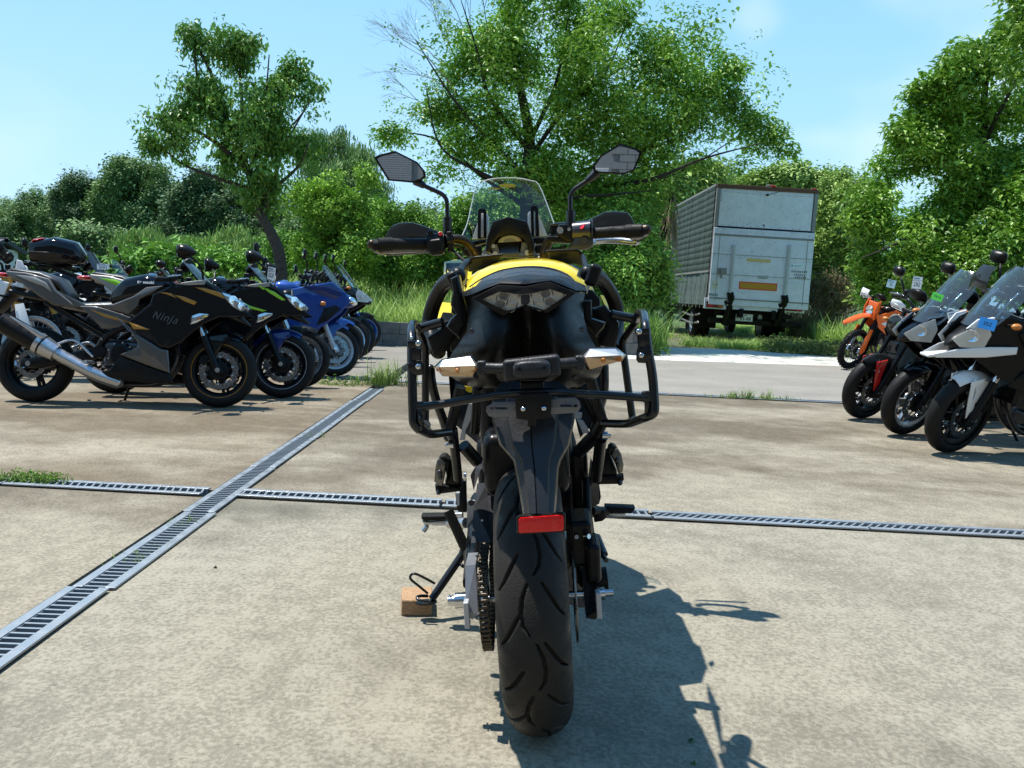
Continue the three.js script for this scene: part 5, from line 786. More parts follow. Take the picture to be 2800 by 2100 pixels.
function halfBody(t, W, F, up, K, s) {                                  // blue road bike: big smooth half fairing, oval lamp
  const tp = (x) => (x < 1.1 ? 1 : Math.max(.25, 1 - (x - 1.1) * 1.05));
  both(mb(), (q, m) => q.add(panel([[.92, .72], [.98, .46], [1.16, .42], [1.38, .56], [1.56, .72], [1.66, .86], [1.60, .95], [1.45, 1.06], [1.28, 1.02], [1.02, .95]], m > 0 ? .26 : -.225, .035, .016, tp))).build('side_fairing', K.body, t);
  both(mb(), (q, m) => q.add(panel([[1.14, .98], [1.46, 1.04], [1.58, .93], [1.50, .86], [1.30, .91]], m > 0 ? .2615 : -.2565, .005, .002, tp))).build('fairing_panel', K.body2, t);
  both(mb(), (q, m) => q.add(panel([[1.30, .56], [1.42, .62], [1.56, .76], [1.50, .80], [1.38, .76]], m > 0 ? .262 : -.256, .006, .002, tp))).build('lower_trim', M.plastic, t);
  mb().add(hull([[1.15, .92, 0, .08, .06], [1.32, .92, 0, .16, .11], [1.50, .88, 0, .13, .10], [1.64, .86, 0, .09, .07], [1.70, .84, 0, .03, .02]], 'x', 24, 2.5)).build('nose_cowl', K.body, t);
  mb().add(hull([[1.62, .87, 0, .10, .055], [1.69, .86, 0, .085, .045], [1.72, .85, 0, .03, .015]], 'x', 24)).build('headlight', M.chrome, t);
  for (const m of [1, -1]) { const i = mb().rod(V(1.36, .80, .19 * m), V(1.37, .80, .245 * m), .02).build('indicator', M.plastic, t); mb().ball(V(1.375, .80, .262 * m), .026, 1.3, 1, .9).build('indicator_lens', M.amber, i); }
  screenGeo([[1.58, .96, .11, .07], [1.52, 1.06, .135, .08], [1.44, 1.16, .13, .07], [1.38, 1.24, .10, .05], [1.36, 1.26, .06, .02]]).build('windscreen', s.screen || M.glass, t);
}
function enduroBody(t, W, F, up, K, s) {
  F(both(mb(), (q, m) => q.add(panel([[-.02, -.16], [.03, -.15], [.05, .02], [.0, .14], [-.05, .15], [-.06, 0]], .10 * m + .010, .022, .009))).box(.03, .26, .17, V(0, -.01, 0), [0, 0, .1], .012).g.reduce((b, g) => { const o = up(.68, .15); g.translate(o.x, o.y, 0); b.g.push(g); return b; }, mb()).build('headlight_mask', K.body, t));
  F(mb().add(lathe([[0, .012], [.05, .008], [.072, .0]], 'z', 6), up(.65, .185), [0, Math.PI / 2, 0]).build('headlight_lens', M.lens, t));
  F(mb().add(lathe([[0, -.01], [.05, -.006], [.072, .0]], 'z', 20), up(.65, .178), [0, Math.PI / 2, 0]).build('headlight_bowl', M.chrome, t));
}
const rowL = 'motorcycles parked in the left row', rowR = 'motorcycles parked in the right row', rowB = 'motorcycles parked behind the left row';
const place = (u, v, heading, wb = 1.47) => { const p = G(u, v); return V(p.x - wb * Math.cos(heading), 0, p.z + wb * Math.sin(heading)); };
const noseFirst = (u, v, h, o) => motorbike({ ...o, heading: h, pos: place(u, v, h, o.wb) });
{ // left row, nearest first
  const f = G(600, 1113), r = G(96, 1099), h = Math.atan2(-(f.z - r.z), f.x - r.x), wb = Math.hypot(f.x - r.x, f.z - r.z);
  console.log('bike1', f.toArray(), r.toArray(), h, wb);
  const sport = { style: 'sport', lean: .13, steer: .10, barUp: .0, barW: .33, mirrors: 'fairing', bodywork: sportBody, group: rowL, wb: 1.47 };
  const hL = 0.06;
  noseFirst(598, 1114, hL, { ...sport, label: 'black and grey sports motorcycle with gold stripes, nearest in the left row', tankText: 'Kawasaki', sideText: 'Ninja', col: { body: M.gloss, body2: M.gunmetal, cover2: M.gunmetal, tail: M.gunmetal, tailStripe: M.silver, line: M.goldPaint, lineSet: 'a', stripe: M.gold, rim: M.frame, fender: M.gloss, trim: M.silver } });
  noseFirst(768, 1088, hL, { ...sport, label: 'black sports motorcycle with lime green stripes, second in the left row', col: { body: M.gloss, body2: M.gloss, tail: M.silver, tailStripe: M.green, line: M.green, lineSet: 'b', stripe: M.aluPale, rim: M.frame, fender: M.blueDark, trim: M.silver } });
  noseFirst(818, 1060, hL, { ...sport, style: 'tourer', seatY: .80, mirrors: 'bar', bodywork: nakedBody, barUp: .08, barW: .37, label: 'black motorcycle between the lime striped one and the blue one, mostly hidden', col: { body: M.plastic, tank: M.gloss, rim: M.alu, fender: M.plastic } });
  noseFirst(909, 1030, hL, { ...sport, style: 'tourer', steer: .38, bodywork: halfBody, roundDisc: true, mirrors: 'bar', barUp: .06, label: 'blue half faired motorcycle with silver fork and wheels in the left row', ten: false, col: { body: M.blue, body2: M.blueDark, tank: M.blue, tail: M.blue, rim: M.aluPale, carrier: M.darkMetal, fender: M.blue, fork: M.aluPale, forkTube: M.steel, mirror: M.plastic } });
  const nk = { style: 'naked', lean: .13, steer: .36, barUp: .10, barW: .39, mirrors: 'round', bodywork: nakedBody, group: rowL, full: false };
  noseFirst(930, 1003, hL, { ...nk, label: 'motorcycle with a bright blue front fender just behind the blue half faired one', col: { body: M.plastic, tank: M.blue, rim: M.frame, fender: M.blue, forkTube: M.steel } });
  noseFirst(950, 990, hL, { ...nk, label: 'black motorcycle, third from the far end of the left row', flyscreen: M.screenTint, col: { body: M.plastic, tank: M.gloss, rim: M.alu, fender: M.plastic, engine: M.alu } });
  noseFirst(970, 978, hL, { ...nk, label: 'black motorcycle with a tall white screen, second from the far end of the left row', mirrors: 'bar', bodywork: tourerBody, style: 'tourer', screen: M.glass, col: { body: M.gloss, tank: M.gloss, rim: M.darkMetal, fender: M.gloss } });
  noseFirst(992, 957, hL, { ...nk, label: 'dark naked motorcycle with bright blue wheel rims at the far end of the left row', upsideDown: false, col: { body: M.plastic, tank: M.blueDark, rim: M.blue, stripe: M.aluPale, fender: M.plastic, forkTube: M.chrome, fork: M.blue } });
  // second bank further left and behind
  const bk = { lean: .13, steer: .3, group: rowB, full: false };
  const G2 = (x, z, o, h = .02) => motorbike({ ...bk, ...o, heading: h, pos: V(x, 0, z) });
  G2(-6.35, -8.75, { style: 'enduro', label: 'white trail motorcycle with gold fork legs, cut by the left edge', col: { body: M.whitePaint, fender: M.whitePaint, fork: M.gold, forkTube: M.steel, tail: M.whitePaint, guard: M.plastic, rim: M.alu }, upsideDown: true, bodywork: enduroBody });
  G2(-6.45, -10.6, { style: 'tourer', mirrors: 'bar', bodywork: tourerBody, label: 'dark touring motorcycle with a smoked screen behind the number card', screen: M.smoke, screenRows: [[1.50, .98, .14, .06], [1.40, 1.10, .16, .06], [1.30, 1.24, .16, .05], [1.24, 1.33, .14, .04]], col: { body: M.gloss, tank: M.gloss, rim: M.frame, fender: M.gloss } });
  G2(-6.55, -12.0, { style: 'naked', mirrors: 'round', bodywork: nakedBody, barUp: .13, label: 'dark naked motorcycle with tall mirrors in the second bank, left of the red one', col: { body: M.plastic, tank: M.silver, rim: M.frame, fender: M.plastic } });
  G2(-6.55, -13.2, { style: 'sport', mirrors: 'fairing', bodywork: sportBody, label: 'red sports motorcycle in the second bank behind the black tank', col: { body: M.redPaint, tank: M.redPaint, tail: M.redPaint, rim: M.frame, fender: M.redPaint } });
  G2(-6.5, -9.7, { style: 'naked', mirrors: 'round', bodywork: nakedBody, barUp: .09, label: 'dark naked motorcycle in the second bank, nearest to the white trail motorcycle', col: { body: M.plastic, tank: M.gloss, rim: M.frame, fender: M.plastic, forkTube: M.gold } });
  G2(-6.6, -11.3, { style: 'tourer', mirrors: 'bar', bodywork: halfBody, barUp: .08, label: 'silver half faired motorcycle in the second bank, left of the tall mirrors', col: { body: M.silver, body2: M.gunmetal, tank: M.silver, tail: M.gloss, rim: M.frame, fender: M.gloss } });
  G2(-9.3, -9.3, { style: 'naked', mirrors: 'round', bodywork: nakedBody, barUp: .12, label: 'dark motorcycle furthest left, beyond the white trail motorcycle', col: { body: M.plastic, tank: M.gloss, rim: M.frame, fender: M.plastic } });
  // top case on a rack of the third bike
  const p = at(160, 690, 8.75), tc = thing('top_case', 'black motorcycle top case with a red reflector behind the front sports bike', 'top case', V(p.x, p.y - .16, p.z), .25);
  mb().add(hull([[-.24, .15, 0, .10, .05], [-.22, .15, 0, .18, .11], [0, .165, 0, .22, .145], [.18, .15, 0, .20, .12], [.25, .11, 0, .12, .05]], 'x', 32, 3)).build('shell', M.gloss, tc);
  mb().add(hull([[-.235, .15, 0, .19, .012], [0, .15, 0, .228, .012], [.20, .13, 0, .205, .012]], 'x', 32, 3)).build('seam_band', M.plasticGrey, tc);
  mb().add(hull([[-.225, .235, 0, .12, .012], [-.19, .262, 0, .15, .02], [-.11, .285, 0, .13, .014]], 'x', 20)).build('reflector', M.red, tc);
  mb().box(.32, .025, .2, V(-.02, .01, 0), null, .006).box(.3, .03, .03, V(.1, -.05, .08), [0, 0, -.3]).box(.3, .03, .03, V(.1, -.05, -.08), [0, 0, -.3]).build('carrier', M.frame, tc);
}
{ // right row, nearest first
  const h = R(190), base = { lean: .15, group: rowR };
  noseFirst(2600, 1240, h, { ...base, style: 'tourer', steer: .30, fat: true, mirrors: 'bar', barUp: .10, barW: .40, guards: M.smoke, fenderStay: true, seatY: .84, bodywork: adventureBody, label: 'white and black adventure motorcycle with a white front fender, nearest in the right row', screen: M.screenTint, lampBackX: 0, col: { body: M.whitePaint, black: M.plastic, tank: M.plastic, tail: M.plastic, rim: M.frame, fender: M.whitePaint, forkTube: M.chrome, engine: M.darkMetal } });
  noseFirst(2474, 1190, h, { ...base, style: 'tourer', steer: .30, mirrors: 'bar', barUp: .05, bodywork: tourerBody, label: 'black touring motorcycle with a large clear screen, second in the right row', screen: M.screenTint, col: { body: M.gloss, tank: M.gloss, tail: M.gloss, rim: M.alu, fender: M.gloss, forkTube: M.frame } });
  noseFirst(2362, 1146, h, { ...base, style: 'naked', steer: .30, mirrors: 'round', barUp: .08, bodywork: nakedBody, roundDisc: false, fenderStay: true, label: 'naked motorcycle with a red and black front fender, third in the right row', col: { body: M.plastic, tank: M.whitePaint, rim: M.frame, fender: M.plastic, stay: M.redPaint, forkTube: M.frame, fork: M.frame } });
  noseFirst(2325, 1010, R(193), { ...base, style: 'enduro', steer: .35, wb: 1.48, mirrors: 'none', upsideDown: true, bodywork: enduroBody, label: 'orange trail motorcycle with knobbly tyres and white hand guards, farthest in the right row', col: { body: M.orange, fender: M.orange, fork: M.frame, forkTube: M.steel, tail: M.whitePaint, guard: M.whitePlastic, rim: M.frame, lever: M.whitePlastic } });
}
// ---------------------------------------------------------------- the lorry
{
  const d = 21.5, pl = at(1931, 830, d), pr = at(2205, 845, d), w = 2.46, xc = (pl.x + pr.x) / 2;
  console.log('truck', pl.toArray(), pr.toArray(), at(1944, 505, d).toArray(), at(2232, 522, d).toArray(), G(2110, 927).toArray());
  const t = thing('lorry', 'white box lorry with a green net side and a tail lift, beyond the yard', 'lorry', V(xc, -.02, -d)); t.rotation.set(0, 0, -.022);
  const T = (x, y, z = 0) => { const p = at(1780 + x * .3014, 460 + y * .3014, d - z); t.updateMatrixWorld(); return t.worldToLocal(p); };
  const top = T(1000, 165).y, H0 = .92, H1 = top, L = 6.4, hw = w / 2;
  const dirt = tex(256, 256, (i, j) => { const v = 0.90 + 0.12 * tn(i, j, 256, 6, 3.3, 5) - 0.25 * smooth(0.25, 0.5, tn(i, j, 256, 22, 8.1, 3)); return [v, v, v]; }); dirt.repeat.set(.6, .6);
  M.lorryWhite = std(rgb(.80, .80, .88), .5, { map: dirt }); M.lorryPanel = std(rgb(.88, .87, .90), .35, { map: dirt, metalness: .15 }); M.lorryGrey = std(rgb(.30, .29, .27), .6, { map: dirt, metalness: .3 }); M.rust = std(rgb(.16, .075, .045), .9, { map: dirt });
  // box: floor, front wall, right side, roof
  const b = mb().box(w - .06, .14, L, V(0, H0 + .07, -L / 2 - .04)).box(w - .06, H1 - H0, .06, V(0, (H0 + H1) / 2, -L)).box(.05, H1 - H0, L, V(hw - .03, (H0 + H1) / 2, -L / 2 - .03)).box(w - .04, .06, L, V(0, H1 - .03, -L / 2 - .04));
  b.build('box_body', M.lorryGrey, t);
  // rear frame, lintel, upper flap
  const yg = T(1000, 555).y, yt = T(1000, 195).y;
  for (const m of [-1, 1]) mb().box(.085, H1 - yg - .1, .10, V(m * (hw - .045), (H1 + yg) / 2 - .05, 0), null, .008).box(.06, yg - H0, .08, V(m * (hw - .03), (yg + H0) / 2, -.03)).build('rear_frame', M.lorryGrey, t);
  mb().box(w, .10, .12, V(0, H1 - .05, -.01), null, .006).build('lintel', M.rust, t);
  const fl = mb().box(w - .20, yt - yg - .05, .035, V(0, (yt + yg) / 2, .0), null, .008).build('upper_flap', M.lorryPanel, t);
  mb().box(w - .24, .10, .012, V(0, yt - .06, .020), null, .004).build('flap_hem', M.lorryWhite, fl);
  { const q = mb(); for (let i = 0; i < 13; i++) { const x = -hw + .2 + i * (w - .4) / 12; q.rod(V(x, yt - .10, .026), V(x, yt - .10, .034), .008, .008, 6).rod(V(x, yg + .05, .018), V(x, yg + .05, .028), .008, .008, 6); } for (let i = 0; i < 4; i++) q.rod(V(-hw + .13, yt - .16 - i * .05, .018), V(-hw + .13, yt - .16 - i * .05, .03), .010, .010, 6); q.build('rivets', M.frame, fl, 'stuff'); }
  mb().ball(V(.0, yt - .12, .04), .03, 1.4, .8, .8).rod(V(.02, yt - .11, .04), V(.36, yt - .0, .04), .005).ball(V(-.02, yg + .10, .03), .022).build('flap_latch', M.frame, fl);
  mb().box(.13, .07, .06, V(.02, H1 + .01, .03), null, .01).build('roof_lamp_bracket', M.lorryGrey, t);
  mb().box(.16, .035, .04, V(.10, H1 + .015, .05), null, .01).box(.12, .03, .04, V(hw - .12, H1 + .005, .03), null, .008).build('marker_lamp', M.red, t);
  // tail lift gate with its boards, seams and rails
  const yb = T(1000, 1262).y, gH = yg - yb - .02, gate = mb().box(w - .015, gH, .055, V(0, yb + gH / 2, .055), null, .008).build('tail_gate', M.lorryWhite, t);
  { const q = mb(); q.box(w - .03, .05, .012, V(0, yg - .19, .084), null, .004).box(w - .03, .012, .01, V(0, yb + gH * .66, .084)).box(w - .03, .012, .01, V(0, yb + gH * .40, .084)).box(w - .03, .03, .02, V(0, yb + .16, .086), null, .004); for (const s of [-1, 1]) q.box(.012, gH - .3, .01, V(s * (hw - .16), yb + gH / 2 - .05, .084)); q.build('gate_seam', M.lorryGrey, gate); }
  for (const [x0, x1] of [[738, 715], [1238, 1213]]) { const a = T(x0, 695), c = T(x1, 1165); const q = mb(); q.box(.085, a.y - c.y, .05, V((a.x + c.x) / 2, (a.y + c.y) / 2, .105), null, .01).box(.03, a.y - c.y - .05, .02, V((a.x + c.x) / 2, (a.y + c.y) / 2, .13), null, .006); q.build('lift_rail', std(rgb(.62, .64, .66), .4, { metalness: .4, map: dirt }), gate); }
  // signs and marks
  const sg = (x, y, pw, ph, mat, name, lift = .0, th = .004) => { const p = T(x, y); const m = addMesh(faceUV(bare(new THREE.BoxGeometry(pw, ph, th)), pw, ph), name, mat, t); m.position.set(p.x, p.y, .0845 + lift + th / 2); return m; };
  const p1 = T(790, 1040), p2 = T(1135, 1050); const bw = p2.x - p1.x;
  sg(962, 1071, bw, .185, std(rgb(.70, .05, .03), .5), 'hazard_board', .0); sg(962, 1071, bw - .05, .135, std(rgb(.55, .25, .015), .55), 'hazard_board_face', .004);
  sg(968, 838, .58, .075, std(rgb(.66, .48, .18), .7), 'faded_sticker');
  sg(1315, 890, .31, .10, std(0xffffff, .6, { map: printed(128, 40, (x, W_, H_) => { x.fillStyle = '#dfe6ea'; x.fillRect(0, 0, W_, H_); x.fillStyle = '#3d7fc4'; x.beginPath(); x.arc(14, 18, 9, 0, 7); x.fill(); x.fillStyle = '#9fb8c6'; x.fillRect(32, 12, 84, 6); x.fillRect(32, 22, 60, 5); }) }), 'paper_label');
  sg(1318, 1062, .28, .13, std(rgb(.66, .68, .70), .6), 'blank_label');
  sg(575, 1058, .15, .20, std(0xffffff, .7, { map: printed(64, 80, (x, W_, H_) => { x.fillStyle = '#d9d3bd'; x.fillRect(0, 0, W_, H_); x.fillStyle = '#4c4a44'; for (const [a, b] of [[8, 30], [48, 26], [30, 40]]) x.fillRect(a, b, 8, 12); x.strokeStyle = '#b0a890'; x.strokeRect(12, 8, 40, 22); }) }), 'worn_label');
  sg(1006, 990, .26, .075, std(0xffffff, .7, { map: printed(96, 32, (x, W_, H_) => { x.fillStyle = '#b9bcbc'; x.fillRect(0, 0, W_, H_); x.fillStyle = '#5c6062'; x.fillRect(8, 20, 78, 4); x.fillRect(20, 25, 50, 4); x.strokeStyle = '#84888a'; x.strokeRect(1, 1, W_ - 2, H_ - 2); }) }), 'maker_plate');
  sg(558, 1146, .22, .045, std(0xffffff, .7, { map: printed(96, 20, (x, W_, H_) => { x.fillStyle = '#4f6670'; x.fillRect(0, 0, W_, H_); x.fillStyle = '#c6d0d2'; for (let i = 0; i < 8; i++) x.fillRect(6 + i * 11, 5, 7, 10); }) }), 'small_label');
  { // three lines of black stencilled characters
    const m = std(rgb(.03, .03, .035), .7), r = rng(17), q = mb(); [[1335, 940, 8], [1340, 968, 6], [1345, 992, 6]].forEach(([x, y, n]) => { const p = T(x, y); for (let i = 0; i < n; i++) { const cx = p.x + (i - (n - 1) / 2) * .05, e = .017; q.box(.034, .007, .004, V(cx, p.y + e * (r() > .4 ? 1 : .2), .087)).box(.034, .007, .004, V(cx, p.y - e * .9, .087)).box(.007, .042, .004, V(cx + (r() - .5) * .026, p.y, .0872)).box(.02, .007, .004, V(cx, p.y + (r() - .5) * .01, .0868)); } }); q.build('stencilled_text', m, t, 'stuff');
  }
  { const p = T(635, 935); mb().box(.24, .16, .02, V(p.x, p.y, .095), null, .006).rod(V(p.x, p.y, .10), V(p.x, p.y, .13), .04).box(.05, .22, .03, V(p.x - .01, p.y - .06, .125), null, .01).build('gate_lock', M.lorryGrey, t); }
  // lower white board, lamps, arms, bumper, plate
  const yl = T(950, 1272).y; mb().box(1.10, .09, .04, V(T(940, 1272).x, yl - .01, .02), null, .005).build('sill_board', M.lorryWhite, t);
  for (const s of [-1, 1]) { const p = s < 0 ? T(575, 1235) : T(1295, 1268); mb().box(.54, .26, .05, V(p.x + s * -.02, p.y + .02, -.0), null, .006).build('lamp_board', M.lorryWhite, t); const l = mb().box(.40, .155, .06, V(p.x, p.y, .03), null, .01).build('tail_lamp', M.plastic, t); mb().box(.13, .13, .02, V(p.x + s * .11, p.y, .066), null, .005).build('lamp_lens', M.red, l); mb().box(.12, .13, .02, V(p.x - s * .02, p.y, .066), null, .005).build('lamp_lens', phys(rgb(.20, .02, .015), .2), l); mb().box(.11, .13, .02, V(p.x - s * .135, p.y, .066), null, .005).build('lamp_lens', s < 0 ? phys(rgb(.45, .12, .02), .3) : phys(rgb(.22, .03, .02), .3), l); }
  for (const [x0, y0, x1, y1] of [[725, 1155, 680, 1420], [1215, 1180, 1150, 1430]]) { const a = T(x0, y0), c = T(x1, y1); mb().rod(a.setZ(.10), c.setZ(-.15), .075, .095, 6).box(.16, .2, .12, V(a.x - .03, a.y - .02, .08), [0, 0, .2], .02).box(.1, .12, .1, V(a.x - .12, a.y - .18, .04), [0, 0, .4], .02).build('lift_arm', M.plastic, t); }
  mb().box(2.3, .14, .10, V(.05, T(1000, 1405).y, -.25), null, .02).build('bumper', M.plastic, t);
  { const p = T(861, 1357), m = addMesh(faceUV(bare(new THREE.BoxGeometry(.42, .18, .006)), .42, .18), 'number_plate', std(0xffffff, .45, { map: printed(256, 112, (x, W_, H_) => { x.fillStyle = '#e9ebe6'; x.fillRect(0, 0, W_, H_); x.fillStyle = '#1e3a2c'; x.font = 'bold 66px sans-serif'; x.textAlign = 'center'; x.fillText('51-88', W_ * .58, 98); x.fillRect(80, 12, 40, 12); x.fillRect(130, 12, 34, 12); x.fillRect(14, 66, 14, 16); }) }), t); m.position.set(p.x, p.y, -.16); mb().box(.46, .22, .02, V(p.x, p.y, -.18)).build('plate_holder', M.plastic, t); }
  { const p = T(1010, 1352); mb().add(lathe([[0, .02], [.05, .012], [.062, -.005], [.0, -.01]], 'z', 20), V(p.x, p.y, -.18)).build('reverse_lamp', M.lens, t); mb().add(lathe([[0, -.012], [.05, -.006], [.062, .0], [.064, -.03], [0, -.03]], 'z', 20), V(p.x, p.y, -.19)).build('lamp_housing', M.aluPale, t); }
  // chassis, wheels
  mb().box(.10, .22, L + 1.4, V(-.4, .75, -L / 2 - .6)).box(.10, .22, L + 1.4, V(.4, .75, -L / 2 - .6)).box(1.9, .12, .12, V(0, .52, -2.2)).box(1.9, .10, .12, V(0, .72, -.3)).box(.9, .45, .5, V(-.65, .6, -4.1), null, .03).box(.5, .4, .8, V(.8, .62, -3.8), null, .03).build('chassis', M.frame, t);
  mb().tube([V(-hw + .05, .66, -1.0), V(-hw + .05, .60, -2.0), V(-hw + .05, .66, -3.3)], .025).tube([V(-hw + .05, .44, -1.1), V(-hw + .05, .40, -2.0), V(-hw + .05, .46, -3.3)], .025).build('side_guard', M.alu, t);
  const tg = tyreGeo(.43, .22), rg = boxUV(bare(lathe([[.08, .02], [.16, .03], [.20, -.04], [.25, .06], [.275, .09], [.265, -.1], [.08, -.1]], 'z', 36)));
  const wheel = (x, z) => { const m = addMesh(rg, 'wheel', M.aluPale, t); m.position.set(x, .43, z); m.rotation.y = x < 0 ? -Math.PI / 2 : Math.PI / 2; addMesh(tg, 'tyre', M.rubber, m); return m; };
  for (const x of [-1.06, -.80, .80, 1.06]) wheel(x, -2.2); for (const x of [-1.0, 1.0]) wheel(x, -6.6);
  both(mb(), (q, m) => q.box(.6, .5, .03, V(m * .92, .55, -1.55), [.05, 0, 0])).build('mud_flap', M.rubber, t);
  // cab, front of the box, its mirror
  const cab = mb().add(hull([[0, 1.55, -6.75, 1.12, .95], [0, 1.55, -7.4, 1.14, 1.0], [0, 1.5, -8.2, 1.12, .98], [0, 1.35, -8.4, 1.05, .8]], 'z', 32, 6)).build('cab', M.lorryWhite, t);
  const mp = T(52, 828, -8.0); mb().tube([V(-1.12, 2.1, -8.1), V(mp.x + .05, 2.3, -8.0), V(mp.x, mp.y + .2, -8.0)], .016).build('mirror_arm', M.whitePlastic, cab); mb().box(.22, .40, .06, V(mp.x, mp.y, -8.0), null, .03).build('mirror', M.plastic, cab);
  mb().tube([V(mp.x + .11, mp.y + .2, -7.96), V(mp.x + .11, mp.y - .17, -7.96), V(mp.x - .06, mp.y - .2, -7.96)], .018).build('mirror_rim', M.whitePlastic, cab);
  // left side: ribbed net curtain over a gathered sheet
  const side = (y0, y1, f, rows, cols) => { const out = []; for (let j = 0; j <= rows; j++) { const y = mix(y0, y1, j / rows); out.push(Array.from({ length: cols + 1 }, (_, i) => { const z = -.05 - i / cols * (L - .1); return V(-hw - .012 - f(z, y), y, z); })); } return loft(out); };
  const ym = T(480, 930).y, netTex = tex(256, 256, (i, j) => { const v = 0.62 + 0.35 * tn(i, j, 256, 12, 4.4, 4) + 0.14 * Math.sin(i / 256 * 6.2832 * 5 + 5 * tn(i, j, 256, 3, 1.2, 3)) + 0.3 * tn(i, j, 256, 3, 6.2, 3); return [v * 0.96, v, v * 0.97]; }); netTex.repeat.set(.8, .8);
  const fold = (z) => .022 * n3(z * 5.1, 1.3, 2) + .02 * n3(z * 12, 4.2, 1);
  const net = side(ym, H1 - .04, (z, y) => fold(z) + .014 * Math.abs(Math.sin(y * Math.PI / .16)), 170, 110), sheet = side(H0 - .02, ym, (z, y) => fold(z) * 1.4 + .012 * n3(z * 22, y, 3) + .03 * (ym - y), 20, 170);
  mb().add(net).build('net_curtain', std(rgb(.050, .085, .070), .85, { map: netTex, side: THREE.DoubleSide }), t);
  mb().add(sheet).build('gathered_sheet', std(rgb(.13, .175, .165), .8, { map: netTex, side: THREE.DoubleSide }), t);
  mb().box(.02, .05, L, V(-hw - .025, ym, -L / 2 - .02)).box(.03, .05, L, V(-hw - .01, H1 - .02, -L / 2 - .02)).build('curtain_rail', M.lorryGrey, t);
  { const q = mb(); for (let i = 0; i < 14; i++) q.box(.02, .10, .05, V(-hw - .02, H0 - .05, -.3 - i * .45)); q.build('curtain_straps', M.lorryGrey, t, 'stuff'); }
}
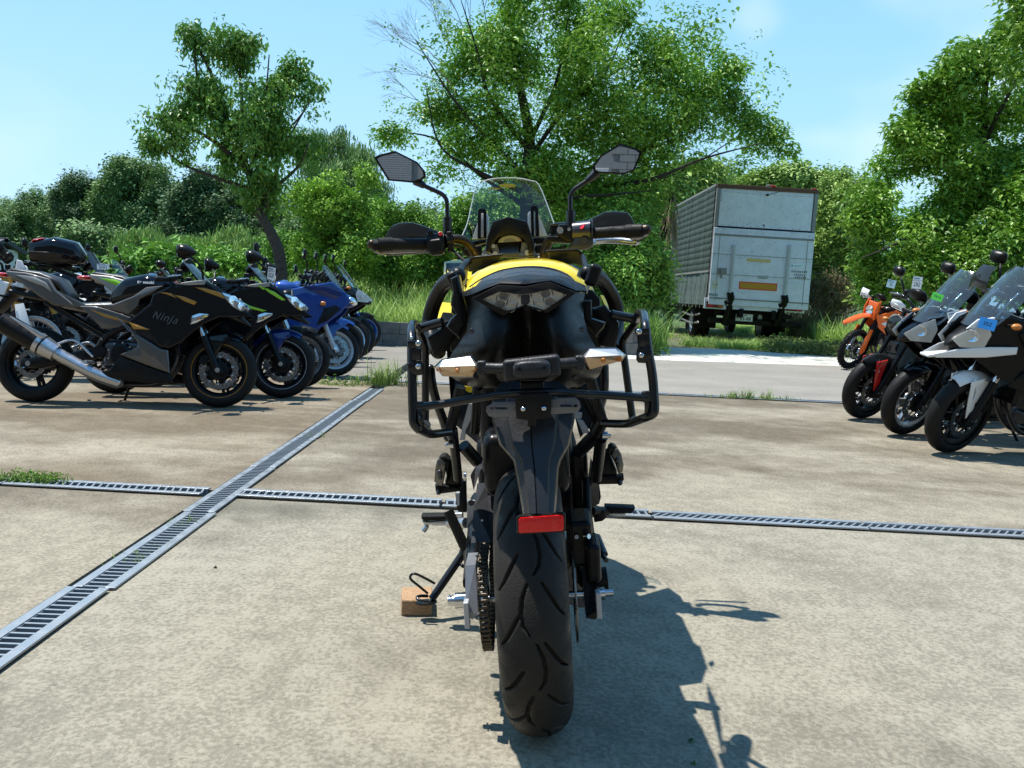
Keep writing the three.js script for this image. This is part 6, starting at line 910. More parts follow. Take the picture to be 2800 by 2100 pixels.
// ---------------------------------------------------------------- the motorcycle in the middle, seen from behind (x right, y up, z towards its tail)
const bike = thing('motorcycle', 'black and yellow touring motorcycle with empty pannier frames, parked in the middle, seen from behind', 'motorcycle', G(1479, 1972));
bike.rotation.set(0, R(-1.0), R(5.6)); bike.updateMatrixWorld();
{
  const inv = bike.matrixWorld.clone().invert(), o = camera.position.clone().applyMatrix4(inv);
  const bk = (u, v, z) => { const d = sight(u, v).transformDirection(inv), t = (z - o.z) / d.z; return o.clone().addScaledVector(d, t); };   // where a sight line meets a cross-section of the bike
  const Zm = (ox, oy, s) => (x, y, z) => bk(ox + x * s, oy + y * s, z);
  const qA = Zm(950, 350, .40687), qB = Zm(1050, 900, .36166), qC = Zm(1050, 1350, .45198), qD = Zm(1300, 420, .22604), qE = Zm(1240, 680, .19286), qF = Zm(1080, 820, .24111), qH = Zm(1440, 820, .24111), qI = Zm(1100, 1200, .18083), qJ = Zm(1550, 1200, .18083), qK = Zm(1040, 1380, .24111);
  const P = (q, z, a) => a.map(([x, y]) => q(x, y, z));
  const p3 = (q, a) => a.map(([x, y, z]) => q(x, y, z));
  const put = (b, name, mat, par = bike, kind) => b.build(name, mat, par, kind);
  const flat = (q, z, a, th, bev, holes) => plate(P(q, z, a), z, th, bev, holes && holes.map((h) => P(q, z, h)));
  for (const [n, p] of [['tail lamp', qE(1010, 700, .26)], ['screen top', qA(1075, 335, -1.15)], ['seat', qE(1010, 230, 0)], ['bar l', qA(165, 780, -.85)], ['bar r', qD(2090, 920, -.85)], ['axle', qK(915, 930, 0)], ['tank', qE(1010, 130, -.75)], ['peg', qI(285, 1210, -.6)], ['blockfoot', qK(520, 1080, -.62)]]) console.log(n, p.toArray().map((v) => v.toFixed(3)).join(' '));

  // ---- rear wheel: tyre with real tread grooves
  const Rw = .312;
  {
    const NS = 1320, NT = 132, A0 = 1.95, Pd = Rw * 2 * Math.PI / 16, pos = [], idx = [];
    const seg = (s, t, pts, w) => { let best = 9; for (let i = 0; i + 1 < pts.length; i++) { const [ax, ay] = pts[i], [bx, by] = pts[i + 1], dx = bx - ax, dy = by - ay, k = clamp(((s - ax) * dx + (t - ay) * dy) / (dx * dx + dy * dy)); best = Math.min(best, Math.hypot(s - ax - k * dx, t - ay - k * dy) / w(clamp((i + k) / (pts.length - 1)))); } return best; };
    const wd = (k) => .0046 * Math.pow(Math.max(0.02, Math.sin(Math.PI * (.06 + .90 * k))), .5);
    const G1 = [[-.012, .022], [.004, .032], [.026, .046], [.045, .060], [.060, .078]], G2 = [[.070, .024], [.062, .036], [.062, .052], [.075, .070], [.098, .088]], GC = [[-.06, -.008], [-.03, .003], [.0, .007], [.025, .004], [.045, -.008]];
    const groove = (s0, t) => { const s = -s0;
      let d = 9;
      for (const off of [-1, 0, 1]) { const u = ((s % Pd) + Pd) % Pd + off * Pd; d = Math.min(d, seg(u, t, G1, wd), seg(u - Pd * .5, -t, G1, wd)); }
      const P2 = Pd * 2; for (const off of [-1, 0, 1]) { const u = ((s % P2) + P2) % P2 + off * P2; d = Math.min(d, seg(u - .05, t - .014, GC, wd), seg(u - .05 - Pd, -t - .014, GC, wd)); }
      return d;
    };
    for (let i = 0; i < NS; i++) for (let j = 0; j <= NT; j++) {
      const th = i / NS * Math.PI * 2, a = (j / NT * 2 - 1) * A0, t = a * .078, s = th * Rw, g = Math.abs(t) < .1 ? groove(s, t) : 9, cut = .0085 * (1 - smooth(.55, 1.05, g));
      const c = Math.cos(a), sn = Math.sin(a), rr = .234 + (.078 - cut) * Math.sign(c) * Math.pow(Math.abs(c), .92), x = (.079 - cut) * Math.sign(sn) * Math.pow(Math.abs(sn), .95);
      pos.push(x, Rw + rr * Math.sin(th), rr * Math.cos(th));
    }
    const n = NT + 1; for (let i = 0; i < NS; i++) for (let j = 0; j < NT; j++) { const a = i * n + j, b = ((i + 1) % NS) * n + j; idx.push(a, a + 1, b, b, a + 1, b + 1); }
    const g = new THREE.BufferGeometry(); g.setAttribute('position', new THREE.Float32BufferAttribute(pos, 3)); g.setIndex(idx); g.computeVertexNormals();
    const uv = new Float32Array(pos.length / 3 * 2); for (let i = 0; i < NS; i++) for (let j = 0; j <= NT; j++) { uv[(i * n + j) * 2] = i / NS * 2; uv[(i * n + j) * 2 + 1] = j / NT * .3; } g.setAttribute('uv', new THREE.BufferAttribute(uv, 2));
    const rim = mb().add(lathe([[.205, -.066], [.218, -.070], [.222, -.062], [.200, -.05], [.186, 0], [.200, .05], [.222, .062], [.218, .070], [.205, .066], [.176, 0], [.205, -.066]], 'x', 56), V(0, Rw, 0)).add(lathe([[.02, -.07], [.06, -.07], [.055, 0], [.06, .07], [.02, .07]], 'x', 24), V(0, Rw, 0));
    for (let i = 0; i < 5; i++) for (const d of [-.12, .12]) { const a = i / 5 * 6.2832, c = V(0, Rw + .05 * Math.sin(a + d * 2), .05 * Math.cos(a + d * 2)), e = V(0, Rw + .19 * Math.sin(a + d), .19 * Math.cos(a + d)); rim.rod(c, e, .014, .012, 8); }
    const rw = put(rim, 'rear_wheel', M.frame);
    addMesh(g, 'tyre', std(rgb(.024, .0215, .019), .9, { spec: .3, bumpMap: rep(GR, 14), bumpScale: .0005, roughnessMap: W3 }), rw);
    put(mb().add(lathe([[.075, -.002], [.11, -.002], [.11, .002], [.075, .002], [.075, -.002]], 'x', 48), V(.098, Rw, 0)), 'brake_disc', M.disc, rw);
    put(mb().add(lathe([[.05, -.003], [.105, -.003], [.110, 0], [.105, .003], [.05, .003], [.05, -.003]], 'x', 44), V(-.112, Rw, 0)), 'sprocket', M.steel, rw);
    // chain links round the sprocket and forward
    const ch = mb(), R1 = .114, R2 = .04, cx = V(0, .41, -.60), n2 = 62; const path = []; const top0 = Rw + R1, bot0 = Rw - R1;
    for (let i = 0; i <= 26; i++) { const a = Math.PI / 2 - i / 26 * Math.PI; path.push([Rw + R1 * Math.sin(a), R1 * Math.cos(a)]); }
    for (let i = 1; i <= 36; i++) path.push([mix(bot0, cx.y - R2, i / 36), mix(0, cx.z, i / 36)]);
    for (let i = 1; i <= 36; i++) path.push([mix(cx.y + R2, top0, i / 36), mix(cx.z, 0, i / 36)]);
    for (let i = 0; i < path.length; i++) { const [y0, z0] = path[i], [y1, z1] = path[(i + 1) % path.length], L = Math.hypot(y1 - y0, z1 - z0); if (L < .002 || L > .06) continue; const rx = Math.atan2(-(y1 - y0), z1 - z0), c = V(-.112, (y0 + y1) / 2, (z0 + z1) / 2), out = i % 2 ? .0105 : .0075; for (const s of [-1, 1]) ch.box(.0022, .0125, L * 1.15, V(c.x + s * out, c.y, c.z), [rx, 0, 0]); ch.rod(V(c.x - .011, c.y, c.z), V(c.x + .011, c.y, c.z), .0055, .0055, 7); }
    put(ch, 'chain', M.chain, bike, 'stuff');
  }
  // ---- swingarm with axle, blocks, chain guard
  const yA = Rw;
  mb().add(slab3([V(-.158, yA + .085, .0), V(-.134, yA + .085, .0), V(-.131, yA - .02, .05), V(-.146, yA - .03, .052), V(-.160, yA - .005, .05)], .10)).build('chain_adjuster', std(rgb(.24, .245, .26), .5, { metalness: .4, roughnessMap: W3 }), bike);
  put(mb().rod(V(-.15, yA + .02, -.06), V(-.15, .43, -.52), .024, .030, 10).rod(V(-.15, .43, -.52), V(.15, .43, -.52), .035).box(.024, .09, .26, V(-.146, yA + .05, -.20), [.22, 0, 0], .012), 'swingarm', M.frame);
  put(mb().add(slab3([V(.118, yA + .07, .0), V(.148, yA + .07, .0), V(.152, yA - .02, .05), V(.142, yA - .045, .05), V(.120, yA - .04, .05)], .12)).rod(V(.136, yA + .02, -.05), V(.14, .43, -.52), .030, .034, 10), 'swingarm', M.frame);
  put(mb().box(.012, .062, .03, V(-.156, yA - .012, .058), null, .002).box(.012, .062, .03, V(.150, yA - .005, .058), null, .002), 'axle_blocks', M.aluPale);
  put(mb().rod(V(-.20, yA, 0), V(.19, yA, 0), .009).rod(V(-.162, yA, 0), V(-.188, yA, 0), .019, .019, 6).rod(V(-.188, yA, 0), V(-.205, yA, 0), .013, .011, 10).rod(V(-.198, yA, -.02), V(-.198, yA + .02, .018), .002).rod(V(.152, yA, 0), V(.170, yA, 0), .016, .016, 6), 'axle', M.steel);
  put(mb().add(slab3(p3(qI, [[1130, 675, -.20], [1285, 660, -.20], [1290, 855, -.14], [1385, 862, -.14], [1345, 1555, .09], [1040, 1572, .09], [1092, 1030, -.06]]), .006, V(0, -.3, -1).normalize())).add(slab3(p3(qI, [[1030, 560, -.22], [1110, 420, -.26], [1420, 300, -.30], [1450, 350, -.30], [1180, 470, -.24], [1120, 660, -.2], [1080, 780, -.2]]), .03)), 'chain_guard', M.plasticGrey);
  put(mb().rod(qI(1205, 1235, .0), qI(1205, 1235, .004), .003).rod(qI(930, 565, -.23), qI(965, 565, -.23), .012), 'guard_bolts', M.steel);
  // ---- tail: undertail shell
  {
    const rows = [[800, 1266, 1600, .225, .02], [832, 1276, 1594, .240, .03], [870, 1280, 1597, .258, .055], [905, 1276, 1606, .272, .09], [938, 1256, 1622, .278, .13], [968, 1234, 1642, .270, .16], [1000, 1222, 1650, .250, .17], [1030, 1232, 1636, .220, .15], [1056, 1275, 1588, .180, .10], [1062, 1330, 1530, .10, .02]];
    const grid = rows.map(([v, a, b, z, rec]) => Array.from({ length: 25 }, (_, k) => { const s = k / 12 - 1, zz = z - rec * Math.exp(-Math.pow(Math.abs(s - .02) / .24, 2.6)) - .085 * Math.pow(Math.abs(s), 3.2) + .018 * Math.exp(-Math.pow((Math.abs(s) - .62) / .22, 2)); return bk(mix(a, b, k / 24), v, zz); }));
    put(mb().add(loft(grid)), 'undertail', M.plastic);
    // top cowl between seat and lamp
    const up = [[140, 612], [300, 535], [480, 440], [700, 413], [1020, 358], [1400, 388], [1520, 379], [1700, 445], [1870, 522]], lo = [[115, 700], [260, 668], [450, 590], [640, 505], [1020, 533], [1360, 462], [1560, 545], [1745, 625], [1895, 610]];
    const rr = [0, .18, .5, .82, 1].map((k, i) => up.map(([x, y], j) => { const l = lo[j], s = Math.abs(j / 4 - 1), z = [.185, .222, .246, .255, .245][i] - .07 * s * s; return qE(mix(x, l[0], k), mix(y, l[1], k), z); }));
    rr.unshift(up.map(([x, y], j) => qE(x, y + 3, .12 - .07 * Math.abs(j / 4 - 1) ** 2)));
    put(mb().add(loft(rr, false, .6)), 'tail_cowl', M.plastic);
  }
  { const sc = mb(); for (const [x, y, z] of [[1290, 905, .26], [1590, 900, .26], [1262, 985, .24], [1622, 980, .24], [1300, 1035, .21], [1572, 1030, .21]]) sc.add(lathe([[0, .0015], [.004, .0015], [.0055, 0]], 'z', 12), bk(x, y, z + .004)); put(sc, 'tail_screws', M.darkMetal); }
  // ---- tail lamp
  {
    const outer = [[262, 700], [640, 512], [1020, 537], [1360, 467], [1742, 625], [1335, 918], [1010, 800], [702, 953]], inner = [[392, 720], [650, 597], [960, 636], [1075, 630], [1370, 562], [1622, 652], [1292, 882], [1180, 868], [1015, 796], [870, 868], [735, 888]];
    const tl = put(mb().add(flat(qE, .268, outer, .05, .0015, [inner.slice().reverse()])), 'tail_light', phys(rgb(.016, .013, .011), .5, { specularIntensity: .25 }));
    put(mb().add(flat(qE, .259, inner, .004, 0)), 'lamp_reflector', std(rgb(.86, .80, .70), .45, { metalness: .1, roughnessMap: W3 }), tl);
    const dk = mb(), rg = mb(), gl = mb(); for (const [x, y, r, dark] of [[535, 725, 62, 0], [710, 670, 64, 1], [670, 790, 62, 1], [855, 715, 63, 0], [810, 835, 60, 0], [1180, 692, 60, 0], [1230, 815, 60, 0], [1310, 637, 64, 1], [1360, 752, 62, 1], [1485, 672, 62, 0]]) { const c = qE(x, y, .2595), R0 = r * .19286 * 1.85 / 2380; (dark ? dk : gl).add(lathe([[0, .0012], [R0 * .6, .0014], [R0, .0022], [R0 * .98, .0026]], 'z', 22), c); rg.add(lathe([[R0 * .97, .001], [R0 * 1.0, .0036], [R0 * 1.09, .0036], [R0 * 1.11, .000]], 'z', 24), c); }
    put(dk, 'lamp_cups', std(rgb(.13, .11, .09), .25, { metalness: .1 }), tl); put(gl, 'lamp_cups', std(rgb(.50, .46, .39), .3, { metalness: .1 }), tl); put(rg, 'cup_rims', std(rgb(.80, .75, .66), .3, { metalness: .1 }), tl);
    put(mb().add(flat(qE, .2625, [[950, 655], [1080, 650], [1085, 760], [1050, 790], [960, 790]], .006, .002)), 'lamp_window', M.frame, tl);
    const rib = mb(); for (const [x0, y0, x1, y1] of [[625, 660, 590, 790], [790, 640, 735, 875], [935, 650, 890, 850], [1095, 640, 1150, 800], [1240, 610, 1290, 770], [1390, 570, 1445, 770]]) rib.rod(qE(x0, y0, .2595), qE(x1, y1, .2595), .0011, .0011, 4); put(rib, 'lamp_ribs', M.frame, tl);
    const mid = inner.map(([x, y]) => [mix(x, 1010, -.10), mix(y, 715, -.10)]); put(mb().add(flat(qE, .2665, mid, .0015, 0)), 'lamp_lens', phys(rgb(.99, .98, .96), .05, { transmission: 1, thickness: 0, ior: 1.45 }), tl);
  }
  // ---- seat
  put(mb().add(hull([[0, 1.022, .19, .04, .015], [0, 1.022, .17, .09, .035], [0, 1.025, .12, .113, .05], [0, 1.028, 0, .120, .06], [0, 1.018, -.14, .119, .06], [0, .975, -.26, .115, .055], [0, .90, -.38, .13, .05], [0, .88, -.60, .115, .05], [0, .89, -.72, .09, .04]], 'z', 40, 2.1), V(qE(1000, 230, .05).x, qE(1000, 232, .05).y - 1.0885, 0)), 'seat', M.seat);
  { const st = mb(); st.tube(p3(qE, [[232, 540, .175], [330, 470, .165], [480, 385, .15], [700, 300, .13], [1000, 262, .125], [1250, 268, .125], [1430, 300, .13], [1590, 355, .145], [1650, 400, .16]]).map((p) => p.add(V(0, .0, .004))), .0014, { s: 6, n: 60 }); put(st, 'seat_piping', M.frame); }
  // ---- tank and yellow bodywork
  { const c = qE(1010, 130, -.75), dx = c.x, dy = c.y; put(mb().add(hull([[dx, dy - .19, -.36, .10, .08], [dx, dy - .17, -.40, .175, .13], [dx, dy - .165, -.48, .198, .148], [dx, dy - .163, -.70, .200, .160], [dx, dy - .165, -.88, .20, .155], [dx, dy - .19, -1.02, .15, .11], [dx, dy - .2, -1.06, .08, .06]], 'z', 48, 2.5)), 'tank', M.yellow); }
  put(mb().add(slab3(p3(qA, [[640, 1055, -.86], [652, 900, -1.0], [728, 884, -1.02], [838, 890, -1.0], [830, 1010, -.8], [700, 1030, -.8]]), .02)).add(slab3(p3(qA, [[575, 1330, -.5], [590, 1230, -.55], [640, 1170, -.55], [720, 1180, -.5], [700, 1330, -.45]]), .03)).add(slab3(p3(qF, [[740, 985, -.1], [880, 985, -.1], [868, 1050, -.1], [840, 1050, -.1]]), .02)), 'side_fairing', M.yellow);
  put(mb().add(slab3(p3(qA, [[1700, 1122, -.5], [1735, 1128, -.52], [1768, 1228, -.52], [1745, 1225, -.5]]), .03)).add(slab3(p3(qH, [[540, 985, -.1], [660, 920, -.1], [640, 960, -.1], [570, 990, -.1]]), .02)), 'side_fairing', M.yellow);
  put(mb().add(slab3(p3(qA, [[655, 1040, -.84], [664, 908, -.97], [800, 905, -.97], [805, 1020, -.8], [720, 1080, -.75]]), .03)), 'fairing_inner', M.plastic);
  // front fairing body and lower mass, ahead
  { const c = qA(1075, 820, -1.25); put(mb().add(hull([[c.x, c.y - .20, -1.08, .14, .05], [c.x, c.y - .20, -1.2, .20, .10], [c.x, c.y - .20, -1.32, .19, .15], [c.x, c.y - .26, -1.46, .12, .10], [c.x, c.y - .30, -1.54, .05, .04]], 'z', 32, 2.6)), 'front_fairing', M.yellow); }
  put(both(mb(), (q, m) => q.add(slab3([V(m * .22, 1.02, -1.05), V(m * .265, .95, -.95), V(m * .25, .62, -.85), V(m * .17, .55, -.82), V(m * .12, .85, -.9)], .12))), 'shroud', M.plastic);
  put(mb().add(flat(qA, -.24, [[1585, 1075], [1650, 1090], [1700, 1150], [1705, 1500], [1550, 1520]], .03, .006)), 'side_cover', M.plastic);
  put(mb().add(flat(qA, -.24, [[700, 1120], [760, 1090], [800, 1100], [820, 1520], [690, 1500]], .03, .006)), 'side_cover', M.plastic);
  // ---- side cowls and grab handles of the tail
  put(mb().add(flat(qF, .06, [[500, 330], [545, 240], [640, 215], [700, 120], [835, 190], [830, 285], [690, 450], [640, 505], [520, 640], [440, 665], [400, 560], [360, 420]], .08, .010)).add(flat(qA, .165, [[688, 1010], [742, 985], [765, 1110], [805, 1290], [800, 1335], [752, 1422], [660, 1335], [690, 1280], [725, 1250], [690, 1190], [705, 1100]], .09, .010)), 'side_cowl', M.plastic);
  put(mb().add(flat(qH, .155, [[630, 0], [745, 0], [745, 205], [905, 255], [880, 315], [790, 410], [625, 215]], .09, .010)).add(flat(qH, .06, [[745, 100], [900, 60], [960, 130], [1060, 260], [1045, 400], [1010, 545], [830, 530], [800, 430], [900, 300], [760, 200]], .08, .010)), 'side_cowl', M.plastic);
  put(mb().tube(p3(qA, [[742, 990, .03], [712, 1012, .0], [650, 1050, -.04], [592, 1150, -.08], [562, 1240, -.1], [552, 1320, -.1], [570, 1420, -.06], [610, 1500, .0]]), .0185, { s: 12, n: 50 }).box(.026, .05, .04, qA(722, 1035, .04), [0, 0, .35], .01).add(slab3(p3(qA, [[620, 1290, .02], [640, 1240, .03], [700, 1245, .05], [730, 1290, .06], [690, 1330, .06]]), .03)), 'grab_handle', M.plastic);
  put(mb().tube(p3(qA, [[1610, 975, .03], [1660, 985, .0], [1715, 1030, -.04], [1775, 1120, -.08], [1806, 1210, -.1], [1812, 1300, -.1], [1800, 1400, -.06], [1775, 1490, .0]]), .0175, { s: 12, n: 50 }).box(.03, .05, .04, qA(1650, 990, .04), [0, 0, -.35], .01), 'grab_handle', M.plastic);
  put(mb().add(flat(qA, -.05, [[1597, 934], [1640, 928], [1682, 938], [1684, 968], [1602, 985]], .05, .006)), 'side_cowl', M.plastic);
  // ---- indicators and lamp pod, with their stalks
  {
    const pod = mb().add(plate(arc(28, (a) => { const c = qB(1118, 300, .36), cs = Math.cos(a), sn = Math.sin(a); return V(c.x + .036 * Math.sign(cs) * Math.pow(Math.abs(cs), .55), c.y + .018 * Math.sign(sn) * Math.pow(Math.abs(sn), .7), 0); }), .385, .06, .012, null, 4)).box(.11, .042, .04, qB(1118, 290, .335), [0, 0, .05], .008);
    const lp = put(pod, 'plate_lamp', M.plasticGrey); put(mb().rod(qB(1022, 302, .384), qB(1022, 302, .3865), .0035).rod(qB(1212, 290, .384), qB(1212, 290, .3865), .003), 'lamp_screws', M.frame, lp);
    for (const [side, stalk, out] of [['l', [[960, 290, .34], [860, 296, .335], [740, 290, .33]], [[372, 288], [432, 236], [660, 206], [742, 276], [682, 362], [440, 352]]], ['r', [[1250, 268, .34], [1370, 258, .335], [1480, 250, .33]], [[1466, 216], [1546, 150], [1762, 150], [1832, 198], [1798, 238], [1546, 304]]]]) {
      const m = put(mb().tube(p3(qB, stalk), .0105, { s: 10 }).box(.02, .028, .02, qB(...stalk[2]), null, .006), 'indicator', M.plasticGrey);
      const cx = out.reduce((s, p) => s + p[0], 0) / 6, cy = out.reduce((s, p) => s + p[1], 0) / 6, sc = (k) => out.map(([x, y]) => [mix(cx, x, k), mix(cy, y, k * 1.12)]);
      put(mb().add(flat(qB, .318, sc(1.0), .034, .012)), 'indicator_housing', M.plastic, m);
      const ridge = (k, z0, z1) => { const o = sc(k), L = o[0], Rr = o[3], m = (t, dy, z) => qB(mix(L[0], Rr[0], t), mix(L[1], Rr[1], t) + dy, z), b = o.map(([x, y]) => qB(x, y, z0)), r = [m(.10, -2, z1), m(.90, -2, z1)]; if (side === 'r') b.reverse(); const T = []; const f = (...q) => { for (let i = 1; i + 1 < q.length; i++) for (const p of [q[0], q[i], q[i + 1]]) T.push(p.x, p.y, p.z); };
        const B = o.map(([x, y]) => qB(x, y, z0)); f(B[0], B[1], r[0]); f(B[1], B[2], r[1], r[0]); f(B[2], B[3], r[1]); f(B[3], B[4], r[1]); f(B[4], B[5], r[0], r[1]); f(B[5], B[0], r[0]); const g = new THREE.BufferGeometry(); g.setAttribute('position', new THREE.Float32BufferAttribute(T, 3)); g.computeVertexNormals(); return g; };
      { const g = ridge(.90, .3205, .338), a = g.attributes.position.array, up = [], dn = []; for (let k = 0; k < a.length; k += 9) { const low = k >= 9 * 5; (low ? dn : up).push(...a.slice(k, k + 9)); } for (const [t, nm, mt] of [[up, 'indicator_reflector', std(rgb(.84, .78, .70), .25, { metalness: .8 })], [dn, 'indicator_base', std(rgb(.62, .44, .27), .3, { metalness: .6 })]]) { const q = new THREE.BufferGeometry(); q.setAttribute('position', new THREE.Float32BufferAttribute(t, 3)); q.computeVertexNormals(); put(mb().add(q), nm, mt, m); } }
      const bl = mb(); bl.add(new THREE.SphereGeometry(.0052, 14, 10), qB(cx, cy + 24, .336)); for (const [t, s] of [[.14, 1], [.84, -1]]) for (let i = 0; i < 5; i++) { const x = mix(out[0][0], out[3][0], t + (i - 2) * .032); bl.box(.0026, .012 - Math.abs(i - 2) * .002, .004, qB(x, cy + 16, .329), [0, .5 * s, .05], .001); } put(bl, 'indicator_bulb', M.amber, m);
      put(mb().add(ridge(1.0, .320, .354)), 'indicator_lens', M.lens, m);
    }
  }
  // ---- plate bracket, mud guard, reflector
  {
    const rows = [[395, 890, 1100, 1330, .24], [480, 822, 1100, 1425, .27], [690, 826, 1108, 1432, .30], [870, 880, 1116, 1396, .325], [990, 986, 1130, 1330, .345], [1060, 1000, 1138, 1312, .355], [1200, 1026, 1147, 1304, .375], [1395, 1058, 1155, 1290, .40]];
    const g = rows.map(([y, a, c, b, z]) => [[a, -.022], [a + 8, -.004], [mix(a, c, .34), .004], [mix(a, c, .42), .014], [c - 6, .020], [c, .016], [c + 6, .020], [mix(b, c, .42), .014], [mix(b, c, .34), .004], [b - 8, -.004], [b, -.022]].map(([x, dz]) => qB(x, y, z + dz)));
    put(mb().add(loft(g, false, .5)).add(loft(g.map((r) => r.map((p) => p.clone().add(V(0, -.004, -.012))))))  , 'rear_mudguard', M.plasticGrey);
    for (const [a, b, c, d] of [[0, 0, 1, -1], [9, 10, 10, 1]]) put(mb().add(loft(g.slice(1).map((r) => [r[a], r[b].clone().add(V(d * .002, 0, .005)), r[c]]))), 'mudguard_rim', M.plastic);
    const slot = (x0, x1, y0, y1) => arc(16, (a) => { const r = (y1 - y0) / 2, cx = Math.cos(a) < 0 ? x0 + r : x1 - r; return [cx + r * Math.cos(a), (y0 + y1) / 2 + r * Math.sin(a)]; }).reverse();
    put(mb().add(flat(qB, .350, [[800, 572], [830, 552], [975, 548], [1300, 530], [1310, 521], [1450, 518], [1480, 545], [1488, 590], [1462, 632], [1345, 640], [990, 662], [830, 668], [790, 656], [770, 620], [775, 590]], .004, .001, [slot(800, 940, 585, 612), slot(1325, 1468, 565, 594)])), 'plate_bracket', std(rgb(.13, .13, .135), .5, { metalness: .4, roughnessMap: W3 }));
    put(mb().add(flat(qB, .366, [[990, 520], [1000, 490], [1250, 480], [1268, 500], [1262, 670], [1150, 690], [1150, 735], [1085, 740], [1085, 690], [1000, 680]], .03, .004)).add(flat(qB, .34, [[1030, 400], [1210, 395], [1215, 500], [1030, 500]], .04, .006)), 'bracket_base', M.plastic);
    put(mb().ball(qB(1052, 604, .369), .0052).ball(qB(1208, 600, .369), .0052), 'bracket_bolts', M.steel);
    const rf = put(mb().add(flat(qC, .420, [[802, 150], [815, 135], [1085, 117], [1098, 128], [1097, 222], [1085, 236], [820, 250], [804, 240]], .012, .003)), 'reflector', M.plastic);
    const rt = tex(128, 64, (i, j) => { const v = (Math.sin(i * 1.7) * Math.sin(j * 1.5 + (i % 2) * 1.2)) * .5 + .5; return [v, v, v]; });
    put(mb().add(flat(qC, .4225, [[814, 158], [825, 146], [1080, 128], [1088, 140], [1087, 216], [1078, 226], [825, 240], [814, 232]], .004, .001)), 'reflector_face', phys(rgb(.78, .004, .004), .2, { clearcoat: .6, clearcoatRoughness: .04, specularIntensity: .4, bumpMap: rep(rt, 8), bumpScale: .003 }), rf);
  }
  // ---- pannier frames
  {
    const r = .0088, o = { s: 10 };
    const L = put(mb().bent(p3(qF, [[345, 1440, .0], [345, 520, .0], [262, 330, .04]]), r, .03).bent(p3(qF, [[262, 330, .04], [235, 275, .12], [190, 275, .20], [188, 430, .27], [192, 860, .285], [208, 1400, .295], [260, 1465, .29], [395, 1528, .18], [610, 1500, .10]]), .0094, .03).rod(qF(262, 330, .04), qF(540, 250, .06), .0105, .0105).tube(p3(qF, [[270, 1215, .29], [280, 1300, .295], [300, 1400, .29], [340, 1440, .15]]), .006).rod(qF(345, 1440, .0), qF(400, 1525, .16), r), 'pannier_frame', M.tubeBlack);
    put(mb().add(flat(qF, .292, [[140, 465], [300, 462], [296, 545], [190, 548], [145, 540]], .006, .001)).add(flat(qF, .29, [[180, 548], [290, 548], [285, 690], [190, 690]], .02, .003)).add(flat(qF, .294, [[142, 725], [190, 700], [296, 690], [325, 735], [322, 850], [240, 862], [150, 806]], .008, .002)), 'frame_bracket', M.tubeBlack, L);
    put(mb().ball(qF(265, 496, .296), .006, 1, 1, .6).ball(qF(265, 757, .298), .006, 1, 1, .6).ball(qF(190, 430, .29), .004).rod(qF(320, 1420, .02), qF(350, 1420, .05), .012), 'frame_bolts', M.steel, L);
    const Rr = put(mb().bent(p3(qH, [[1200, 1345, .0], [1152, 1000, .0], [1085, 490, .0], [1105, 440, .0], [1205, 300, .03], [1262, 215, .05]]), r, .03).bent(p3(qH, [[1262, 215, .05], [1260, 150, .10], [1330, 150, .18], [1345, 290, .27], [1375, 560, .285], [1430, 860, .285], [1452, 1200, .292], [1450, 1290, .295], [1360, 1330, .28], [1155, 1408, .15], [880, 1400, .10]]), .0094, .03).rod(qH(960, 165, .06), qH(1240, 220, .05), .0105).rod(qH(1240, 220, .05), qH(1270, 160, .1), .010).tube(p3(qH, [[1365, 1110, .29], [1370, 1200, .29], [1370, 1300, .28]]), .006).rod(qH(1200, 1345, .0), qH(1165, 1400, .14), r), 'pannier_frame', M.tubeBlack);
    put(mb().add(flat(qH, .292, [[1225, 325], [1390, 318], [1392, 395], [1250, 402], [1230, 380]], .006, .001)).add(flat(qH, .29, [[1262, 400], [1395, 392], [1405, 545], [1275, 545]], .02, .003)).add(flat(qH, .294, [[1262, 540], [1362, 535], [1420, 575], [1420, 660], [1345, 720], [1270, 715], [1245, 680], [1250, 590]], .008, .002)), 'frame_bracket', M.tubeBlack, Rr);
    put(mb().ball(qH(1273, 362, .296), .0062, 1, 1, .6).ball(qH(1300, 630, .298), .0055, 1, 1, .6).ball(qH(1190, 1335, .01), .005), 'frame_bolts', M.steel, Rr);
    put(mb().bent([qF(272, 1215, .29), qF(560, 1178, .30), qF(840, 1130, .315), qF(1120, 1085, .33), qB(1060, 478, .34), qB(1240, 475, .34), qB(1500, 492, .325), qH(820, 1075, .31), qH(1360, 1112, .29)], .0082, .04).box(.02, .022, .014, qF(272, 1213, .29), null, .004).box(.02, .022, .014, qH(1362, 1095, .29), null, .004), 'rack_cross_tube', M.tubeBlack);
    // stays from the tail down to the peg hangers
    put(mb().rod(qF(745, 985, .08), qF(620, 1490, .05), .0125).rod(qF(940, 1000, .05), qF(905, 1500, .0), .0115).rod(qF(620, 1490, .06), qF(660, 1560, .02), .013).rod(qB(520, 760, .04), qB(560, 1130, -.1), .012).rod(qB(600, 880, -.02), qB(705, 1000, -.05), .016), 'frame_stay', M.frame);
    put(mb().rod(qH(720, 880, .08), qH(850, 1350, .05), .013).rod(qH(655, 1090, .03), qH(800, 1380, .0), .011).rod(qB(1660, 690, .05), qB(1600, 800, .02), .014).rod(qB(1600, 800, .02), qB(1470, 930, -.05), .016).rod(qB(1640, 830, .02), qB(1605, 1130, -.1), .014), 'frame_stay', M.frame);
    put(mb().tube(p3(qF, [[400, 780, -.6], [420, 950, -.6], [470, 1150, -.62], [560, 1400, -.65], [600, 1560, -.65]]), .014, { s: 10 }), 'crash_bar', M.tubeBlack);
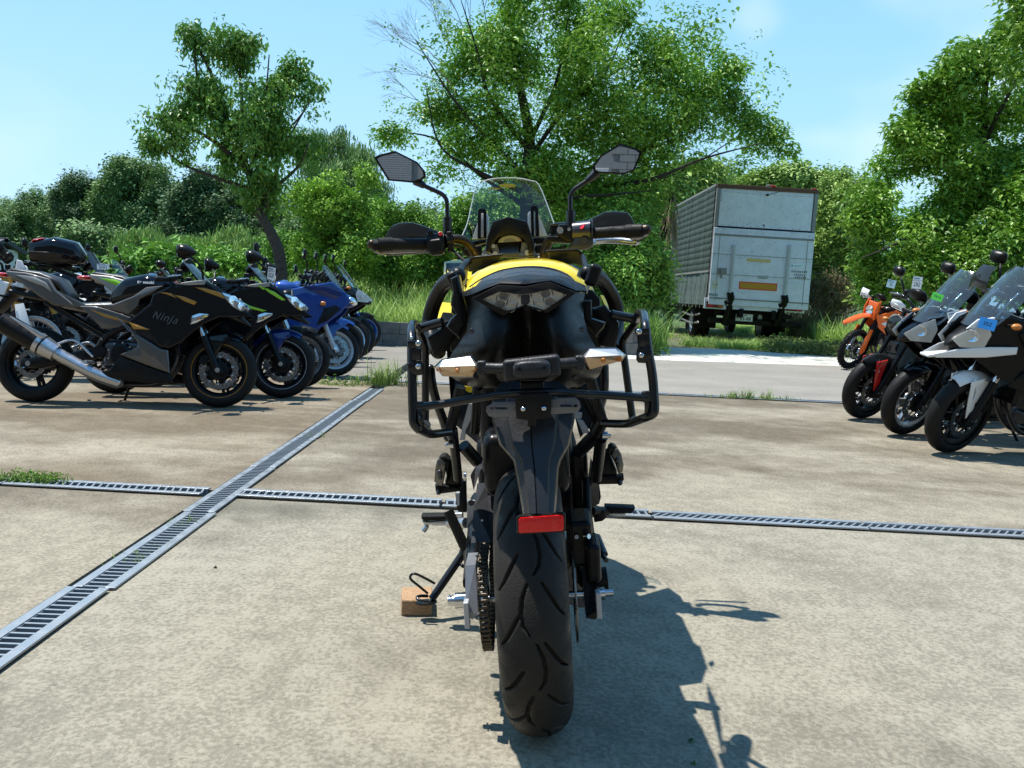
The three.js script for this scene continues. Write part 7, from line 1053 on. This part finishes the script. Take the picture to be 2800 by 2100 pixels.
    put(mb().tube(p3(qH, [[880, 760, -.6], [880, 1000, -.6], [855, 1140, -.62], [800, 1300, -.65], [760, 1450, -.65]]), .014, { s: 10 }), 'crash_bar', M.tubeBlack);
    put(mb().rod(qB(462, 877, .03), qB(495, 877, .03), .0045).rod(qB(488, 872, .03), qB(525, 872, .03), .0085), 'stay_bolt', M.steel);
    put(mb().rod(qB(1650, 805, .03), qB(1690, 805, .03), .0095).rod(qB(1690, 805, .03), qB(1715, 805, .03), .0045), 'stay_bolt', M.steel);
  }
  // ---- frame side plates, engine, front wheel: what fills the middle
  put(mb().add(slab3(p3(qF, [[835, 1178, -.30], [935, 1190, -.30], [890, 1300, -.30], [800, 1480, -.30], [790, 1590, -.30], [735, 1592, -.30], [765, 1430, -.30]]), .02)), 'frame_plate', M.aluPale);
  put(mb().add(slab3(p3(qH, [[572, 1360, -.30], [640, 1375, -.30], [722, 1510, -.30], [640, 1518, -.30]]), .02)).add(slab3(p3(qH, [[520, 1290, -.2], [630, 1290, -.2], [622, 1345, -.2], [530, 1352, -.2]]), .03)), 'frame_plate', M.aluPale);
  put(mb().add(slab3(p3(qI, [[982, 960, -.34], [1000, 935, -.34], [1096, 938, -.34], [1075, 1120, -.34], [1045, 1370, -.34], [1000, 1370, -.34], [975, 1340, -.34]]), .012)).add(slab3(p3(qI, [[985, 1440, -.3], [1040, 1380, -.3], [1015, 1590, -.3], [985, 1659, -.3]]), .01)).add(slab3(p3(qI, [[810, 820, -.42], [862, 820, -.42], [862, 1010, -.42], [830, 1015, -.42]]), .02)), 'peg_hanger', M.aluPale);
  put(mb().rod(qI(1043, 968, -.335), qI(1043, 968, -.328), .0085).rod(qI(1032, 1310, -.335), qI(1032, 1310, -.328), .006), 'hanger_bolts', M.darkMetal);
  put(mb().box(.30, .30, .34, V(-.005, .46, -.70), null, .03).box(.28, .26, .30, V(-.01, .66, -.82), [.3, 0, 0], .03).box(.24, .34, .30, V(0, .72, -.38), null, .03).box(.26, .12, .5, V(-.01, .86, -.45), null, .03).box(.20, .20, .2, V(0, .92, -.1), null, .03).box(.21, .16, .30, V(.0, .62, -.2), null, .03), 'engine', M.frame);
  put(mb().add(flat(qI, -.46, [[870, 640], [960, 640], [970, 1120], [850, 1110], [825, 1070], [800, 830], [860, 820]], .04, .004)), 'frame', M.frame);
  put(mb().add(slab3(p3(qJ, [[380, 330, -.4], [470, 560, -.4], [495, 720, -.42], [515, 880, -.42], [490, 980, -.42], [350, 1060, -.4], [330, 760, -.38]]), .06)).box(.05, .30, .10, V(.135, .46, -.3), null, .015).box(.06, .12, .09, V(.118, .44, -.04), [.2, 0, 0], .014).box(.035, .10, .08, V(.145, .40, .0), [.2, 0, 0], .012).rod(V(.14, .30, -.1), V(.15, .55, -.2), .012), 'brake_caliper', M.frame);
  put(mb().rod(qC(1283, 262, -.2), qC(1328, 372, -.15), .0125).rod(qC(1322, 365, -.15), qC(1345, 405, -.12), .006), 'brake_spring', M.darkMetal);
  put(mb().rod(qC(1215, 258, .02), qC(1240, 258, .03), .006).rod(qC(1165, 262, 0), qC(1165, 262, .02), .005), 'caliper_bolts', M.steel);
  put(mb().rod(qC(1300, 520, -.3), qC(1350, 515, -.3), .034, .034, 16), 'silencer', M.plastic);
  put(mb().tube([V(.05, .50, -.95), V(.06, .25, -1.0), V(.05, .16, -.8), V(.09, .17, -.5), V(.12, .20, -.35)], .03, { s: 10 }).rod(V(.10, .20, -.62), V(.13, .22, -.32), .07, .06, 20), 'exhaust', M.darkMetal);
  {
    const fw = addMesh(GEO.rimF, 'front_wheel', M.frame, bike); fw.position.set(-.01, .30, -1.41); fw.rotation.y = Math.PI / 2; addMesh(GEO.tyreF, 'tyre', M.rubber, fw); for (const z of [.062, -.062]) addMesh(GEO.disc, 'brake_disc', M.disc, fw).position.z = z;
    put(both(mb(), (q, m) => q.rod(V(m * .1 - .01, .30, -1.41), V(m * .1 - .01, 1.0, -1.05), .026, .026, 12)), 'fork', M.frame);
    put(mb().add(lathe([[.34, -.07], [.352, 0], [.34, .07]], 'x', 40)), 'front_fender', M.yellow); const ff = bike.children[bike.children.length - 1]; ff.position.set(-.01, .30, -1.41); ff.scale.set(1, 1, 1);
  }
  // ---- handlebar and everything on it
  const zb = -.97;
  {
    const hb = put(mb().tube(p3(qA, [[165, 782, zb + .05], [300, 777, zb + .02], [560, 770, zb - .02], [700, 748, zb - .04], [775, 755, zb - .05], [820, 790, zb - .06], [862, 852, zb - .08], [900, 900, zb - .10], [985, 925, zb - .11]]), .0165, { s: 12, n: 60 }).tube([qA(985, 925, zb - .11), qD(780, 1290, zb - .10), qD(835, 1190, zb - .08), qD(892, 1055, zb - .06), qD(985, 1005, zb - .04), qD(1200, 965, zb - .02), qD(1500, 950, zb), qD(2070, 918, zb + .05)], .0165, { s: 12, n: 60 }), 'handlebar', phys(rgb(.035, .022, .008), .35, { metalness: .6 }));
    put(mb().rod(qA(535, 783, zb - .01), qA(300, 781, zb + .03), .0195, .0205, 18).rod(qA(300, 781, zb + .03), qA(205, 786, zb + .05), .0235, .0235, 18).rod(qA(205, 788, zb + .05), qA(168, 790, zb + .055), .018, .016, 14), 'grip', M.rubber, hb);
    { const g = mb().rod(qD(1405, 965, zb), qD(1830, 940, zb + .03), .0185, .0195, 18).rod(qD(1830, 942, zb + .03), qD(2025, 932, zb + .05), .0235, .0225, 18).rod(qD(2025, 932, zb + .05), qD(2095, 922, zb + .055), .0165, .013, 14); for (const x of [1440, 1640, 1790, 1810]) { const c = qD(x, 965 - (x - 1405) * .055, zb + (x - 1405) * .00007); g.rod(c, c.clone().add(V(.004, .0004, 0)), .0205, .0205, 18); } put(g, 'grip', M.rubber, hb); }
    // switchgear
    put(mb().rod(qA(540, 775, zb), qA(655, 765, zb), .033, .031, 18).box(.05, .055, .05, qA(600, 800, zb + .01), [0, 0, .05], .012).box(.02, .03, .03, qA(560, 720, zb + .01), null, .006).rod(qA(655, 760, zb), qA(700, 752, zb - .01), .024, .024, 14).box(.02, .07, .03, qA(690, 765, zb + .0), null, .006).rod(qA(690, 800, zb), qA(690, 800, zb + .02), .008), 'switchgear', M.plastic, hb);
    put(mb().box(.013, .013, .012, qA(624, 711, zb + .025), [0, 0, .1], .003), 'switch_button', M.red, hb);
    put(mb().rod(qD(1185, 950, zb - .01), qD(1400, 935, zb), .034, .036, 20).rod(qD(1395, 935, zb), qD(1412, 935, zb), .039, .039, 20), 'switchgear', M.darkMetal, hb);
    put(mb().add(slab3(p3(qD, [[1270, 870, zb + .035], [1330, 842, zb + .02], [1300, 905, zb + .045], [1262, 912, zb + .045]]), .012)), 'kill_switch', M.red, hb);
    put(mb().add(flat(qD, zb + .025, [[1195, 1010], [1430, 1000], [1430, 1110], [1380, 1150], [1290, 1165], [1100, 1160], [1160, 1090]], .05, .012)).rod(qD(1315, 1052, zb + .024), qD(1315, 1052, zb + .032), .012), 'switch_housing', std(rgb(.045, .04, .028), .4), hb);
    put(mb().add(flat(qD, zb + .02, [[985, 905], [1010, 850], [1100, 845], [1180, 880], [1190, 1070], [1130, 1075], [1000, 1000]], .05, .01)).box(.085, .022, .06, qD(1010, 1045, zb - .02), [0, 0, -.1], .006), 'master_cylinder', M.plastic, hb);
    put(mb().add(flat(qD, zb - .03, [[905, 865], [1000, 852], [1210, 850], [1260, 875], [1250, 985], [910, 1000]], .055, .008)), 'brake_reservoir', M.plastic, hb);
    put(mb().add(flat(qD, zb - .025, [[905, 850], [1010, 830], [1200, 822], [1265, 850], [1262, 868], [908, 872]], .065, .004)), 'reservoir_lid', M.darkMetal, hb);
    put(mb().rod(qD(1025, 930, zb + .02), qD(1025, 930, zb + .034), .0125, .011, 16).rod(qD(1132, 915, zb + .02), qD(1132, 915, zb + .026), .006), 'master_bolt', M.steel, hb);
    put(mb().bent(p3(qD, [[1400, 1085, zb - .05], [1430, 1062, zb - .065], [1560, 1048, zb - .07], [1750, 1050, zb - .065], [1900, 1068, zb - .05], [1945, 1062, zb - .045]]), .0115, .05).ball(qD(1945, 1060, zb - .045), .0145), 'brake_lever', M.alu, hb);
    put(mb().bent(p3(qA, [[540, 800, zb - .04], [470, 806, zb - .06], [360, 812, zb - .06], [280, 818, zb - .05]]), .010, .04).ball(qA(280, 820, zb - .05), .0135), 'clutch_lever', M.alu, hb);
    // handguards
    const gl = 0, ml = M.guardSmoke = phys(rgb(.030, .026, .022), .25, { clearcoat: .5 });
    put(mb().add(flat(qA, zb - .11, [[232, 760], [252, 730], [275, 690], [300, 655], [345, 638], [400, 633], [440, 635], [510, 655], [610, 695], [600, 760], [420, 770]], .008, .003)).add(slab3(p3(qA, [[165, 775, zb + .02], [232, 842, zb - .02], [300, 848, zb - .05], [520, 832, zb - .05], [540, 800, zb - .03], [300, 800, zb + .0]]), .008)).tube(p3(qA, [[170, 790, zb + .05], [190, 825, zb + .02], [260, 842, zb - .05], [420, 838, zb - .09], [600, 820, zb - .06]]), .007), 'handguard', ml, hb);
    put(mb().add(flat(qD, zb - .11, [[1300, 838], [1370, 800], [1440, 768], [1560, 706], [1630, 697], [1700, 696], [1780, 702], [1845, 715], [1890, 770], [1940, 885], [1700, 920], [1400, 930]], .008, .003)).add(slab3(p3(qD, [[1840, 1010, zb + .0], [2095, 975, zb + .04], [2080, 1000, zb + .02], [1970, 1075, zb - .03], [1930, 1070, zb - .04]]), .01)), 'handguard', ml, hb);
    // mirrors
    for (const [stem, boot, head, q] of [[[[672, 600], [668, 482], [640, 445], [515, 388], [480, 368]], [[672, 725], [672, 600]], [[178, 200], [210, 180], [320, 153], [470, 228], [520, 288], [527, 325], [508, 345], [448, 368], [272, 352], [200, 235]], qA], [[[1498, 555], [1497, 455], [1520, 415], [1610, 355], [1650, 320]], [[1500, 700], [1500, 555]], [[1646, 258], [1700, 184], [1835, 103], [1950, 138], [1978, 160], [1972, 185], [1930, 287], [1862, 310], [1685, 302], [1655, 290]], qA]]) {
      const z0 = zb - .02, s = put(mb().rod(q(boot[0][0], boot[0][1], z0), q(boot[1][0], boot[1][1], z0), .0155, .0155, 14).bent(stem.map(([x, y]) => q(x, y, z0)), .0078, .03, 10).rod(q(stem[3][0], stem[3][1], z0), q(stem[4][0] + (stem[4][0] - stem[3][0]) * .6, stem[4][1] + (stem[4][1] - stem[3][1]) * .6, z0 - .01), .011, .016, 12), 'mirror', M.tubeBlack);
      const cx = head.reduce((a, p) => a + p[0], 0) / head.length, cy = head.reduce((a, p) => a + p[1], 0) / head.length, sc = (k) => head.map(([x, y]) => [mix(cx, x, k), mix(cy, y, k)]);
      const rows = [[1, .012], [1.0, .002], [.95, -.012], [.75, -.032], [.4, -.044], [.02, -.047]].map(([k, dz]) => sc(k).map(([x, y]) => q(x, y, z0 + dz)));
      put(mb().add(loft(rows, true, .6)).add(flat(q, z0 + .013, sc(1.0), .008, .002, [sc(.93).reverse()])), 'mirror_shell', M.plastic, s);
      put(mb().add(flat(q, z0 + .009, sc(.935), .002, 0)), 'mirror_glass', M.mirror, s);
    }
  }
  // ---- instruments, screen and its brackets
  const zi = -1.12;
  {
    const hood = [[930, 800], [938, 735], [975, 628], [1080, 594], [1208, 625], [1238, 720], [1258, 790], [1250, 845], [1215, 850], [1215, 790], [1170, 735], [1090, 708], [1015, 735], [965, 790], [960, 838], [935, 830]];
    const ins = put(mb().add(flat(qA, zi + .06, hood, .13, .006)), 'instruments', M.plastic);
    put(mb().add(flat(qA, zi - .01, [[962, 800], [1010, 725], [1090, 700], [1175, 725], [1222, 800], [1215, 850], [970, 845]], .02, .003)), 'instrument_body', M.plastic, ins);
    const gauge = printed(256, 128, (x, w, h) => { x.fillStyle = '#0d0e10'; x.fillRect(0, 0, w, h); x.fillStyle = '#c9ccd0'; x.beginPath(); x.arc(w / 2, h, w * .47, Math.PI, 0); x.fill(); x.fillStyle = '#9a9da2'; x.beginPath(); x.arc(w / 2, h, w * .28, Math.PI, 0); x.fill(); x.strokeStyle = '#333'; x.lineWidth = 2; for (let i = 0; i <= 13; i++) { const a = Math.PI + i / 13 * Math.PI; x.beginPath(); x.moveTo(w / 2 + Math.cos(a) * w * .36, h + Math.sin(a) * w * .36); x.lineTo(w / 2 + Math.cos(a) * w * .44, h + Math.sin(a) * w * .44); x.stroke(); } x.strokeStyle = '#c22'; x.lineWidth = 6; x.beginPath(); x.arc(w / 2, h, w * .43, -.6, 0); x.stroke(); });
    { const a = qA(1010, 772, zi + .012), b = qA(1172, 715, zi + .012), gw = b.x - a.x, gh = Math.abs(b.y - a.y); const m = addMesh(faceUV(bare(new THREE.BoxGeometry(gw, gh, .002)), gw, gh), 'tachometer', std(0xffffff, .3, { map: gauge }), ins); m.position.set((a.x + b.x) / 2, (a.y + b.y) / 2, zi + .012); m.rotation.x = -.25; }
    put(mb().add(slab3(p3(qA, [[1022, 796, zi - .005], [1150, 788, zi - .005], [1152, 842, zi + .05], [1030, 846, zi + .05]]), .004, V(0, -.7, -.7))), 'lcd_display', std(rgb(.10, .12, .14), .12), ins);
    put(mb().add(flat(qA, zi + .02, [[958, 775], [1005, 782], [1028, 845], [1000, 850], [975, 838]], .01, .002)).add(flat(qA, zi + .02, [[1172, 765], [1212, 770], [1215, 838], [1190, 842], [1160, 838]], .01, .002)).add(flat(qA, zi + .03, [[900, 848], [1000, 845], [1150, 838], [1260, 830], [1290, 860], [1200, 868], [1000, 875], [910, 880]], .02, .003)), 'instrument_trim', std(rgb(.17, .19, .22), .5), ins);
    put(mb().rod(qA(992, 845, zi + .03), qA(992, 845, zi + .04), .009).rod(qA(1208, 838, zi + .03), qA(1208, 838, zi + .04), .010).rod(qA(980, 793, zi + .02), qA(980, 793, zi + .026), .007), 'trim_bolts', M.steel, ins);
    put(mb().add(flat(qA, -1.18, [[800, 765], [930, 745], [935, 772], [870, 790], [805, 795]], .03, .006)).add(flat(qA, -1.18, [[1245, 735], [1385, 735], [1380, 772], [1250, 785]], .03, .006)).add(flat(qA, -1.13, [[770, 850], [800, 800], [900, 790], [905, 880], [830, 870]], .03, .006)).add(flat(qA, -1.13, [[1260, 790], [1300, 780], [1330, 800], [1300, 840], [1265, 850]], .03, .006)), 'screen_mount', M.plastic);
    put(mb().add(flat(qA, -1.16, [[900, 860], [928, 790], [940, 860]], .01, .002)).add(flat(qA, -1.16, [[1262, 770], [1295, 848], [1250, 855]], .01, .002)), 'cowl_trim', M.aluPale);
    // screen
    const rows = [[742, 762, 1424, -1.22], [640, 806, 1388, -1.255], [500, 838, 1337, -1.29], [375, 871, 1281, -1.315], [352, 930, 1225, -1.320], [337, 1010, 1150, -1.324]].map(([y, a, b, z]) => [0, .12, .3, .5, .7, .88, 1].map((k) => { const s = 2 * k - 1; return qA(mix(a, b, k), y - (y < 360 ? 0 : 0), z - .07 * (1 - s * s)); }));
    const sc = put(mb().add(loft(rows)), 'windscreen', phys(rgb(.86, .92, .90), .04, { transmission: 1, thickness: 0, ior: 1.5 }));
    const edge = [...rows.map((r) => r[0]), ...rows.slice().reverse().map((r) => r[6])]; put(mb().tube(edge, .0019, { s: 6, n: 90 }), 'screen_edge', phys(rgb(.80, .84, .82), .25, { transmission: .35, thickness: 0 }), sc);
    put(mb().add(flat(qA, -1.365, arc(20, (a) => [1075 + 58 * Math.cos(a), 387 + 14 * Math.sin(a)]), .001, 0)).add(flat(qA, -1.365, arc(14, (a) => [985 + 42 * Math.cos(a), 407 + 6 * Math.sin(a)]), .001, 0)), 'screen_sticker', std(rgb(.55, .42, .04), .6), sc);
    for (const [o, i, tri] of [[[[874, 745], [876, 555], [890, 540], [918, 540], [934, 556], [935, 742]], [[893, 738], [894, 572], [906, 562], [918, 572], [919, 738]], [[[838, 748], [898, 572], [940, 572], [952, 600], [954, 742]]]], [[[1236, 735], [1230, 535], [1242, 521], [1268, 521], [1282, 535], [1290, 727]], [[1252, 728], [1248, 556], [1256, 543], [1267, 556], [1273, 725]], [[[1214, 735], [1212, 575], [1222, 562], [1256, 565], [1262, 732]], [[1288, 728], [1284, 575], [1344, 725]]]]]) {
      const b = put(mb().add(flat(qA, -1.235, o, .008, .002, [i.slice().reverse()])), 'screen_bracket', M.plastic);
      put(tri.reduce((q, t) => q.add(flat(qA, -1.25, t, .004, .001)), mb()), 'bracket_plate', M.whitePlastic, b);
    }
  }
  // dark deflectors on both sides of the tank, with bent rims
  put(mb().add(slab3(p3(qE, [[218, 328, -.69], [205, 230, -.68], [250, 140, -.665], [690, 88, -.66], [600, 240, -.69], [400, 290, -.69]]), .004)), 'wind_deflector', std(rgb(.045, .043, .040), .5, { spec: .6 }));
  put(mb().bent(p3(qE, [[690, 86, -.658], [280, 130, -.66], [205, 180, -.68], [190, 280, -.66], [165, 520, -.45]]), .0042, .03).tube(p3(qE, [[70, 360, -.5], [150, 240, -.6], [205, 190, -.66]]), .012), 'deflector_rim', M.plastic);
  put(mb().add(slab3(p3(qE, [[1322, 40, -.66], [1740, 22, -.66], [1800, 60, -.665], [1838, 130, -.67], [1830, 250, -.69], [1700, 205, -.685], [1520, 225, -.69], [1382, 200, -.69]]), .004)), 'wind_deflector', std(rgb(.045, .043, .040), .5, { spec: .6 }));
  put(mb().bent(p3(qE, [[1322, 38, -.658], [1760, 18, -.658], [1840, 90, -.665], [1850, 250, -.66], [1885, 560, -.42]]), .0042, .03).tube(p3(qE, [[1890, 300, -.5], [1850, 180, -.6], [1830, 120, -.66]]), .010), 'deflector_rim', M.plastic);
  put(mb().add(slab3(p3(qE, [[1480, 215, -.50], [1700, 225, -.52], [1790, 280, -.5], [1800, 400, -.42], [1610, 345, -.42], [1540, 300, -.44]]), .01)), 'tank_cover', M.plastic);
  put(mb().add(slab3(p3(qE, [[0, 370, -.2], [60, 360, -.2], [200, 300, -.4], [150, 520, -.3], [110, 670, .0], [60, 640, .05]]), .02)).add(slab3(p3(qE, [[1860, 240, -.4], [1930, 330, -.3], [1960, 480, -.2], [1895, 640, .0], [1880, 480, -.3]]), .02)), 'tail_side', M.plastic);
  { const s = mb(); for (const [q0, q1] of [[[400, 185], [555, 175]], [[420, 210], [560, 198]], [[355, 265], [510, 240]], [[1470, 95], [1610, 85]], [[1470, 115], [1620, 105]], [[1480, 185], [1630, 160]]]) s.rod(qE(...q0, -.660), qE(...q1, -.660), .0016, .0016, 4); put(s, 'deflector_slits', M.frame); }
  // cables from bars down
  put(mb().tube(p3(qA, [[690, 805, zb], [730, 840, zb + .02], [770, 880, zb + .05], [830, 920, zb + .1]]), .006, { s: 6 }).tube(p3(qA, [[700, 790, zb], [760, 800, zb - .05], [800, 850, zb - .06]]), .005, { s: 6 }).tube(p3(qD, [[1010, 1000, zb], [930, 1060, zb - .03], [860, 1120, zb - .05], [830, 1200, zb - .05]]), .006, { s: 6 }).tube(p3(qD, [[1080, 1130, zb], [1000, 1150, zb], [900, 1190, zb]]), .006, { s: 6 }), 'cables', M.rubber);
  // ---- pegs
  {
    const pg = (q, s, rub, und, name) => { const m = put(mb().add(flat(q, -.60, und, .03, .004)), name, M.alu); put(rub, 'peg_rubber', M.rubber, m); return m; };
    const rubL = mb().add(flat(qI, -.585, [[282, 1168], [660, 1160], [665, 1235], [350, 1250], [288, 1225]], .05, .008)); for (let i = 0; i < 9; i++) rubL.box(.0055, .006, .048, qI(350 + i * 36, 1163, -.61), null, .002);
    pg(qI, -1, rubL, [[290, 1240], [400, 1258], [690, 1232], [710, 1318], [470, 1320], [420, 1300], [400, 1335], [350, 1330]], 'foot_peg');
    put(mb().rod(qI(375, 1320, -.6), qI(320, 1390, -.6), .007, .009).rod(qI(700, 1270, -.6), qI(960, 1270, -.55), .016).box(.03, .035, .03, qI(850, 1190, -.58), null, .004).tube(p3(qI, [[890, 1360, -.58], [905, 1300, -.57], [890, 1240, -.57]]), .006), 'peg_mount', M.alu);
    const rubR = mb().add(flat(qJ, -.585, [[582, 1022], [1035, 1040], [1030, 1085], [980, 1140], [700, 1125], [582, 1125]], .05, .008)); for (let i = 0; i < 9; i++) rubR.box(.0055, .006, .048, qJ(650 + i * 40, 1022 + i * 1.5, -.61), null, .002);
    pg(qJ, 1, rubR, [[590, 1120], [890, 1125], [890, 1160], [840, 1185], [620, 1200]], 'foot_peg');
    put(mb().rod(qJ(380, 1090, -.55), qJ(600, 1090, -.6), .014).add(flat(qJ, -.56, [[440, 1040], [570, 1080], [600, 1200], [540, 1250], [420, 1270], [410, 1150]], .04, .006)), 'peg_mount', M.plastic);
    for (const [q, face, pad, arm, body, bolt, s] of [[qI, [[478, 650], [492, 470], [520, 330], [560, 295], [655, 375], [660, 420], [605, 720], [560, 715]], [[548, 290], [590, 255], [650, 255], [710, 310], [700, 480], [670, 640], [655, 400]], [[490, 700], [560, 690], [700, 720], [872, 735], [872, 800], [640, 830], [560, 840], [500, 800]], [[640, 640], [700, 480], [720, 330], [800, 330], [850, 480], [880, 720], [640, 730]], [550, 808], -1], [qJ, [[672, 260], [700, 170], [770, 140], [825, 230], [862, 400], [850, 500], [790, 545], [740, 400]], [[640, 130], [690, 95], [740, 110], [765, 140], [690, 170], [672, 250], [640, 280]], [[400, 560], [650, 560], [770, 560], [860, 540], [870, 620], [820, 690], [470, 695]], [[420, 500], [500, 300], [560, 230], [640, 190], [690, 300], [760, 480], [770, 580], [430, 590]], [805, 665], 1]]) {
      const m = put(mb().add(flat(q, -.20, body, .06, .01)).add(flat(q, -.19, arm, .03, .006)), 'passenger_peg', M.plastic);
      put(mb().add(flat(q, -.165, face, .03, .005)), 'peg_plate', std(rgb(.17, .155, .13), .42, { metalness: .7, roughnessMap: W3 }), m);
      put(mb().add(flat(q, -.17, pad, .05, .008)), 'peg_rubber', M.rubber, m);
      put(mb().ball(q(...bolt, -.18), .007).ball(q((face[0][0] + face[4][0]) / 2, (face[0][1] + face[4][1]) / 2 - 10 * s, -.162), .007, 1, 1.3, .6).ball(q((face[0][0] + face[4][0]) / 2 + 8, (face[0][1] + face[4][1]) / 2 + 65, -.162), .006, 1, 1.2, .6), 'peg_bolts', M.darkMetal, m);
    }
  }
  // ---- side stand on its block of wood
  const foot = qK(520, 1078, -.62);
  put(mb().rod(qK(585, 1070, -.62), qK(935, 560, -.70), .0125, .0135, 14).rod(qK(935, 560, -.70), V(-.10, .34, -.70), .016, .02, 12).add(plate(arc(20, (a) => [.034 * Math.cos(a), .022 * Math.sin(a)]), 0, .008, .002), foot.clone().add(V(0, -.004, 0)), [-Math.PI / 2, 0, 0]).tube(p3(qK, [[610, 890, -.62], [500, 830, -.62], [400, 785, -.62], [350, 795, -.62], [345, 845, -.62], [440, 925, -.62], [530, 1000, -.62]]), .0042, { s: 8, n: 40 }).tube(p3(qK, [[530, 1035, -.62], [450, 1035, -.61], [415, 1055, -.60], [450, 1085, -.59], [560, 1095, -.59]]), .005, { s: 8 }).rod(qK(905, 670, -.68), qK(940, 700, -.66), .006), 'side_stand', M.tubeBlack);
  put(mb().rod(qK(770, 68, -.30), qK(975, 520, -.28), .0142, .0142, 18).rod(qK(975, 520, -.28), qK(985, 900, -.1), .008), 'centre_stand_tube', M.rubber);
  // the wood block stands on the ground, a thing of its own
  bike.updateMatrixWorld();
  const fw = bike.localToWorld(foot.clone()), wt = tex(128, 128, (i, j) => { const v = .7 + .4 * n3(i * .06, j * .5, 2) + .25 * n3(i * .02, j * .12, 7) + .2 * n3(i * .5, j * .9, 3); return [v, v * .86, v * .74]; }); wt.repeat.set(14, 14);
  const bw = .098, bh = Math.max(.03, fw.y - .006), g = new RoundedBoxGeometry(bw, bh, .115, 6, .005), p = g.attributes.position;
  for (let i = 0; i < p.count; i++) { const x = p.getX(i), y = p.getY(i), z = p.getZ(i), k = .006; p.setXYZ(i, x + k * n3(x * 40, y * 60, z * 40), y + (y > 0 ? .003 * n3(x * 60, z * 50, 1) - .004 * smooth(.0, .06, z + x * .3) : 0), z + .004 * n3(x * 50, y * 50 + 9, 3)); } g.computeVertexNormals();
  const wb = addMesh(boxUV(bare(g)), 'wood_block', std(rgb(.58, .42, .27), .9, { map: wt, bumpMap: wt, bumpScale: .004 }), null);
  const bc = G(1142, 1678), top0 = G(1130, 1610, bh); wb.position.set((G(1096, 1680).x + G(1172, 1686).x) / 2, bh / 2, (bc.z + top0.z) / 2); wb.rotation.y = .12;
  console.log('block', bh, fw.toArray(), wb.position.toArray(), bc.z, top0.z);
  tag(wb, 'weathered block of wood under the side stand of the middle motorcycle', 'wood block');
}
// ---- number cards and stickers on the motorcycles
{
  const facing = (u, v, d, w, h, yaw, roll, num, label, bg, extra = true, name) => card(label, num, at(u, v, d), [0, yaw, roll], w, h, bg, extra);
  facing(282, 729, 9.6, .13, .06, .1, .03, '0261', 'white number card with four digits behind the seat of the nearest left motorcycle', undefined, true);
  facing(742, 748, 7.75, .085, .11, -.45, -.12, '8224', 'white number card hanging at the screen of the lime striped motorcycle', undefined, true);
  facing(2508, 773, 7.25, .072, .10, -.5, -.08, '2362', 'white number card standing above the red fendered motorcycle', undefined, true);
  facing(2620, 868, 6.62, .135, .105, -.5, .28, '7813', 'white number card lying on the black touring motorcycle', undefined, true);
  facing(2563, 812, 6.75, .085, .055, -.75, -.32, '7813', 'green number sticker on the clear screen of the black touring motorcycle', '#5ed84e', false);
  facing(2466, 897, 7.40, .10, .07, -.75, -.30, '7562', 'green number sticker on the round lamp of the red fendered motorcycle', '#5ec62e', false);
  facing(2700, 886, 5.86, .105, .075, -.6, -.22, '352', 'blue number sticker on the lamp of the white fendered motorcycle', '#2c93e6', false);
  facing(2437, 776, 13.2, .12, .12, -.4, -.2, '75', 'pale card on the handlebar of the orange trail motorcycle', '#cfe6e2', true);
}
renderer.render(scene, camera);
